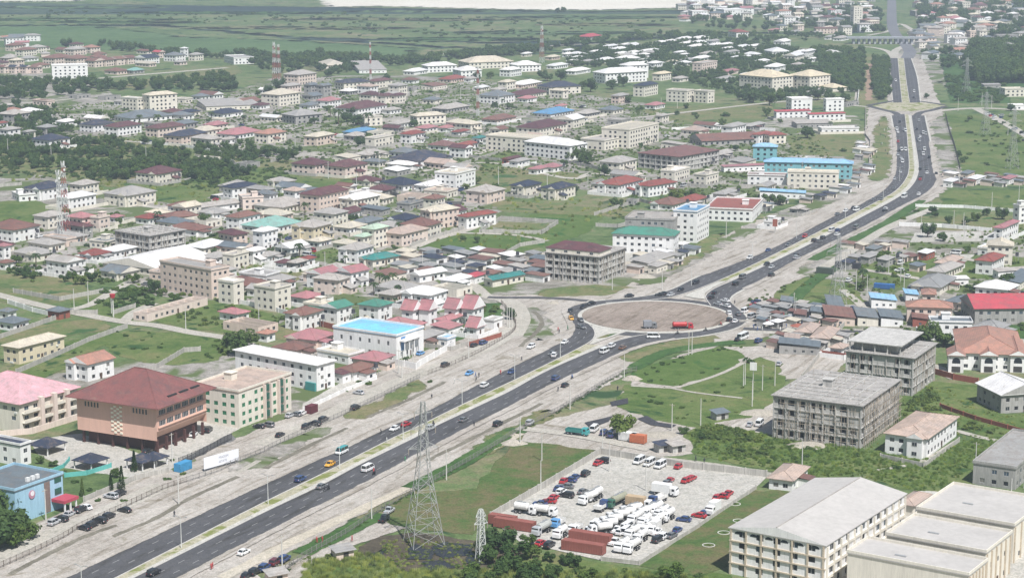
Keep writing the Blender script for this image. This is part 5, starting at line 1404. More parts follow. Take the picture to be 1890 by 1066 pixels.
for pts, h, nm_, mt in [([(215, 700), (290, 680), (340, 650), (370, 648)], 2, 'grey block wall', wallbm), ([(30, 690), (110, 655), (165, 630), (235, 605)], 2, 'grey block wall', wallbm), ([(0, 625), (60, 605), (130, 580), (180, 580)], 2, 'grey block wall', wallbm),
    ([(15, 560), (60, 575), (90, 582)], 2, 'white painted wall', wwm), ([(25, 540), (110, 555), (190, 540)], 2, 'grey block wall', wallbm), ([(210, 580), (235, 572), (250, 568)], 2, 'grey block wall', wallbm),
    ([(760, 455), (800, 440), (846, 427), (860, 420)], 2, 'grey block wall', wallbm), ([(885, 430), (925, 405), (1030, 412), (1000, 432), (890, 430)], 2, 'square of grey block wall', wallbm), ([(1005, 448), (960, 455), (930, 472)], 2, 'grey block wall', wallbm),
    ([(690, 350), (760, 372), (850, 380), (856, 366)], 2.4, 'dark stone wall', surf('dark stone', (.22, .21, .20), .95, .3, .8)), ([(1097, 398), (1180, 372), (1245, 388)], 2, 'grey block wall', wallbm), ([(1100, 418), (1140, 420), (1180, 410)], 2, 'grey block wall', wallbm),
    ([(1660, 417), (1740, 420), (1830, 428)], 2.2, 'white boundary wall', wwm), ([(1690, 382), (1780, 384), (1880, 392)], 1.8, 'white boundary wall', wwm), ([(1365, 595), (1440, 592)], 1.2, 'low kerb wall', wallbm),
    ([(1480, 700), (1500, 675), (1545, 615), (1560, 600)], 2, 'pale boundary wall', wallbm), ([(1725, 690), (1760, 700), (1805, 708)], 2.2, 'rust red fence wall', wm('r')), ([(1515, 656), (1560, 662)], 2.2, 'rust red fence wall', wm('r')), ([(1735, 752), (1800, 775), (1890, 800)], 1.6, 'rust red fence wall', wm('r')),
    ([(1625, 845), (1705, 862), (1770, 815)], 1.5, 'grey plot wall', wallbm), ([(577, 598), (615, 608)], 2.4, 'rust red fence wall', wm('r')), ([(865, 640), (900, 630), (925, 622)], 2, 'rust red fence wall', wm('r')),
    ([(120, 880), (160, 876), (205, 862)], 1.4, 'turquoise garden wall', surf('turquoise paint', (.12, .42, .38), .7, .1, .4)), ([(70, 882), (118, 862), (128, 850)], 1.2, 'turquoise garden wall', surf('turquoise paint', (0, 0, 0))),
    ([(0, 805), (60, 800), (150, 772)], 2, 'pink painted wall', wm('p')), ([(155, 925), (250, 885), (310, 872)], 1.6, 'grey kerbside wall', wallbm), ([(560, 760), (640, 722), (695, 700)], 1.5, 'white low wall', wwm),
    ([(440, 560), (500, 572), (560, 590)], 2, 'white painted wall', wwm), ([(1040, 300), (1100, 312), (1180, 330)], 2, 'grey block wall', wallbm), ([(640, 215), (700, 225), (790, 220), (800, 200)], 2, 'grey block wall', wallbm),
    ([(260, 265), (330, 270), (420, 285)], 2, 'white painted wall', wwm), ([(360, 290), (430, 300), (440, 310)], 2, 'grey block wall', wallbm), ([(500, 300), (540, 290), (590, 285)], 2, 'grey block wall', wallbm), ([(0, 345), (40, 342)], 2, 'grey block wall', wallbm),
    ([(90, 440), (130, 455), (210, 450)], 2.2, 'grey block wall', wallbm), ([(820, 315), (880, 296), (930, 280), (960, 262)], 2, 'grey block wall', wallbm), ([(860, 290), (960, 302), (1000, 310)], 2, 'grey block wall', wallbm),
    ([(1240, 240), (1330, 236), (1430, 242)], 2, 'white boundary wall', wwm), ([(1440, 300), (1500, 302)], 2, 'white boundary wall', wwm), ([(1598, 200), (1597, 250), (1606, 262), (1604, 300)], 1.6, 'pale roadside wall', wallbm), ([(1583, 190), (1592, 105)], 3, 'long pale boundary wall', wwm)]:
    wallrun(pts, h, mt, nm_)
# black water tanks on steel stands in the yards
tk = MB(); tk.cyl((0, 0, 3.6), .85, .8, 1.7, 10, 0); tk2 = MB()
for a in (-.7, .7):
    for b in (-.7, .7): tk2.bar((a, b, 0), (a, b, 3.5), .12)
tk2.box(-.95, -.95, 3.45, .95, .95, 3.6); TKD, TKS = tk.data('tank', [flat('tank plastic', (0, 0, 0))]), tk2.data('stand', [steel])
rk_ = random.Random(8)
for f in list(FOOT):
    lx, ly = pxx(f[0], f[1])
    if 250 < ly < 700 and f[2] > 8 and rk_.random() < .22 and -20 < lx < 1910:
        d_ = f[3] / 2 + 2.2; X, Y = f[0] + math.sin(f[4]) * d_ + math.cos(f[4]) * f[2] * .3, f[1] - math.cos(f[4]) * d_ + math.sin(f[4]) * f[2] * .3
        if hit(X, Y, .8): continue
        r = empty('water_tank', (X, Y, 0), f[4]); link('tank', TKD, r); link('stand', TKS, r); tag(r, 'black water tank on a steel stand', 'water tank', 'yard water tanks')
# yards of ordinary houses
rw_ = random.Random(77); k_ = 0
for o, lab, pos in list(PENDING):
    if o.get('category') == 'house' and o.name.startswith('house') and 205 < pos[1] < 680 and rw_.random() < .62:
        f = [q for q in FOOT if abs(q[0] - o.location.x) < .01 and abs(q[1] - o.location.y) < .01][0]
        a, b = f[2] / 2 + rw_.uniform(2.5, 5), f[3] / 2 + rw_.uniform(2.5, 5); ya = f[4]; c_, s_ = math.cos(ya), math.sin(ya)
        P = [(f[0] + x * c_ - y * s_, f[1] + x * s_ + y * c_) for x, y in ((a, -b), (-a, -b), (-a, b), (a, b))]
        lx, ly = pxx(*P[1])
        if any(hit(q[0], q[1], -.5) for q in P): continue
        wallrun(P, 1.9, rw_.choice((wallbm, wwm, wm('c'))), 'yard wall round the ' + o['_wk'], world=True, piers=ly > 420)
# ---------------- vegetation ----------------
def crown_mesh(nm, seed, mat, n=900, lobes=9, flat_=0.75, leaf=0.16, zc=0.62):
    """unit crown (radius about 1): leaf-sized faces gathered in clumps with gaps"""
    rr = random.Random(seed); m = MB(); L = []
    for i in range(lobes):
        a = rr.uniform(0, 2 * math.pi); d = rr.uniform(.15, .72); L.append((d * math.cos(a), d * math.sin(a), zc + rr.uniform(-.35, .45) * flat_, rr.uniform(.28, .5)))
    for i in range(n):
        lx, ly, lz, lr = rr.choice(L)
        while True:
            p = Vector((rr.uniform(-1, 1), rr.uniform(-1, 1), rr.uniform(-1, 1)))
            if .45 < p.length < 1: break
        q = Vector((lx, ly, lz)) + Vector((p.x * lr, p.y * lr, p.z * lr * flat_)); s_ = leaf * rr.uniform(.5, 1.15)
        nrm = (p + Vector((rr.uniform(-.7, .7), rr.uniform(-.7, .7), rr.uniform(-.2, .9)))).normalized(); t = nrm.orthogonal().normalized(); b = nrm.cross(t); an = rr.uniform(0, 6.28)
        t2 = t * math.cos(an) + b * math.sin(an); b2 = nrm.cross(t2)
        m.quad(q - t2 * s_, q - b2 * s_ * .6, q + t2 * s_, q + b2 * s_ * .6)
    return m.data(nm, [mat])
def trunk_mesh(nm, seed, h=.75):
    rr = random.Random(seed); m = MB(); m.cyl((0, 0, 0), .085, .05, h * .8, 6)
    for k in range(5): a = rr.uniform(0, 6.28); m.bar((0, 0, h * rr.uniform(.35, .7)), (.5 * math.cos(a), .5 * math.sin(a), h * rr.uniform(.9, 1.3)), .05)
    return m.data(nm, [bark])
CR = {'b': [crown_mesh('crown', 11, leaf1, 800, 10, .8, .15, .8), crown_mesh('crown', 12, leaf1, 700, 8, .7, .16, .75), crown_mesh('crown', 19, leaf2, 650, 9, .8, .15, .8)],
      'd': [crown_mesh('crown', 13, leaf3, 800, 10, .95, .15, .9), crown_mesh('crown', 14, leaf3, 750, 12, .8, .15, .8)],
      'l': [crown_mesh('crown', 15, leaf2, 420, 7, .55, .15, .3), crown_mesh('crown', 16, leaf1, 420, 6, .5, .16, .3)]}
TR = [trunk_mesh('trunk', 1), trunk_mesh('trunk', 2)]
pm = MB(); rp = random.Random(5)
for k in range(16):
    a = 2 * math.pi * k / 16 + rp.uniform(-.15, .15); el = rp.uniform(.1, 1.0); L_ = rp.uniform(.85, 1.1); pr = None; d = Vector((math.cos(a), math.sin(a), 0)); sd_ = Vector((-d.y, d.x, 0))
    for j in range(7):
        t = j / 6; p = d * (L_ * t * math.cos(el * .5)) + Vector((0, 0, L_ * (t * math.sin(el) - t * t * 1.05))); wd = .13 * math.sin(math.pi * min(1, t * .9 + .08)) + .015
        if pr: 
            for s_ in (-1, 1): pm.quad(pr[0], p, p + sd_ * wd * s_ + Vector((0, 0, -wd * .8)), pr[0] + sd_ * pr[1] * s_ + Vector((0, 0, -pr[1] * .8)))
        pr = (p, wd)
PALM = pm.data('fronds', [leafmat('palm leaves', (.03, .06, .025), (.09, .13, .05))])
tm = MB(); tm.cyl((0, 0, 0), .085, .055, 2.2, 7); PT = tm.data('trunk', [bark])
cm_ = MB(); rc = random.Random(9)
for i in range(700):
    z = rc.random() ** .8; r = (1 - z) * .30 + .05; a = rc.uniform(0, 6.28); q = Vector((r * math.cos(a) * rc.uniform(.5, 1.1), r * math.sin(a) * rc.uniform(.5, 1.1), .1 + z * 1.9)); s_ = rc.uniform(.04, .09)
    t = Vector((rc.uniform(-1, 1), rc.uniform(-1, 1), rc.uniform(-1, 1))).normalized(); b = t.orthogonal().normalized(); cm_.quad(q - t * s_, q - b * s_, q + t * s_, q + b * s_)
CON = cm_.data('crown', [leaf3])
KN = {'b': ('broadleaf_tree', 'round green broadleaf tree', 'tree'), 'd': ('dark_tree', 'dense dark green tree', 'tree'), 'l': ('shrub', 'low leafy green shrub', 'shrub'), 'p': ('palm_tree', 'palm tree with arching fronds', 'palm tree'), 'c': ('conifer', 'tall narrow dark conifer', 'tree')}
def tree(x, y, rpx, k, grp=None, world=False, rr=rnd, lab=None, rot=None):
    X, Y = (x, y) if world else g(x, y); s_ = rpx if world else rpx * (Y * math.cos(PITCH) + HCAM * math.sin(PITCH)) / FPX
    nm, base, cat = KN[k]; px, py = pxx(X, Y); near = py > 330
    rz = rr.uniform(0, 6.28) if rot is None else rot
    if k == 'l':
        root = link(nm, rr.choice(CR['l']), None, (X, Y, -.1), rz, (s_, s_, s_ * rr.uniform(.7, 1)))
    else:
        root = empty(nm, (X, Y, 0), rz)
        if k == 'p': link('trunk', PT, root, None, 0, (s_, s_, s_)); link('fronds', PALM, root, (0, 0, 2.15 * s_), 0, (s_, s_, s_))
        elif k == 'c': link('crown', CON, root, None, 0, (s_ * 1.5, s_ * 1.5, s_ * 1.7)); link('trunk', TR[0], root, None, 0, (s_, s_, s_))
        else:
            zz = s_ * rr.uniform(.9, 1.15); link('crown', rr.choice(CR[k]), root, None, 0, (s_, s_, zz)); link('trunk', rr.choice(TR), root, None, 0, (s_, s_, zz))
    tag(root, lab or base, cat, grp, (px, py)); return root
TREES = """1148 805 30 b|437 655 30 b|455 640 24 b|940 590 14 d|10 992 46 d|-12 1015 44 d|30 1008 30 d|5 960 40 d|22 985 34 b|920 1022 34 d|950 1035 26 b|980 1030 20 b|1238 1072 26 b|1290 1066 16 l|1430 1066 20 b|1404 1066 14 l
1712 438 16 d|1630 482 17 b|1592 525 13 p|1740 445 12 d|1850 405 14 d|1820 398 10 d|1860 530 20 d|1715 635 28 b|1740 640 22 b|1700 630 18 d|1690 840 0 l|1215 745 10 l|1200 742 9 l|1380 668 14 l
225 905 14 c|248 870 12 c|205 905 10 c|152 915 10 c|140 890 9 l|215 880 12 d|165 905 9 l|230 925 9 l|180 925 9 l|318 850 8 l|100 860 10 b|75 855 10 b|120 870 8 l|340 875 10 l|310 885 10 l|55 995 22 d
905 590 8 b|850 570 22 l|878 560 20 l|830 570 14 l|890 575 14 l|795 705 9 l|680 710 10 l|660 705 8 l|640 610 8 l|560 575 10 l|700 530 12 p|712 535 12 p|690 545 11 p|725 530 12 p|745 535 10 p|735 548 10 p|610 530 10 d
262 545 16 b|285 540 14 d|250 555 12 b|300 545 10 b|150 525 14 b|170 520 12 d|120 520 10 b|90 478 10 b|88 490 9 b|378 412 14 d|168 425 9 d|140 515 12 l|60 520 8 l
1070 300 16 d|1085 305 16 d|1050 295 12 d|1115 325 12 d|1040 305 9 b|1138 382 14 d|1165 375 12 l|1250 372 18 b|1270 368 16 b|1290 372 12 l|1058 360 12 d|1240 370 12 l|1490 255 16 d|1330 235 8 b
1420 375 14 b|1440 378 14 b|1395 372 10 b|1340 215 12 l|1280 212 10 l|1590 160 10 d|660 232 16 d|640 225 14 d|625 230 12 p|680 235 12 p|650 215 12 d|665 270 14 d|680 262 12 d|1010 235 9 b|1160 190 8 d|1090 170 14 d|1075 165 10 d|1130 165 14 d|1150 160 12 d|1000 145 10 d|1010 150 12 d|1035 150 12 d
122 90 12 d|515 168 14 d|495 175 10 d|30 225 8 d|640 130 9 d|655 128 9 d|660 108 8 d|590 100 9 d|880 150 10 d|905 145 10 d|1390 190 16 d|1370 185 12 d|1420 195 14 d|1530 190 12 d|1510 185 14 d|1560 188 12 d|1415 215 10 d|1440 185 12 d|1490 195 10 d
1865 205 9 d|1710 182 6 d|1790 220 10 l|1820 240 8 l|1780 300 9 b|1770 290 8 b|1000 70 0 l|1040 22 7 d|1030 24 6 d|1785 465 10 b|1665 405 8 l|1690 390 8 l|1620 460 8 l|1780 600 8 b|1830 590 9 b
870 480 9 l|835 470 10 l|855 445 8 d|880 448 8 d|820 455 7 l|895 372 8 l|915 350 8 b|880 340 10 b|860 350 9 b|1300 600 0 l|430 345 10 b|445 340 9 b|400 310 10 b|420 335 8 b|365 300 10 b|380 325 9 b|350 305 9 b|470 310 8 l
710 505 10 b|540 480 8 l|500 470 9 d|480 450 7 d|395 470 8 d|590 600 10 l|60 940 9 l|330 560 10 d|305 520 8 d|320 555 12 b|540 640 12 l|505 600 14 l|480 605 14 l|520 590 12 l"""
for t in TREES.replace('\n', '|').split('|'):
    q = t.split()
    if float(q[2]) > 0: tree(float(q[0]), float(q[1]), float(q[2]), q[3])
# scattered trees among the houses
rt = random.Random(404)
def scatter_trees(n, poly, kinds, smin, smax, grp, pad=1.5):
    pts = [Vector(g(*p)) for p in poly]; x0, x1 = min(p.x for p in pts), max(p.x for p in pts); y0, y1 = min(p.y for p in pts), max(p.y for p in pts); c = t = 0
    while c < n and t < n * 80:
        t += 1; p = Vector((rt.uniform(x0, x1), rt.uniform(y0, y1)))
        if not inside(p, pts) or hit(p.x, p.y, pad): continue
        tree(p.x, p.y, rt.uniform(smin, smax), rt.choice(kinds), grp, world=True, rr=rt); c += 1
scatter_trees(60, [(0, 200), (400, 180), (760, 140), (900, 200), (880, 300), (600, 330), (300, 262), (0, 262)], 'ddbbllp', 2.2, 4.5, 'trees among the upper houses')
scatter_trees(60, [(0, 380), (330, 400), (560, 350), (760, 370), (740, 460), (600, 560), (300, 540), (0, 500)], 'bbllldp', 1.6, 3.4, 'trees among the middle houses')
scatter_trees(40, [(900, 190), (1300, 200), (1560, 220), (1580, 340), (1380, 380), (1100, 320), (900, 300)], 'bbllldp', 1.8, 3.8, 'trees among the right-hand houses')
scatter_trees(24, [(1600, 480), (1890, 480), (1890, 640), (1560, 640)], 'bbllp', 1.5, 3.2, 'trees beyond the market road')
scatter_trees(26, [(1150, 700), (1440, 660), (1440, 760), (1200, 790)], 'lll', .6, 1.6, 'low bushes on the green plot')
scatter_trees(22, [(560, 560), (900, 560), (920, 620), (640, 740), (560, 700)], 'lllp', .8, 2.0, 'garden shrubs near the gables')
# masses of growth nobody could count
SRC = {}
def src(nm, k, x, y, s_):
    o = tree(x, y, s_, 'l'); o.name = nm; o.data = k; return o
SRC['tree'] = src('dense_bush', CR['d'][0], 1262, 800, 12); SRC['bush'] = src('scrub_bush', CR['l'][1], 1290, 796, 10); SRC['bush2'] = src('leafy_bush', CR['l'][0], 1330, 800, 10); SRC['broad'] = src('tall_bush', CR['b'][0], 1296, 810, 11)
gmh = MB(); rg = random.Random(3)
for i in range(60):
    a = rg.uniform(0, 6.28); r = rg.uniform(0, .6); x, y = r * math.cos(a), r * math.sin(a); h = rg.uniform(.5, 1.1); lx, ly = rg.uniform(-.35, .35), rg.uniform(-.35, .35); w_ = rg.uniform(.03, .06)
    gmh.tri((x - w_, y - w_, 0), (x + w_, y + w_, 0), (x + lx, y + ly, h))
TUFT = gmh.data('grass_tuft', [grassleaf]); SRC['tuft'] = link('grass_tuft', TUFT, None, (*g(600, 1058), 0)); tag(SRC['tuft'], 'tuft of tall yellow-green grass near the bottom edge', 'grass tuft', fixed=True)
SRC['gtuft'] = link('grass_tuft', TUFT.copy(), None, (*g(1330, 850), 0)); SRC['gtuft'].data.materials[0] = leafmat('meadow blades', (.14, .22, .05), (.26, .34, .12)); tag(SRC['gtuft'], 'tuft of green grass in the scrub behind the tanker yard', 'grass tuft', fixed=True)
def scatter(name, px, density, source, smin, smax, seed=0, world=False, zs=1.0):
    pts = [Vector(p) if world else Vector(g(*p)) for p in px]
    x0, x1 = min(p.x for p in pts), max(p.x for p in pts); y0, y1 = min(p.y for p in pts), max(p.y for p in pts); rs_ = random.Random(seed * 97 + len(px) + int(abs(x0))); V_ = []
    cl = [(rs_.uniform(x0, x1), rs_.uniform(y0, y1), rs_.uniform(.06, .22) * max(x1 - x0, y1 - y0)) for _ in range(9)]
    for _ in range(min(16000, int((x1 - x0) * (y1 - y0) * density * 1.25))):
        p = Vector((rs_.uniform(x0, x1), rs_.uniform(y0, y1)))
        if 'tuft' not in source and rs_.random() < .6 and not any((p.x - c[0]) ** 2 + (p.y - c[1]) ** 2 < c[2] ** 2 for c in cl): continue
        if inside(p, pts) and not hit(p.x, p.y, smax * .45): V_.append((p.x, p.y, -.05))
    me = bpy.data.meshes.new(name); me.from_pydata(V_, [], [])
    o = link(name, me); o['kind'] = 'stuff'
    ng = bpy.data.node_groups.new(name, 'GeometryNodeTree'); ng.interface.new_socket('Geometry', in_out='INPUT', socket_type='NodeSocketGeometry'); ng.interface.new_socket('Geometry', in_out='OUTPUT', socket_type='NodeSocketGeometry')
    N = ng.nodes; L = ng.links; gi = N.new('NodeGroupInput'); go = N.new('NodeGroupOutput')
    io = N.new('GeometryNodeInstanceOnPoints'); oi = N.new('GeometryNodeObjectInfo'); oi.inputs['Object'].default_value = SRC[source]; oi.inputs['As Instance'].default_value = True
    rv = N.new('FunctionNodeRandomValue'); rv.data_type = 'FLOAT'; rv.inputs[2].default_value = smin; rv.inputs[3].default_value = smax
    rr = N.new('FunctionNodeRandomValue'); rr.data_type = 'FLOAT_VECTOR'; rr.inputs[0].default_value = (-.1, -.1, 0); rr.inputs[1].default_value = (.1, .1, 6.28)
    L.new(gi.outputs[0], io.inputs[0]); L.new(oi.outputs['Geometry'], io.inputs['Instance']); L.new(rr.outputs[0], io.inputs['Rotation']); L.new(rv.outputs[1], io.inputs['Scale']); L.new(io.outputs[0], go.inputs[0])
    md = o.modifiers.new('scatter', 'NODES'); md.node_group = ng; return o
W = lambda px, dn=.02, s=(3, 6), src_='tree', nm='woodland', sd_=1: scatter(nm, px, dn, src_, s[0] , s[1], sd_)
# far woods
W([(-60, 152), (120, 152), (250, 158), (330, 150), (420, 138), (440, 170), (330, 170), (200, 168), (80, 184), (-60, 186)], .009, (3, 6))
W([(170, 80), (270, 92), (400, 106), (470, 100), (460, 112), (300, 104), (180, 90)], .006, (3, 6)); W([(470, 102), (640, 108), (760, 112), (880, 98), (940, 88), (1060, 80), (1060, 90), (940, 104), (800, 122), (700, 124), (610, 145), (500, 138), (440, 118)], .008, (3, 5.5))
W([(1040, 74), (1260, 62), (1560, 66), (1560, 80), (1300, 80), (1080, 86)], .003, (3, 6), 'broad'); W([(1060, 92), (1240, 80), (1440, 84), (1590, 130), (1590, 170), (1400, 195), (1200, 130), (1040, 122)], .010, (2.0, 3.8)); W([(1060, 92), (1440, 84), (1590, 130), (1400, 190), (1200, 130), (1040, 122)], .006, (1.6, 3.2), 'broad')
W([(1500, 95), (1590, 100), (1590, 170), (1530, 160), (1520, 130)], .008, (4, 7.5), 'broad')
W([(1270, 16), (1500, 20), (1620, 16), (1620, 60), (1540, 64), (1300, 54), (1260, 34)], .0014, (3, 6)); W([(1540, 18), (1625, 14), (1628, 62), (1560, 62)], .002, (4, 7))
W([(1795, 92), (1990, 80), (1990, 150), (1880, 155), (1810, 160), (1790, 130)], .016, (6, 10)); W([(1690, 100), (1790, 96), (1790, 130), (1740, 128)], .004, (3, 6)); W([(1614, 112), (1638, 112), (1638, 186), (1612, 186)], .03, (3, 5.5))
W([(1690, 5), (1990, 5), (1990, 90), (1700, 60)], .0022, (4, 8)); W([(1740, 135), (1860, 160), (1850, 192), (1760, 190)], .010, (2.5, 5), 'bush')
W([(0, 190), (60, 200), (150, 235), (100, 262), (-60, 262), (-60, 200)], .006, (2.5, 4.5))
for i, q in enumerate([[(560, 92), (760, 98), (760, 106), (560, 104)], [(-60, 20), (600, 24), (1250, 40), (1250, 56), (900, 66), (500, 46), (-60, 36)], [(600, 50), (1100, 60), (1060, 76), (700, 82)]]): W(q, .0007, (1.5, 5), 'bush', 'bushes', i)
for q in ([(0, 200), (400, 178), (560, 142), (900, 150), (1180, 190), (1300, 240), (1500, 240), (1560, 340), (1240, 395), (1000, 320), (700, 335), (560, 300), (300, 262), (0, 262)], [(0, 440), (130, 430), (330, 400), (430, 345), (720, 345), (900, 345), (925, 392), (760, 455), (700, 520), (900, 545), (880, 560), (600, 600), (430, 560), (300, 545), (0, 490)], [(1560, 640), (1560, 480), (1890, 400), (1960, 640)]):
    W(q, .012, (.8, 2.3), 'bush2', 'garden_growth'); W(q, .02, (.8, 1.6), 'gtuft', 'garden_grass')
# scrub left of centre
W([(-60, 275), (330, 280), (460, 300), (400, 340), (100, 320)], .008, (2.4, 4.4), 'broad'); W([(-60, 268), (60, 262), (230, 262), (330, 275), (460, 290), (470, 320), (400, 345), (340, 330), (330, 305), (250, 330), (170, 335), (100, 310), (-60, 325)], .012, (2.2, 4.2)); W([(-60, 268), (330, 275), (540, 300), (560, 335), (380, 350), (240, 340), (-60, 325)], .02, (1.2, 2.6), 'bush', 'scrub')
W([(350, 275), (450, 268), (560, 290), (540, 300), (380, 295)], .012, (2.5, 4.5))
W([(295, 588), (345, 562), (400, 560), (515, 585), (500, 608), (430, 608), (350, 600)], .05, (.9, 2.2), 'bush2', 'scrub'); W([(140, 555), (220, 528), (300, 540), (290, 562), (240, 572), (170, 575)], .03, (1.5, 3.2), 'bush', 'scrub')
W([(400, 640), (440, 615), (500, 635), (470, 660), (420, 665)], .04, (1.2, 3), 'bush2', 'scrub'); W([(10, 500), (160, 505), (210, 530), (150, 520), (40, 515)], .02, (1.4, 3), 'broad', 'scrub'); W([(540, 640), (600, 655), (620, 690), (580, 700)], .0, (1, 2), 'bush', 'scrub') if False else None
# right-hand scrub
W([(1270, 800), (1310, 782), (1400, 800), (1430, 830), (1400, 850), (1300, 832)], .11, (1.0, 2.4), 'bush2', 'scrub'); W([(1400, 810), (1560, 825), (1660, 860), (1720, 900), (1660, 900), (1590, 872), (1500, 880), (1400, 862)], .02, (.7, 1.8), 'bush', 'scrub')
W([(1655, 740), (1720, 712), (1760, 775), (1890, 800), (1960, 812), (1880, 808), (1740, 790), (1690, 800), (1650, 780)], .09, (1.0, 2.6), 'bush2', 'scrub'); W([(1370, 560), (1420, 530), (1500, 512), (1510, 520), (1420, 552), (1390, 572)], .05, (.8, 1.8), 'bush2', 'scrub')
W([(560, 1030), (690, 1002), (730, 1030), (950, 1040), (1170, 1050), (1330, 1066), (1400, 1160), (540, 1160)], .02, (.8, 2.0), 'bush2', 'scrub'); W([(560, 1035), (700, 1020), (730, 1050), (1180, 1056), (1330, 1070), (1400, 1160), (540, 1160)], .55, (.8, 1.6), 'tuft', 'tall_grass')
W([(880, 1010), (980, 1000), (1040, 1030), (1100, 1045), (1100, 1080), (860, 1080)], .04, (1.4, 3.4), 'broad', 'scrub')
W([(1180, 690), (1240, 660), (1340, 638), (1370, 642), (1330, 650), (1230, 680), (1180, 705)], .06, (.6, 1.3), 'bush', 'scrub')
W([(820, 565), (910, 560), (935, 600), (900, 610), (850, 590)], .05, (1.2, 2.6), 'bush2', 'scrub'); W([(1680, 395), (1830, 392), (1880, 400), (1870, 415), (1800, 425), (1700, 405)], .008, (1.6, 3), 'tree', 'scrub')
W([(400, 320), (600, 330), (590, 350), (420, 345)], .006, (1, 2.2), 'bush', 'scrub'); W([(1080, 395), (1230, 365), (1250, 395), (1150, 410)], .02, (.8, 1.8), 'bush', 'scrub'); W([(1780, 215), (1890, 214), (1890, 320), (1790, 315)], .0035, (1, 2.6), 'bush', 'scrub')
W([(190, 610), (250, 612), (410, 625), (400, 665), (270, 668), (215, 650)], .008, (.6, 1.6), 'bush', 'scrub'); W([(20, 695), (60, 655), (200, 612), (230, 625), (120, 680)], .008, (.6, 1.5), 'bush', 'scrub')
W([(1268, 800), (1310, 782), (1430, 805), (1640, 838), (1700, 850), (1790, 812), (1960, 812), (1960, 860), (1800, 850), (1740, 912), (1660, 900), (1590, 872), (1500, 884), (1400, 862), (1290, 840)], .45, (.6, 1.2), 'gtuft', 'grass')
# tufts that roughen the lawns
for i, q in enumerate([[(1655, 745), (1720, 705), (1850, 765), (1960, 768), (1960, 850), (1790, 850), (1690, 905), (1660, 895), (1500, 880)]]): W(q, .10, (.5, 1.0), 'tuft', 'grass', i)
for i, q in enumerate([[(0, 330), (60, 325), (560, 340), (460, 385), (240, 380)], [(765, 458), (860, 428), (1100, 400), (1010, 450), (870, 476)], [(940, 350), (1240, 395), (1160, 410), (930, 390)]]): W(q, .012, (1.0, 2.2), 'tuft', 'grass', i)
# hedge that has grown through the right-hand fence
for a in ([(520, 1060), (560, 1030), (640, 985), (700, 945), (760, 910)], [(760, 910), (830, 872), (900, 832), (960, 795)], [(960, 795), (1020, 765), (1080, 730), (1140, 695), (1175, 685)]):
    P = catmull([Vector(g(*p)) for p in a], 4); q = [(p.x - .9, p.y) for p in P] + [(p.x + .9, p.y) for p in reversed(P)]
    scatter('hedge_growth', q, .8, 'bush', .35, .8, 2, world=True)
# median weeds
P = resample(V(AL[:8]), 30); Q = resample(V(BU[:9]), 30); scatter('median_weeds', [(a.lerp(b, .25).x, a.lerp(b, .25).y) for a, b in zip(P, Q)] + [(a.lerp(b, .5).x, a.lerp(b, .5).y) for a, b in reversed(list(zip(P, Q)))], .35, 'bush', .12, .32, 5, world=True)

# ---------------- fences and hedge fence ----------------
def fence(px, h, mat, step, desc, nm='railing_fence', rails=(.35, .95), t=.07, world=False, slats=0, pt=.14):
    P = [Vector(g(*p)) for p in px]; P = catmull(P, 6); o0 = P[0].copy(); root = empty(nm, (o0.x, o0.y, 0)); n = int(sum((b - a).length for a, b in zip(P, P[1:])) / step); Q = resample(P, n + 1)
    for f in rails:
        m = MB()
        for a, b in zip(Q, Q[1:]): m.bar((*(a - o0), h * f), (*(b - o0), h * f), t)
        m.build('rail', [mat], root)
    m = MB(); m.box(-pt / 2, -pt / 2, 0, pt / 2, pt / 2, h + .1); pd = m.data('post', [mat])
    for p in Q[:290]: link('post', pd, root, (p.x - o0.x, p.y - o0.y, 0))
    if slats:
        m = MB(); q2 = resample(P, int(n * step / slats))
        for p in q2: x, y = p - o0; m.box(x - .03, y - .03, .15, x + .03, y + .03, h)
        m.build('uprights', [mat], root)['kind'] = 'stuff'
    tag(root, desc, 'fence', fixed=True); return root
rust = surf('rusty rail', (.17, .14, .12), .8, .2, 1.0); grey_f = surf('grey rail', (.22, .21, .20), .8, .2, 1.0)
fence([(-30, 1062), (60, 1022), (120, 992), (150, 974), (235, 935), (300, 905), (345, 890)], 1.9, rust, 2.6, 'dark rail fence beside the row of black parked cars', slats=.5)
fence([(345, 890), (400, 872), (430, 858), (480, 838), (520, 818), (600, 782), (680, 745), (775, 698)], 1.9, grey_f, 2.6, 'grey rail fence between service road and sandy verge', slats=.5)
fence([(790, 692), (850, 668), (905, 640), (950, 610), (945, 585), (925, 560)], 1.8, rust, 2.8, 'rail fence curving toward the roundabout beside the gables', slats=.6)
fence([(520, 1060), (560, 1030), (640, 985), (700, 945), (760, 910), (830, 872), (900, 832), (960, 795), (1020, 765), (1080, 730), (1140, 695), (1175, 685)], 1.9, grey_f, 2.6, 'long overgrown fence along the lower side of the highway', slats=.5)
fence([(330, 858), (372, 840), (420, 815), (428, 812)], 2.4, flat('black iron', (.03, .03, .035), .5), 2.2, 'black iron railing round the office car park', slats=.25)
fence([(1745, 215), (1752, 245), (1762, 275), (1772, 318)], 3.5, flat('black iron', (0, 0, 0)), 6, 'dark boundary fence along the far green field', slats=1.2)
fence([(1415, 880), (1450, 885), (1478, 890)], 2, grey_f, 2.5, 'grey yard fence beside the small white store', slats=.4)

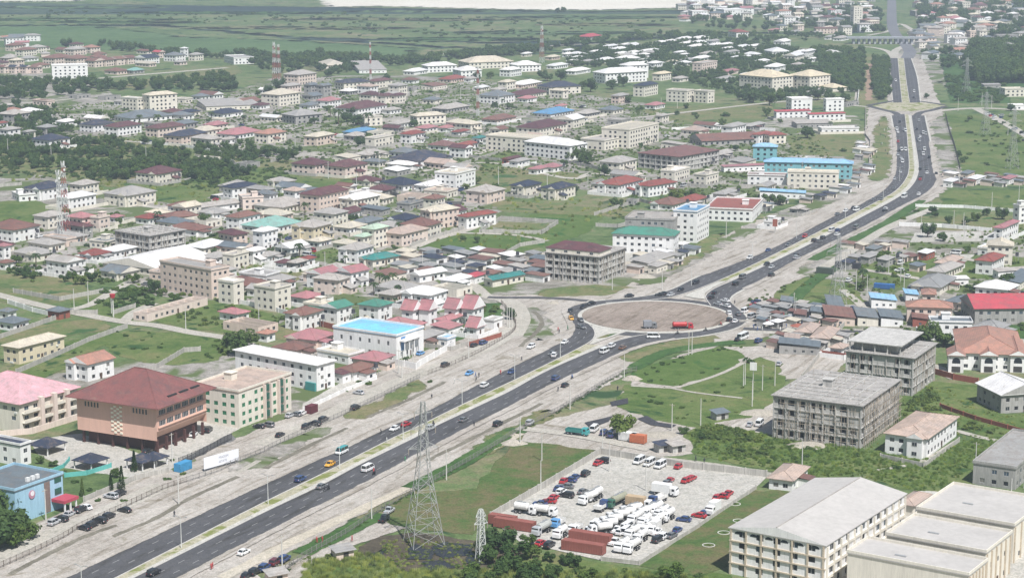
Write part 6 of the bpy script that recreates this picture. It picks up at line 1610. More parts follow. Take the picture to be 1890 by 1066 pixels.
# ---------------- poles, masts, pylons ----------------
def pole_data(h, arm=0, w_=.22, mat=None):
    m = MB(); m.cyl((0, 0, 0), w_ * .6, w_ * .32, h, 8); return m.data('pole_shaft', [mat or steel_w])
PS = pole_data(9); am = MB(); am.bar((0, 0, 8.8), (1.6, 0, 9.3), .1); am.bar((0, 0, 8.8), (-1.6, 0, 9.3), .1); AD = am.data('lamp_arm', [steel]); lm = MB(); lm.box(-.35, -.12, -.06, .35, .12, .08); LD = lm.data('lamp_head', [steel])
for x, y in ((152, 1106), (335, 1012), (495, 931), (627, 866), (744, 812), (853, 748), (950, 700), (1034, 660), (1276, 528), (1388, 480), (1470, 440), (1560, 402), (1630, 368), (1660, 335), (1685, 300), (1684, 262), (1680, 230), (1669, 175), (1665, 140)):
    X, Y = g(x, y); r = empty('street_lamp', (X, Y, 0), R(-26) if y > 400 else 0); link('lamp_post', PS, r); link('lamp_arm', AD, r)
    for s_ in (-1, 1): link('lamp_head', LD, r, (1.75 * s_, 0, 9.3))
    tag(r, 'grey twin-arm street lamp on the median', 'street lamp', 'street lamps along the median')
PW = pole_data(9.5, 0, .34, surf('concrete pole', (.58, .57, .53), .8, .1, .5)); cm2 = MB(); cm2.box(-1.0, -.06, 8.9, 1.0, .06, 9.05); CD = cm2.data('cross_arm', [wood])
POLES = """824 885|686 958|521 1050|1052 755|1152 700|865 662|1240 795|1293 785|1375 710|1271 655|1277 654|1388 750|1407 720|1389 738|1372 712|1430 712|1480 868|85 960|318 852|330 930|641 655|736 690|742 698|762 680|163 558|137 572|210 585|343 608|478 600|206 578|600 500|780 500|840 505|1222 535|1130 535|1100 520|1210 490|1260 470|1340 440|1668 540|1600 545|1580 535|1465 580|1468 590|1640 505|1700 430|1778 425|1780 440|1665 500|1662 520|1560 500|1760 420|1830 390|1880 375|1770 345|1768 205|1812 195|1830 200|1860 250|920 340|700 325|658 350|606 330|790 355|857 338|505 368|520 470|230 500|155 450|270 300|320 265|95 300|15 285|545 275|380 250|190 215|620 200|700 190|840 190|920 200|1220 205|1250 200|1460 320|1480 330|1240 330|1085 350|1010 345|850 185|940 605|936 600|930 598|945 603|1125 870|1192 905|998 905|1000 850|1112 838|960 820|1800 870|1890 900|1865 940"""
for i, q in enumerate(POLES.replace('\n', '|').split('|')):
    x, y = map(float, q.split()); X, Y = g(x, y); r = empty('utility_pole', (X, Y, 0), R(rnd.choice((58, -32)))); s_ = 1.0 if y > 400 else 1.15; r.scale = (s_, s_, s_); link('pole_shaft', PW, r)
    if i % 3 != 1: link('cross_arm', CD, r)
    tag(r, 'pale utility pole with a cross-arm' if i % 3 != 1 else 'bare pale pole', 'pole')
galv = flat('dull galvanised', (.45, .455, .44), .55, .3)
def lattice(x, y, h, bw, tw, desc, nm, seg=9, t=.2, col=None, arms=(), waist=None, yaw=58, extra=None, cat='pylon', bands=None):
    X, Y = g(x, y); root = empty(nm, (X, Y, 0), R(yaw)); col = col or steel_w
    def wd(f):
        if waist and f < waist[0]: return bw + (waist[1] - bw) * (f / waist[0])
        if waist: return waist[1] + (tw - waist[1]) * (f - waist[0]) / (1 - waist[0])
        return bw + (tw - bw) * f
    fs = [0]; 
    for k in range(seg): fs.append(fs[-1] + (1 - k / seg * .62))
    fs = [f / fs[-1] for f in fs]; S4 = ((-1, -1), (1, -1), (1, 1), (-1, 1)); mats = [col, steel_r]
    lg = [MB() for _ in range(4)]; br = MB()
    for k in range(seg):
        z0, z1 = fs[k] * h, fs[k + 1] * h; w0, w1 = wd(fs[k]) / 2, wd(fs[k + 1]) / 2; mi = (k % 2) if bands else 0
        C0 = [Vector((a * w0, b * w0, z0)) for a, b in S4]; C1 = [Vector((a * w1, b * w1, z1)) for a, b in S4]
        for i in range(4):
            j = (i + 1) % 4; lg[i].bar(C0[i], C1[i], t * 1.3, mi); br.bar(C0[i], C1[j], t * .7, mi); br.bar(C0[j], C1[i], t * .7, mi); br.bar(C1[i], C1[j], t * .7, mi)
            if waist and k < 3: mid = (C0[i] + C1[j]) / 2; br.bar(mid, (C0[i] + C0[j]) / 2 if k else (C0[i] + C0[j] + C1[i] + C1[j]) / 4 + Vector((0, 0, -z1 * .2)), t * .6, mi)
    for l in lg: l.build('leg', mats, root)
    br.build('bracing', mats, root)['kind'] = 'stuff'
    for z, L in arms:
        for s_ in (-1, 1):
            m = MB(); w2 = wd(z / h) / 2
            tip = Vector((s_ * L / 2, 0, z)); 
            for b in (-1, 1): m.bar((s_ * w2, b * w2, z), tip, t * .9); m.bar((s_ * w2, b * w2, z + 1.6), tip, t * .8)
            for f in (.3, .6): m.bar(Vector((s_ * w2, 0, z)).lerp(tip, f), Vector((s_ * w2, 0, z + 1.6)).lerp(tip, f), t * .6); m.bar(Vector((s_ * w2, w2, z)).lerp(tip, f), Vector((s_ * w2, -w2, z)).lerp(tip, f), t * .6)
            m.build('cross_arm', [col], root); m = MB(); m.cyl((tip.x, 0, z - 1.6), .12, .12, 1.6, 6); m.build('insulator', [flat('insulator', (.35, .3, .26), .3)], root)
    if extra: extra(root, h)
    tag(root, desc, cat, fixed=True); return root
lattice(783, 1003, 40.5, 9.2, 1.0, 'tall grey lattice pylon standing in the wet ground in front', 'power_pylon', 13, .115, galv, ((27.5, 8.5), (33, 7), (37.5, 5)), (.55, 3.0), yaw=20)
lattice(888, 1034, 14.5, 2.3, .8, 'short pale lattice pylon right of the tall one', 'power_pylon', 8, .14, None, ((10.5, 4), (12.5, 3)), None, yaw=30)
for x, y, h, d in ((1783, 173, 32, 'far lattice pylon in front of the dark wood'), (1868, 312, 40, 'lattice pylon at the right edge of the far green field'), (1812, 300, 0, ''), (1545, 560, 30, 'lattice pylon left of the blue market roofs'), (1818, 250, 32, 'pale pylon in the middle of the far green field')):
    if h: lattice(x, y, h, 6.5, 1.2, d, 'power_pylon', 9, .11, galv, ((h * .78, 11), (h * .9, 8)), (.6, 2.0), yaw=15)
def dishes(root, h):
    wd_ = flat('dish white', (.75, .75, .73), .4)
    for k in range(6):
        m = MB(); m.cyl((0, 0, 0), .35, .6, .3, 10, 0, 'x'); o = m.build('dish', [wd_], root); a = k * 1.1; o.location = (1.1 * math.cos(a), 1.1 * math.sin(a), h * (.8 + .03 * k)); o.rotation_euler = (0, 0, a)
    for k in range(3):
        m = MB(); a = k * 2.09; m.box(-.15, -.12, 0, .15, .12, 2.2); o = m.build('antenna_panel', [wd_], root); o.location = (.9 * math.cos(a), .9 * math.sin(a), h - 1)
lattice(122, 443, 40, 3.6, 1.0, 'red and white telecom mast among the left-hand houses', 'telecom_mast', 11, .15, steel_w, (), None, bands=True, extra=dishes, cat='mast')
lattice(112, 446, 36, 2.2, 1.0, 'slim grey mast beside the red and white one', 'telecom_mast', 10, .12, steel_w, (), None, extra=dishes, cat='mast')
lattice(507, 160, 40, 3.4, 1.4, 'far red and white mast, left of a close pair', 'telecom_mast', 9, .17, steel_w, (), None, bands=True, extra=dishes, cat='mast'); lattice(515, 158, 38, 3.5, 1.4, 'far red and white mast, right of a close pair', 'telecom_mast', 9, .17, steel_w, (), None, bands=True, cat='mast')
lattice(1000, 116, 38, 4, 1.6, 'far red and white mast beside the white-roofed estate', 'telecom_mast', 9, .17, steel_w, (), None, bands=True, extra=dishes, cat='mast')
lattice(684, 148, 36, 1.5, .8, 'thin far mast behind the cream houses', 'telecom_mast', 9, .16, steel_w, (), None, bands=True, cat='mast'); lattice(882, 215, 40, 1.8, .8, 'thin mast right of the maroon peaked house', 'telecom_mast', 9, .15, steel_w, (), None, bands=True, cat='mast')
# wires between the two near pylons
def wire(a, b, sag, desc):
    root = MB(); n = 16; A, B = Vector(a), Vector(b); pr = None
    for k in range(n + 1):
        t = k / n; p = A.lerp(B, t); p.z -= sag * 4 * t * (1 - t)
        if pr: root.bar(pr, p, .035)
        pr = p
    return root
# far flyover
X0, Y0 = g(1575, 81); X1, Y1 = g(1692, 81); L_ = X1 - X0; root = empty('flyover', (X0, Y0, 0)); fc = surf('pale concrete', (.36, .38, .40), .8, .15, .05)
m = MB(); m.box(-8, -6, 6.0, L_ + 12, 6, 7.2); m.build('deck', [fc], root); m = MB(); m.box(-8, -6.3, 7.2, L_ + 12, -6.0, 8.2); m.box(-8, 6.0, 7.2, L_ + 12, 6.3, 8.2); m.build('railing', [fc], root)
m = MB(); m.box(-1.2, -4, 0, 1.2, 4, 6.0); pd = m.data('pier', [fc])
for k in range(13): link('pier', pd, root, (k * L_ / 12, 0, 0))
tag(root, 'long pale flyover crossing the far end of the highway', 'bridge', fixed=True)

# ---------------- vehicles ----------------
tyre = flat('tyre', (.02, .02, .02), .8); hub = flat('hub', (.4, .4, .42), .4, .6); lampw = flat('headlight', (.8, .8, .75), .2); lampr = flat('tail light', (.35, .02, .02), .3); carglass = flat('car glass', (.02, .025, .03), .08, 0, .8)
PAINT = {}
def paint(nm, c):
    PAINT[nm] = flat('car paint ' + nm, c, .28, 0, .5, .5); return PAINT[nm]
for nm, c in dict(white=(.78, .78, .77), silver=(.45, .46, .47), grey=(.16, .165, .17), black=(.018, .018, .022), blue=(.03, .06, .17), red=(.42, .02, .03), maroon=(.14, .02, .03), yellow=(.75, .38, .03), brown=(.20, .12, .08), green=(.04, .12, .08), teal=(.05, .32, .32), lightblue=(.12, .32, .60)).items(): paint(nm, c)
def body_from(sections, glass_from=None):
    """loft of (x, halfwidth, zbottom, ztop) rings with rounded shoulders"""
    m = MB(); rings = []
    for x, w_, z0, z1 in sections:
        c_ = min(.18, (z1 - z0) * .25); r = [(x, -w_, z0), (x, -w_, z1 - c_), (x, -w_ + c_, z1), (x, w_ - c_, z1), (x, w_, z1 - c_), (x, w_, z0)]
        rings.append(len(m.v)); m.v += r
    for a, b in zip(rings, rings[1:]):
        for k in range(5): m.f.append((a + k, a + k + 1, b + k + 1, b + k)); m.m.append(0)
        m.f.append((a + 5, a, b, b + 5)); m.m.append(0)
    a, b = rings[0], rings[-1]; m.f.append(tuple(a + k for k in range(5, -1, -1))); m.m.append(0); m.f.append(tuple(b + k for k in range(6))); m.m.append(0); return m
def cabin(x0, x1, x2, x3, w_, z0, z1, roofmi=1):
    """glasshouse: sloped screens, side glass, painted roof"""
    m = MB(); w2 = w_ * .86; b = [(x0, -w_, z0), (x3, -w_, z0), (x3, w_, z0), (x0, w_, z0)]; t = [(x1, -w2, z1), (x2, -w2, z1), (x2, w2, z1), (x1, w2, z1)]
    for i in range(4): j = (i + 1) % 4; m.quad(b[i], b[j], t[j], t[i], 0)
    return m, t
VT = {}
def vtype(nm, length, width, secs, cab, wheelx, wr, hood=None):
    d = {}; d['body'] = body_from(secs).data('body', [PAINT['white']]); gm_, t = cabin(*cab); d['windows'] = gm_.data('windows', [carglass]); m = MB(); z = cab[6]
    (xa, ya_, _), (xb, _, _), (xc, yc_, _), _ = t; m.box(xa - .03, -abs(ya_) - .02, z - .01, xb + .03, abs(ya_) + .02, z + .07)
    for s_ in (-1, 1):
        for f in (.0, .5, 1.0):
            pb = Vector((cab[0] + (cab[3] - cab[0]) * f, s_ * cab[4], cab[5])); pt = Vector((xa + (xb - xa) * f, s_ * abs(ya_), z)); m.bar(pb, pt, .09)
    d['roof'] = m.data('roof', [PAINT['white']]); wm_ = MB(); wm_.cyl((0, -.1, 0), wr, wr, .2, 12, 0, 'y'); wm_.cyl((0, -.115, 0), wr * .55, wr * .55, .23, 8, 1, 'y'); d['wheel'] = wm_.data('wheel', [tyre, hub]); d['wx'] = wheelx; d['wr'] = wr; d['w'] = width
    hl = MB(); hl.box(-.04, -.18, 0, .04, .18, .14); d['head'] = hl.data('headlight', [lampw]); d['tail'] = (lambda q: (q.box(-.03, -.14, 0, .03, .14, .18), q)[1])(MB()).data('tail_light', [lampr]); d['len'] = length; VT[nm] = d
vtype('car', 4.5, 1.75, [(-2.25, .78, .35, .82), (-2.1, .85, .28, .95), (-1.2, .87, .25, .98), (1.0, .87, .25, .95), (2.0, .83, .28, .82), (2.25, .72, .35, .68)], (-1.75, -1.15, .35, 1.15, .80, .93, 1.42), (-1.35, 1.35), .31)
vtype('suv', 4.7, 1.85, [(-2.35, .85, .45, 1.05), (-2.25, .91, .38, 1.12), (1.0, .92, .35, 1.12), (2.1, .90, .38, 1.05), (2.35, .82, .45, .95)], (-2.15, -1.95, .45, 1.15, .86, 1.1, 1.74), (-1.45, 1.45), .38)
vtype('van', 5.4, 1.95, [(-2.7, .92, .45, 1.15), (-2.6, .96, .35, 1.2), (1.9, .96, .35, 1.2), (2.5, .93, .38, 1.1), (2.7, .85, .45, .9)], (-2.55, -2.45, 1.6, 2.4, .92, 1.18, 2.15), (-1.7, 1.75), .36)
vtype('bus', 7.6, 2.2, [(-3.8, 1.04, .5, 1.45), (-3.7, 1.1, .4, 1.5), (3.5, 1.1, .4, 1.5), (3.8, 1.02, .5, 1.4)], (-3.7, -3.62, 3.3, 3.7, 1.06, 1.48, 2.65), (-2.4, 2.4), .45)
vtype('pickup', 5.2, 1.85, [(-2.6, .88, .45, 1.05), (-.6, .9, .4, 1.05), (1.2, .9, .4, 1.08), (2.3, .88, .42, 1.0), (2.6, .8, .48, .9)], (-.7, -.5, .6, 1.25, .84, 1.05, 1.72), (-1.6, 1.6), .38)
VN = {'car': ('car', 'saloon car', 'car'), 'suv': ('suv', 'SUV', 'car'), 'van': ('van', 'minivan', 'van'), 'bus': ('minibus', 'minibus', 'minibus'), 'pickup': ('pickup_truck', 'pickup truck', 'pickup')}
def vehicle(x, y, kind, col, hd, grp, where='', roofc=None, lab=None):
    X, Y = g(x, y); d = VT[kind]; nm, word, cat = VN[kind]; root = empty(nm, (X, Y, zi + .01 if grp and 'highway' in grp else gz(X, Y)), R(hd)); far = y < 420
    def lk(n_, k_, loc=None, pm_=None):
        o = link(n_, d[k_], root, loc)
        if pm_: o.material_slots[0].link = 'OBJECT'; o.material_slots[0].material = pm_
        return o
    lk('body', 'body', None, PAINT[col]); lk('windows', 'windows'); lk('roof', 'roof', None, PAINT[roofc or col])
    if not far:
        for wx in d['wx']:
            for s_ in (-1, 1): lk('wheel', 'wheel', (wx, s_ * (d['w'] / 2 - .1), d['wr']))
        for s_ in (-1, 1): lk('headlight', 'head', (d['len'] / 2 - .03, s_ * d['w'] * .34, .62)); lk('tail_light', 'tail', (-d['len'] / 2 + .02, s_ * d['w'] * .36, .75))
    tag(root, lab or (col + ' ' + word + (' ' + where if where else '')), cat, grp); return root
VEH = """hA 728 795 car white;hB 795 794 suv silver;hA 631 838 van white teal;hA 609 861 car yellow;hB 594 902 car grey;vB 450 1023 car white;hB 284 1062 suv black;hA 944 690 car blue;hA 1019 656 car grey;hA 1042 635 car white;vB 1043 714 car black;vB 919 786 suv black;vA 866 692 car lightblue
vA 980 643 suv white;rA 1072 607 car grey;rA 1072 594 car grey;rA 1054 591 car yellow;rA 1052 577 car black;rA 1077 570 suv black;rA 1091 563 car black;rC 1161 549 car black;rC 1218 547 car black;rC 1224 545 car black;hC 1256 538 car black;hC 1284 525 suv black;hD 1313 552 car black;rD 1325 564 car silver
rD 1338 558 car white;rD 1341 568 car white;rD 1345 582 suv white;rD 1362 583 car grey;rD 1346 594 suv black;rD 1357 596 car white;hD 1358 527 suv black;rB 1206 625 van white;hB 1129 642 suv white;hB 1149 645 car brown;vD 1375 577 van white;vD 1387 587 van silver;vD 1371 626 bus white;vD 1362 629 car black;vD 1400 632 suv blue
hD 1424 511 suv black;hC 1415 490 car black;hC 1424 496 car silver;hD 1470 475 suv black;hD 1472 479 car silver;hD 1503 447 suv black;hD 1512 448 car grey;hD 1519 442 suv black;hD 1535 428 van white;hD 1545 436 suv white;hC 1580 390 van white;hC 1575 386 car black;hC 1627 370 car grey;hD 1633 391 car black;hD 1669 366 bus white;hC 1545 398 car grey;hC 1455 455 car grey
hC 1650 350 car grey;hD 1699 331 suv black;hD 1698 314 car black;hD 1710 314 car grey;hC 1660 280 car black;hC 1664 279 van white;hC 1671 279 van white;hC 1657 288 car silver;hC 1663 294 car silver;hD 1706 278 van white;hD 1704 287 van white;hD 1697 262 car silver;hC 1655 241 van white;hC 1657 246 car white;hC 1671 244 van white;hD 1704 248 van white;hD 1698 254 car white;hD 1696 261 van silver;hD 1692 240 car black;hE 1653 151 van white;hF 1687 171 van white;hF 1686 182 car black;hC 1662 320 car silver;vD 1728 322 car black
pS 155 978 car black;pS 170 973 suv black;pS 184 965 suv black;pS 201 957 suv black;pS 230 945 car black;pS 100 968 suv silver;pS 113 962 suv black;pS 128 952 car silver;pS 149 945 suv black;pS 158 940 car white;pS 205 920 suv silver;pS 222 915 suv black;pS 517 806 car black;pS 656 756 suv black;pS 566 791 suv black;pS 581 786 suv black;pS 597 778 suv black;pS 535 770 car silver;pS 546 768 car grey;pS 557 766 car white;pS 662 728 car silver;pS 478 790 car black;pS 495 788 suv grey;pO 357 805 car white;pO 385 797 suv black;pS 822 677 suv black;pS 875 640 car black;pS 892 636 suv blue;pS 776 655 car lightblue;pS 272 836 car black
pT 525 1036 suv blue;pT 508 1042 suv maroon;pT 488 1052 suv blue;pT 470 1060 suv black;pT 455 1066 car black;pT 718 947 pickup silver;pT 709 962 pickup black;pT 978 784 suv silver;pT 1097 796 van white;pT 1115 802 suv blue;pT 1130 806 van blue;pT 1438 674 car silver;pT 1384 786 car silver;pT 1402 785 van white"""
HD = {'A': 244, 'B': 63, 'C': 238, 'D': 59, 'E': 262, 'F': 80, 'S': 62, 'T': 70, 'O': 80}
for q in VEH.replace('\n', ';').split(';'):
    t = q.split(); c, r_ = t[0][0], t[0][1]; x, y = float(t[1]), float(t[2])
    hd = HD[r_]
    if c == 'r': a = math.degrees(math.atan2(g(x, y)[1] - cy, g(x, y)[0] - cx)); hd = a + 90
    if r_ in 'CD' and y < 330: hd = 265 if r_ == 'C' else 83
    if r_ in 'CD' and 330 <= y < 372: hd = 250 if r_ == 'C' else 68
    if t[0] == 'pS' and y > 700: hd = 150 if rnd.random() < .35 else 66
    grp = {'h': 'vehicles driving on the highway', 'r': 'vehicles circling the roundabout on the highway', 'v': 'vehicles on the verge', 'p': 'cars parked off the road'}[c]
    where = {'h': 'driving on the highway', 'r': 'on the roundabout', 'v': 'on the verge', 'p': 'parked'}[c]
    vehicle(x, y, t[3], t[4], hd + rnd.uniform(-2, 2), grp, where, t[5] if len(t) > 5 else None, 'yellow taxi saloon ' + where if t[4] == 'yellow' else None)
LOT = """1104 858 red;1113 854 black;1062 884 blue;1081 878 black;1041 891 red;1052 889 blue;1031 905 blue;1046 901 grey;1036 912 white;1046 918 black;1022 922 red;1014 928 red;1006 931 maroon;997 933 blue;1076 911 grey;1237 890 red;1231 895 grey;1266 890 red;1272 888 red;1277 886 red;1253 864 red;1323 922 red;1333 919 red;1345 914 red;1290 955 red;1300 951 blue;1262 962 blue;1250 982 blue;1240 992 grey;1214 1000 black;1225 994 white;998 1006 red;1014 1010 black;1310 944 white"""
for q in LOT.split(';'):
    x, y, c = q.split(); vehicle(float(x), float(y), 'suv' if c in ('black', 'white') else 'car', c, 62 + rnd.uniform(-6, 6) + (90 if rnd.random() < .3 else 0), 'cars parked in the tanker yard', 'in the tanker yard')
for x, y in ((1180, 855), (1199, 859), (1219, 863)): vehicle(x, y, 'van', 'white', 240, 'cars parked in the tanker yard', 'in the tanker yard')
rq = random.Random(71)
for U_, L_, tag_, n in ((CU, CL, 'C', 12), (DU, DL, 'D', 14), (AU[2:12], AL[2:10], 'A', 4), (BU[4:13], BL[4:13], 'B', 4)):
    A, B = resample(V(U_), 100), resample(V(L_), 100)
    for i in range(n):
        k = int((i + rq.random() * .8) / n * 95) + 2; p = A[k].lerp(B[k], rq.choice((.2, .5, .8))); t = A[k + 1] - A[k - 1]; hd = math.degrees(math.atan2(t.y, t.x)) + (180 if tag_ == 'C' else 0); x, y = pxx(p.x, p.y)
        vehicle(x, y, rq.choice(('car', 'car', 'suv', 'van')), rq.choice(('white', 'black', 'silver', 'grey', 'blue', 'white', 'red')), hd, 'vehicles driving on the highway', 'driving on the highway')
rx = random.Random(55); k = 0
for poly, n, gq, wq in (([(1390, 560), (1470, 560), (1500, 600), (1400, 604)], 16, 'cars in the market crowd', 'in the market crowd'), ([(0, 200), (560, 150), (900, 160), (1300, 240), (1580, 330), (1240, 400), (900, 300), (0, 262)], 26, 'cars parked among the upper houses', 'parked between houses'),
    ([(0, 440), (430, 350), (900, 345), (920, 390), (700, 520), (880, 560), (560, 560), (0, 500)], 36, 'cars parked among the middle houses', 'parked in a yard'), ([(1810, 205), (1845, 212), (1890, 240), (1890, 262), (1840, 235)], 14, 'vans queued on the far right road', 'on the far right road'), ([(1560, 470), (1890, 450), (1890, 620), (1560, 620)], 18, 'cars parked beyond the market road', 'parked beyond the market road')):
    pts = [Vector(g(*p)) for p in poly]; c = t = 0
    while c < n and t < 4000:
        t += 1; p = Vector((rx.uniform(min(q.x for q in pts), max(q.x for q in pts)), rx.uniform(min(q.y for q in pts), max(q.y for q in pts))))
        if not inside(p, pts) or hit(p.x, p.y, 1.6): continue
        FOOT.append((p.x, p.y, 5, 5, 0)); x, y = pxx(p.x, p.y); vehicle(x, y, rx.choice(('car', 'car', 'suv', 'van')), rx.choice(('white', 'silver', 'black', 'blue', 'red', 'grey', 'white')), rx.choice((58, 148)) + rx.uniform(-6, 6), gq, wq); c += 1
# lorries, tankers, containers
rz_ = random.Random(12)
for i in range(16): vehicle(rz_.uniform(1085, 1215), rz_.uniform(950, 1005), rz_.choice(('van', 'pickup', 'suv')), 'white', 62 + rz_.uniform(-5, 5), 'white vans between the tankers', 'between the tankers')
tankw = surf('tank white', (.70, .69, .66), .5, .22, .9); tankg = surf('tank green', (.28, .31, .22), .5, .2, .4); box_w = surf('box white', (.74, .74, .72), .6, .08, .4); chas = flat('chassis', (.03, .03, .035), .7)
def lorry(x, y, hd, kind, cabc, length, desc, tank=tankw, loadc=None):
    X, Y = g(x, y); root = empty('tanker_lorry' if kind == 't' else 'lorry', (X, Y, zi + .01 if 1000 < x < 1330 and 600 < y < 640 else gz(X, Y)), R(hd)); L = length; f = L / 2
    m = MB(); m.box(-f, -.45, .7, f - .4, .45, 1.0); m.build('chassis', [chas], root)
    b = body_from([(f - 2.1, 1.15, .6, 2.7), (f - .5, 1.18, .55, 2.75), (f, 1.1, .6, 1.6)]); o = b.build('cab', [PAINT[cabc]], root)
    m = MB(); m.quad((f - .42, -1.0, 1.75), (f - .42, 1.0, 1.75), (f - .5, .95, 2.55), (f - .5, -.95, 2.55)); m.box(f - .48, -1.02, 1.7, f - .2, 1.02, 2.45); m.box(f - 1.6, -1.2, 1.7, f - .8, 1.2, 2.4); m.build('windscreen', [carglass], o)
    if kind == 't':
        m = MB(); n = 14; 
        for (xa, ra), (xb, rb_) in (((-f, .75), (-f + .35, 1.15)), ((-f + .35, 1.15), (f - 2.9, 1.15)), ((f - 2.9, 1.15), (f - 2.55, .75))):
            c0_ = len(m.v)
            for xx, r in ((xa, ra), (xb, rb_)):
                for k in range(n): a = 2 * math.pi * k / n; m.v.append((xx, r * math.cos(a), 2.15 + r * .95 * math.sin(a)))
            for k in range(n): j = (k + 1) % n; m.f.append((c0_ + k, c0_ + j, c0_ + n + j, c0_ + n + k)); m.m.append(0)
            m.f.append(tuple(c0_ + k for k in range(n))); m.m.append(0); m.f.append(tuple(c0_ + n + n - 1 - k for k in range(n))); m.m.append(0)
        m.build('tank', [tank], root); m = MB(); m.box(-f + .8, -.3, 3.2, f - 3.4, .3, 3.34)
        for k in range(3): m.cyl((-f + 1.6 + k * (L - 6) / 3, 0, 3.3), .3, .3, .25, 8)
        m.build('walkway', [steel], root)
    elif kind == 'b': m = MB(); m.box(-f, -1.2, 1.0, f - 2.3, 1.2, 3.5); m.build('cargo_box', [tank], root)
    else: m = MB(); m.box(-f, -1.2, 1.0, f - 2.3, 1.2, 1.25); m.box(-f, -1.2, 1.25, -f + .1, 1.2, 2.0); m.box(-f, -1.2, 1.25, f - 2.3, -1.12, 2.0); m.box(-f, 1.12, 1.25, f - 2.3, 1.2, 2.0); m.build('flatbed', [tank], root)
    wm_ = MB(); wm_.cyl((0, -.17, 0), .5, .5, .34, 12, 0, 'y'); wm_.cyl((0, -.19, 0), .25, .25, .38, 8, 1, 'y'); wd_ = wm_.data('wheel', [tyre, hub])
    for wx in (f - 1.1, -f + 1.0, -f + 2.3) + ((-f + 3.6,) if L > 10 else ()):
        for s_ in (-1, 1): link('wheel', wd_, root, (wx, s_ * 1.0, .5))
    tag(root, desc, 'lorry'); return root
TK = """1096 922 236 t white 11;1086 928 236 t white 11;1160 953 241 t white 9;1140 962 205 t white 10;1152 957 205 t white 10;1165 950 205 t white 10;1128 970 205 t white 10;1118 978 205 t white 10;1108 985 205 t white 10;1172 965 241 t white 9;1182 958 241 t white 9;1198 952 241 t white 11;1210 948 241 t white 10;1222 955 241 t white 9;1232 960 241 t white 9;1190 970 241 t white 8;1204 975 241 t white 8;1216 968 241 t white 8;1168 992 241 t white 9;1182 1000 241 t white 9;1148 1016 241 t white 9;1166 1018 241 t white 10;1196 985 241 t white 8;1206 985 241 b white 8;970 948 335 t white 10;1006 952 335 t white 10;1000 985 240 t silver 11;1034 992 240 t white 8;1062 983 240 f white 8;1030 972 240 f lightblue 8;1186 984 241 f white 8"""
for q in TK.split(';'):
    t = q.split(); lorry(float(t[0]), float(t[1]), float(t[2]) + rnd.uniform(-3, 3), t[3], t[4], float(t[5]) * .72, ('white tanker lorry' if t[3] == 't' else 'white box lorry' if t[3] == 'b' else 'flatbed lorry with ' + t[4] + ' cab') + ' in the tanker yard' if t[4] != 'silver' else 'grey tanker lorry in the tanker yard', tank=tankw if t[4] != 'silver' else tankg if False else surf('tank grey', (.42, .43, .40), .5, .2, .4))
lorry(1138, 933, 236, 't', 'green', 9.5, 'long drab green tanker lorry in the middle of the yard', surf('tank drab', (.30, .30, .22), .6, .2, .4)); lorry(1110, 942, 60, 'f', 'blue', 6, 'short lorry with blue cab facing the camera'); lorry(1214, 928, 235, 'f', 'blue', 8, 'blue cab flatbed lorry behind the white tankers')
lorry(1228, 914, 335, 'b', 'white', 8, 'white box lorry parked across the yard', box_w); lorry(1180, 938, 335, 'b', 'white', 8, 'lorry with tan box load beside the tankers', surf('tan load', (.45, .34, .22), .8)); lorry(1316, 948, 240, 'b', 'white', 6, 'small white box lorry at the yard edge', box_w)
lorry(1260, 609, 5, 't', 'red', 8.6, 'red tanker lorry rounding the roundabout', surf('tank red', (.40, .03, .03), .45, .1, .4)); lorry(1200, 608, 4, 'b', 'grey', 5.6, 'dark grey lorry on the near side of the roundabout', surf('load grey', (.25, .26, .28), .7)); lorry(1066, 803, 335, 'f', 'teal', 8, 'teal flatbed lorry at the lane junction', surf('teal bed', (.05, .22, .20), .6))
rc_ = surf('container red', (.27, .095, .075), .6, .15, .6); 
def container(x, y, hd, L, desc, mat=rc_, h=2.7):
    X, Y = g(x, y); root = empty('shipping_container', (X, Y, gz(X, Y) + .02), R(hd)); m = MB(); f = L / 2; m.box(-f, -1.22, 0, f, 1.22, h); m.build('box', [mat], root)
    m = MB(); n = int(L / .5)
    for k in range(n): x0 = -f + .2 + k * (L - .4) / n; m.box(x0, -1.27, .15, x0 + .25, -1.221, h - .15, 0, False)
    for s_ in (-1, 1): 
        for e in (-1, 1): m.box(e * f - .09, s_ * 1.22 - .09, -.02, e * f + .09, s_ * 1.22 + .09, h + .03)
    m.build('ribs', [mat], root)['kind'] = 'stuff'; m = MB(); m.box(f + .002, -1.1, .1, f + .06, -.02, h - .1); m.box(f + .002, .02, .1, f + .06, 1.1, h - .1); m.build('door', [mat], root); tag(root, desc, 'container', fixed=True)
container(1077, 1018, -26, 12.2, 'red shipping container nearest the scrub at the yard end'); container(1090, 1000, -26, 12.2, 'red shipping container, second from the front'); container(950, 976, -26, 12.2, 'red shipping container at the left corner of the yard'); container(928, 968, -26, 8, 'faded red container behind the leafy tree')
container(1160, 813, -28, 6, 'white container by the round tree', surf('container white', (.7, .7, .68), .6)); container(1178, 817, -28, 5, 'rust orange container by the lane', surf('container orange', (.5, .16, .08), .7)); container(338, 868, 60, 5.5, 'blue kiosk container in front of the pavilions', surf('kiosk blue', (.06, .28, .50), .5), 2.6)
container(150, 978 - 200, 60, 4, 'dark container beside the orange office', surf('container dark', (.05, .05, .06), .6)) if False else None
container(705 - 130, 762, 62, 4, 'maroon kiosk on the sandy verge', surf('kiosk maroon', (.12, .03, .04), .7)); container(1565, 495, -28, 12, 'dark container stack right of the highway', surf('container dark', (.05, .05, .06), .6)); container(1523, 505, -28, 8, 'green-grey container by the verge', surf('container moss', (.08, .10, .08), .6))
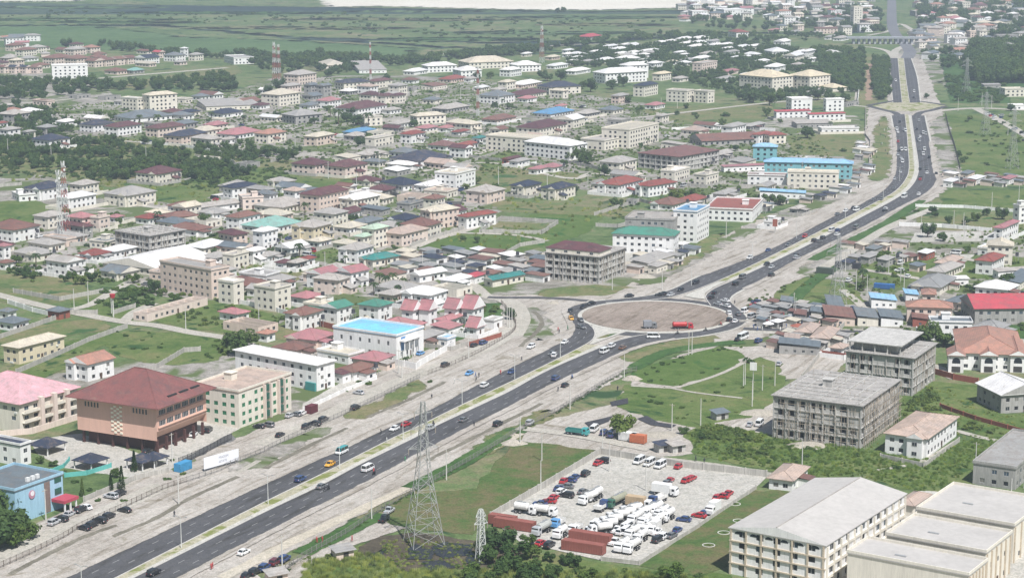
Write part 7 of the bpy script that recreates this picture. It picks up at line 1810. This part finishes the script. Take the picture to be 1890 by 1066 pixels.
container(1632, 533, -20, 9, 'blue tarpaulin shelter on the green plot', surf('tarp blue', (.04, .14, .36), .7), 2.2)

# motorbikes with riders, and people on foot
def skin_person(nm, pose):
    J, E = pose; me = bpy.data.meshes.new(nm); me.from_pydata([p for p, r in J], E, []); o = bpy.data.objects.new(nm, me); C.objects.link(o)
    sk = o.modifiers.new('s', 'SKIN'); sk.use_smooth_shade = True
    for i, (p, r) in enumerate(J): me.skin_vertices[0].data[i].radius = (r, r)
    me.skin_vertices[0].data[0].use_root = True
    dg = bpy.context.evaluated_depsgraph_get(); m2 = bpy.data.meshes.new_from_object(o.evaluated_get(dg)); bpy.data.objects.remove(o); return m2
stand = ([((0, 0, .95), .13), ((0, 0, 1.2), .13), ((0, 0, 1.42), .12), ((0, 0, 1.52), .06), ((0, .01, 1.66), .10), ((0, 0, 1.74), .08), ((-.1, .05, .88), .09), ((-.12, .14, .48), .07), ((-.12, .2, .06), .05), ((-.12, .32, .03), .04), ((.1, -.02, .88), .09), ((.12, -.06, .48), .07), ((.12, -.2, .08), .05), ((.12, -.08, .03), .04),
    ((-.2, 0, 1.4), .06), ((-.27, -.06, 1.12), .045), ((-.26, .1, .88), .035), ((.2, 0, 1.4), .06), ((.27, .08, 1.12), .045), ((.26, .2, .9), .035)],
    [(0, 1), (1, 2), (2, 3), (3, 4), (4, 5), (0, 6), (6, 7), (7, 8), (8, 9), (0, 10), (10, 11), (11, 12), (12, 13), (2, 14), (14, 15), (15, 16), (2, 17), (17, 18), (18, 19)])
ride = ([((0, -.1, .85), .14), ((0, -.05, 1.1), .14), ((0, .03, 1.32), .12), ((0, .06, 1.42), .06), ((0, .1, 1.56), .11), ((0, .1, 1.66), .08), ((-.14, 0, .82), .09), ((-.2, .3, .7), .07), ((-.18, .15, .3), .05), ((.14, 0, .82), .09), ((.2, .3, .7), .07), ((.18, .15, .3), .05),
    ((-.2, .05, 1.28), .06), ((-.28, .3, 1.1), .045), ((-.25, .5, 1.02), .035), ((.2, .05, 1.28), .06), ((.28, .3, 1.1), .045), ((.25, .5, 1.02), .035)], [(0, 1), (1, 2), (2, 3), (3, 4), (4, 5), (0, 6), (6, 7), (7, 8), (0, 9), (9, 10), (10, 11), (2, 12), (12, 13), (13, 14), (2, 15), (15, 16), (16, 17)])
PD, RD = skin_person('person', stand), skin_person('rider', ride)
CL = {'dark': (.03, .03, .04), 'red': (.4, .05, .05), 'white': (.65, .65, .62), 'blue': (.06, .12, .3), 'green': (.06, .2, .1)}
def person(x, y, c, hd=0, data=None, zo=0, where='walking'):
    X, Y = g(x, y); me = data or PD; o = link('person', me, None, (X, Y, max(gz(X, Y), zi) + .02 + zo), R(hd))
    if not me.materials: me.materials.append(flat('clothing dark', CL['dark'], .8))
    o.material_slots[0].link = 'OBJECT'; o.material_slots[0].material = flat('clothing ' + c, CL[c], .8); tag(o, 'person in ' + c + ' clothes ' + where, 'person', 'people by the road'); return o
for q in (';'.join('%d %d %s' % (rx.uniform(1385, 1560), rx.uniform(588, 612), rx.choice(['dark', 'white', 'blue', 'red', 'dark'])) for _ in range(34)) + ';' + ';'.join('%d %d %s' % (rx.uniform(1600, 1640), rx.uniform(205, 300), rx.choice(['dark', 'white'])) for _ in range(14)) + ";884 697 dark;879 704 dark;839 708 white;797 737 dark;703 802 dark;714 818 white;690 875 red;692 878 dark;748 853 green;599 908 dark;393 1050 red;390 1052 red;322 954 dark;963 667 dark;1030 723 dark;1140 722 dark;924 692 red;595 1002 red;585 1003 red;650 1000 red;1284 852 dark;1300 856 dark;1356 562 dark;1395 586 dark;1398 588 dark;1402 585 blue;1500 590 red;1440 612 white;1480 615 dark;1520 612 blue;1030 612 red;1032 616 dark;1048 610 green;875 788 dark;878 696 blue").split(';'):
    x, y, c = q.split(); person(float(x), float(y), c, rnd.uniform(0, 360))
mb_ = MB(); mb_.cyl((0, -.04, 0), .3, .3, .08, 12, 0, 'x'); MW = mb_.data('wheel', [tyre]); mf = MB(); mf.bar((0, -.6, .35), (0, .55, .75), .16); mf.box(-.13, -.55, .68, .13, .15, .82); mf.bar((0, .62, .3), (0, .45, 1.0), .08); mf.bar((-.3, .42, 1.0), (.3, .42, 1.0), .05); mf.bar((0, -.1, .4), (0, .3, .35), .24); MF = mf.data('frame', [chas])
for x, y, hd, c in ((606, 905, -27, 'dark'), (690, 877, -27, 'red'), (1302, 612, -85, 'dark'), (1330, 602, -80, 'red'), (1250, 618, -85, 'dark'), (800, 786, 153, 'dark'), (1056, 700, 150, 'blue')):
    X, Y = g(x, y); r = empty('motorbike', (X, Y, zi + .02), R(hd)); link('frame', MF, r)
    for yy in (-.62, .66): link('wheel', MW, r, (0, yy, .3))
    tag(r, 'small motorbike with a rider on the highway', 'motorbike', 'motorbikes on the highway'); person(x, y, c, hd, RD, 0.02, 'riding a motorbike')
# billboard: long white hoarding with two lines of grey writing
X, Y = g(377, 871); X1, Y1 = g(441, 853); L_ = math.hypot(X1 - X, Y1 - Y); root = empty('billboard', (X, Y, 0), math.atan2(Y1 - Y, X1 - X)); m = MB(); m.box(0, 0, .9, L_, .15, 4.6); m.build('panel', [surf('hoarding white', (.76, .77, .80), .5, .05, .4)], root)
for k in range(4): m = MB(); m.box(.4 + k * (L_ - .9) / 3, .16, 0, .55 + k * (L_ - .9) / 3, .3, 4.3); m.build('post', [steel], root)
for s_, z, sz in (('MAXIM', 3.0, 1.25), ('ESTATE', 1.75, 1.0)):
    cu = bpy.data.curves.new('lettering', 'FONT'); cu.body = s_; cu.size = sz; cu.extrude = .01; tq = bpy.data.objects.new('lettering', cu); C.objects.link(tq); tme = bpy.data.meshes.new_from_object(tq.evaluated_get(bpy.context.evaluated_depsgraph_get())); bpy.data.objects.remove(tq); to = link('lettering', tme); to.parent = root; to.location = (L_ * .42, -.03, z); to.rotation_euler = (math.pi / 2, 0, 0); tme.materials.clear(); tme.materials.append(flat('lettering grey', (.30, .31, .36), .6))
tag(root, 'long white hoarding with grey lettering by the rail fence', 'billboard', fixed=True)
for x, y, h, c, d in ((1772 - 0, 0, 0, 0, 0), (1390, 700, 3.0, 'w', 'white sign panel on a post in the green plot'), (1430, 430, 4, 'r', 'red sign by the road bend')):
    if h:
        X, Y = g(x, y); r = empty('roadside_sign', (X, Y, 0), R(-20)); m = MB(); m.box(-1.3, -.08, 3.5, 1.3, .08, 3.5 + h); m.build('panel', [wm(c)], r); m = MB(); m.cyl((0, .16, 0), .12, .12, 3.6 + h, 6); m.build('post', [steel], r); tag(r, d, 'sign', fixed=True)
X, Y = g(209, 585); r = empty('tank_stand', (X, Y, 0)); m = MB(); m.cyl((0, 0, 0), .15, .15, 8.4, 6); m.build('post', [steel_w], r); m = MB(); m.cyl((0, 0, 8.4), 1.0, 1.3, 1.6, 10); m.build('tank', [flat('red tank', (.40, .03, .04), .5)], r); tag(r, 'red water tank on a tall pole by the lane', 'water tank', fixed=True)
for x, y, s_, c, d in ((1472, 610, 3.2, 'r', 'red market umbrella'), (1418, 606, 2.4, 'w', 'white market umbrella')):
    X, Y = g(x, y); r = empty('market_umbrella', (X, Y, 0)); m = MB(); n = 10
    for k in range(n): a, b = 2 * math.pi * k / n, 2 * math.pi * (k + 1) / n; m.tri((s_ * math.cos(a), s_ * math.sin(a), 2.1), (s_ * math.cos(b), s_ * math.sin(b), 2.1), (0, 0, 3.2)); m.tri((s_ * math.cos(b), s_ * math.sin(b), 2.09), (s_ * math.cos(a), s_ * math.sin(a), 2.09), (0, 0, 3.1))
    m.build('canopy', [wm(c)], r); m = MB(); m.cyl((0, 0, 0), .05, .05, 3.1, 6); m.build('pole', [steel], r); tag(r, d + ' by the market road', 'umbrella', fixed=True)
# stone and concrete garden rings, dark tarpaulins, sand heaps, hut
for x, y in ((1308, 1006), (1336, 983), (1364, 961), (1356, 930)):
    X, Y = g(x, y); r = empty('flower_ring', (X, Y, 0)); m = MB(); n = 20
    for k in range(n): a, b = 2 * math.pi * k / n, 2 * math.pi * (k + 1) / n; P4 = [(1.8 * math.cos(a), 1.8 * math.sin(a)), (1.8 * math.cos(b), 1.8 * math.sin(b)), (1.55 * math.cos(b), 1.55 * math.sin(b)), (1.55 * math.cos(a), 1.55 * math.sin(a))]; m.prism(P4, 0, .22)
    m.build('kerb_ring', [surf('ring kerb', (.55, .54, .50), .9)], r); o = link('plant', CR['l'][0], r, (0, 0, 0), 0, (.7, .7, .7)); tag(r, 'white round flower bed kerb', 'flower bed', 'round flower beds beside the yard')
for q in ([(1175, 773), (1195, 768), (1215, 780), (1250, 785), (1240, 790), (1200, 785)], [(1125, 742), (1160, 735), (1160, 745), (1130, 750)], [(1080, 780), (1130, 768), (1125, 778), (1090, 790)]): patch('dark_tarpaulin', q, ground('tarpaulin', [(0.3, (.04, .04, .05)), (0.7, (.07, .07, .08))], .1, .5, 2), 0, .3)
def heap(x, y, r, h, mat, nm, desc, ex=1.0):
    X, Y = g(x, y); m = MB(); n = 16; rr = random.Random(int(x)); R1 = [(r * ex * rr.uniform(.8, 1.1) * math.cos(2 * math.pi * k / n), r * rr.uniform(.8, 1.1) * math.sin(2 * math.pi * k / n)) for k in range(n)]
    for k in range(n):
        j = (k + 1) % n; a, b = R1[k], R1[j]; c_, d_ = (a[0] * .45, a[1] * .45), (b[0] * .45, b[1] * .45); m.quad((*a, 0), (*b, 0), (*d_, h * .75), (*c_, h * .75)); m.tri((*c_, h * .75), (*d_, h * .75), (0, 0, h))
    o = m.build(nm, [mat], None, (X, Y, 0.1)); tag(o, desc, 'heap', fixed=True)
hs_ = ground('heap sand', [(0.3, (.30, .27, .23)), (0.7, (.44, .40, .35))], .1, .6, 3)
for x, y, r, h, d in ((1165, 700, 3, 1.6, 'white rubble heap at the end of the footpath'), (948, 818, 3.6, 1.4, 'pale sand heap by the football field'), (1160, 488, 4, 1.6, 'orange sand heap beside the concrete block'), (1188, 512, 4.5, 1.8, 'pale sand heap right of the concrete block'), (990, 468, 5, 1.0, 'low sandy mound left of the concrete block'), (1490, 822, 5, 1.2, 'pale sand heap under the scaffolded shell'), (1400, 762, 5, 1.2, 'grey gravel heap left of the scaffolded shell'), (1022, 560, 2.5, 1.2, 'white heap in the road arm'), (1215, 802, 5, .8, 'grey gravel spread beside the round tree')):
    heap(x, y, r, h, hs_, 'sand_heap', d, 1.4)
for x, y, w_, d, rk in ((632, 1028, 5.2, 'tin-roofed hut by the wet ground', 'l'), (510, 1072, 5, 'tin-roofed kiosk beside parked cars at the bottom', 'l'), (1222, 832, 4.5, 'small stall beside the lane', 'n'), (1248, 832, 5, 'grey tin stall beside the lane', 'l'), (1328, 772, 5, 'grey tin shelter on the green plot', 's'), (1385, 650, 0, '', 'l')):
    if not w_: continue
    X, Y = g(x, y); r = empty('hut', (X, Y, 0), R(30)); a = w_ / 2; m = MB(); m.box(-a, -a * .7, 0, a, a * .7, 2.4, 0, False); m.build('wall', [wm('o') if y > 1000 else conc], r); m = MB()
    P4 = [(-a - .6, -a * .7 - .7, 2.45), (a + .6, -a * .7 - .7, 2.45), (a + .6, a * .7 + .5, 3.1), (-a - .6, a * .7 + .5, 3.1)]; m.v += P4 + [(x_, y_, z + .07) for x_, y_, z in P4]
    for f in [(4, 5, 6, 7), (0, 1, 5, 4), (1, 2, 6, 5), (2, 3, 7, 6), (3, 0, 4, 7), (3, 2, 1, 0)]: m.f.append(f); m.m.append(0)
    m.build('roof', [rm(rk)], r); m = MB(); m.box(-a * .2, -a * .7 - .05, .1, a * .4, -a * .7 - .005, 2.0); m.build('door', [dark_m], r); tag(r, d, 'hut', fixed=True)
# standing water
wt = ground('murky water', [(0.3, (.018, .02, .026)), (0.7, (.035, .035, .04))], .1, .5, 2, rough=.15, bump=.02, soft=True)
for q in ([(755, 1018), (775, 1008), (788, 1022), (780, 1034), (760, 1032)], [(798, 1012), (830, 1004), (862, 1012), (850, 1026), (815, 1030)], [(780, 1040), (820, 1036), (835, 1044), (800, 1050)], [(684, 1022), (698, 1014), (710, 1038), (692, 1040)], [(868, 1024), (900, 1028), (892, 1038), (872, 1036)]): patch('pool_water', q, wt, 3.2, 1.6)
W([(700, 1000), (760, 992), (880, 1005), (930, 1030), (860, 1050), (720, 1045)], .12, (.3, .9), 'bush', 'marsh_weeds'); W([(700, 1000), (760, 992), (880, 1005), (930, 1030), (860, 1050), (720, 1045)], .5, (.4, .9), 'tuft', 'marsh_weeds')
# ---------------- air ----------------
m = MB(); m.box(-2600, -60, -1.0, 2600, 5200, 185); o = m.build('haze', []); o['kind'] = 'stuff'
hm = bpy.data.materials.new('haze air'); hm.use_nodes = True; N = hm.node_tree.nodes; L = hm.node_tree.links; N.remove(N['Principled BSDF'])
pv = N.new('ShaderNodeVolumePrincipled'); pv.inputs['Color'].default_value = (.70, .80, 1, 1); pv.inputs['Density'].default_value = HAZE; pv.inputs['Anisotropy'].default_value = 0.2
L.new(pv.outputs[0], N['Material Output'].inputs['Volume']); o.data.materials.clear(); o.data.materials.append(hm)
sc.cycles.volume_bounces = 1; sc.cycles.transparent_max_bounces = 16; sc.cycles.max_bounces = 6
# ---------------- labels that single things out ----------------
ORD = ['leftmost', 'second from left', 'third from left', 'fourth from left', 'fifth from left', 'sixth from left', 'seventh from left', 'eighth from left', 'ninth from left', 'tenth from left'] + [w_ + ' from left' for w_ in ('eleventh', 'twelfth', 'thirteenth', 'fourteenth', 'fifteenth', 'sixteenth', 'seventeenth', 'eighteenth', 'nineteenth', 'twentieth')]
byl = {}
for o, base, pos in PENDING:
    r_ = rel(*pos); lab = base + ', ' + r_; byl.setdefault(lab, []).append((pos[0], o))
for lab, L_ in byl.items():
    L_.sort(key=lambda t: t[0])
    for i, (x, o) in enumerate(L_):
        s_ = lab if len(L_) == 1 else lab + ', ' + (ORD[i] if i < len(L_) - 1 or len(L_) > 2 else 'rightmost')
        if len(L_) > 1 and i == len(L_) - 1: s_ = lab + ', rightmost'
        w_ = s_.split()
        if len(w_) > 16: s_ = s_.replace(' the ', ' ').replace(' with ', ', '); w_ = s_.split()
        if len(w_) > 16: s_ = s_.replace('two-storey ', '').replace(' dark ', ' ')
        o['label'] = s_
for o in C.objects:
    if '_wk' in o: del o['_wk']
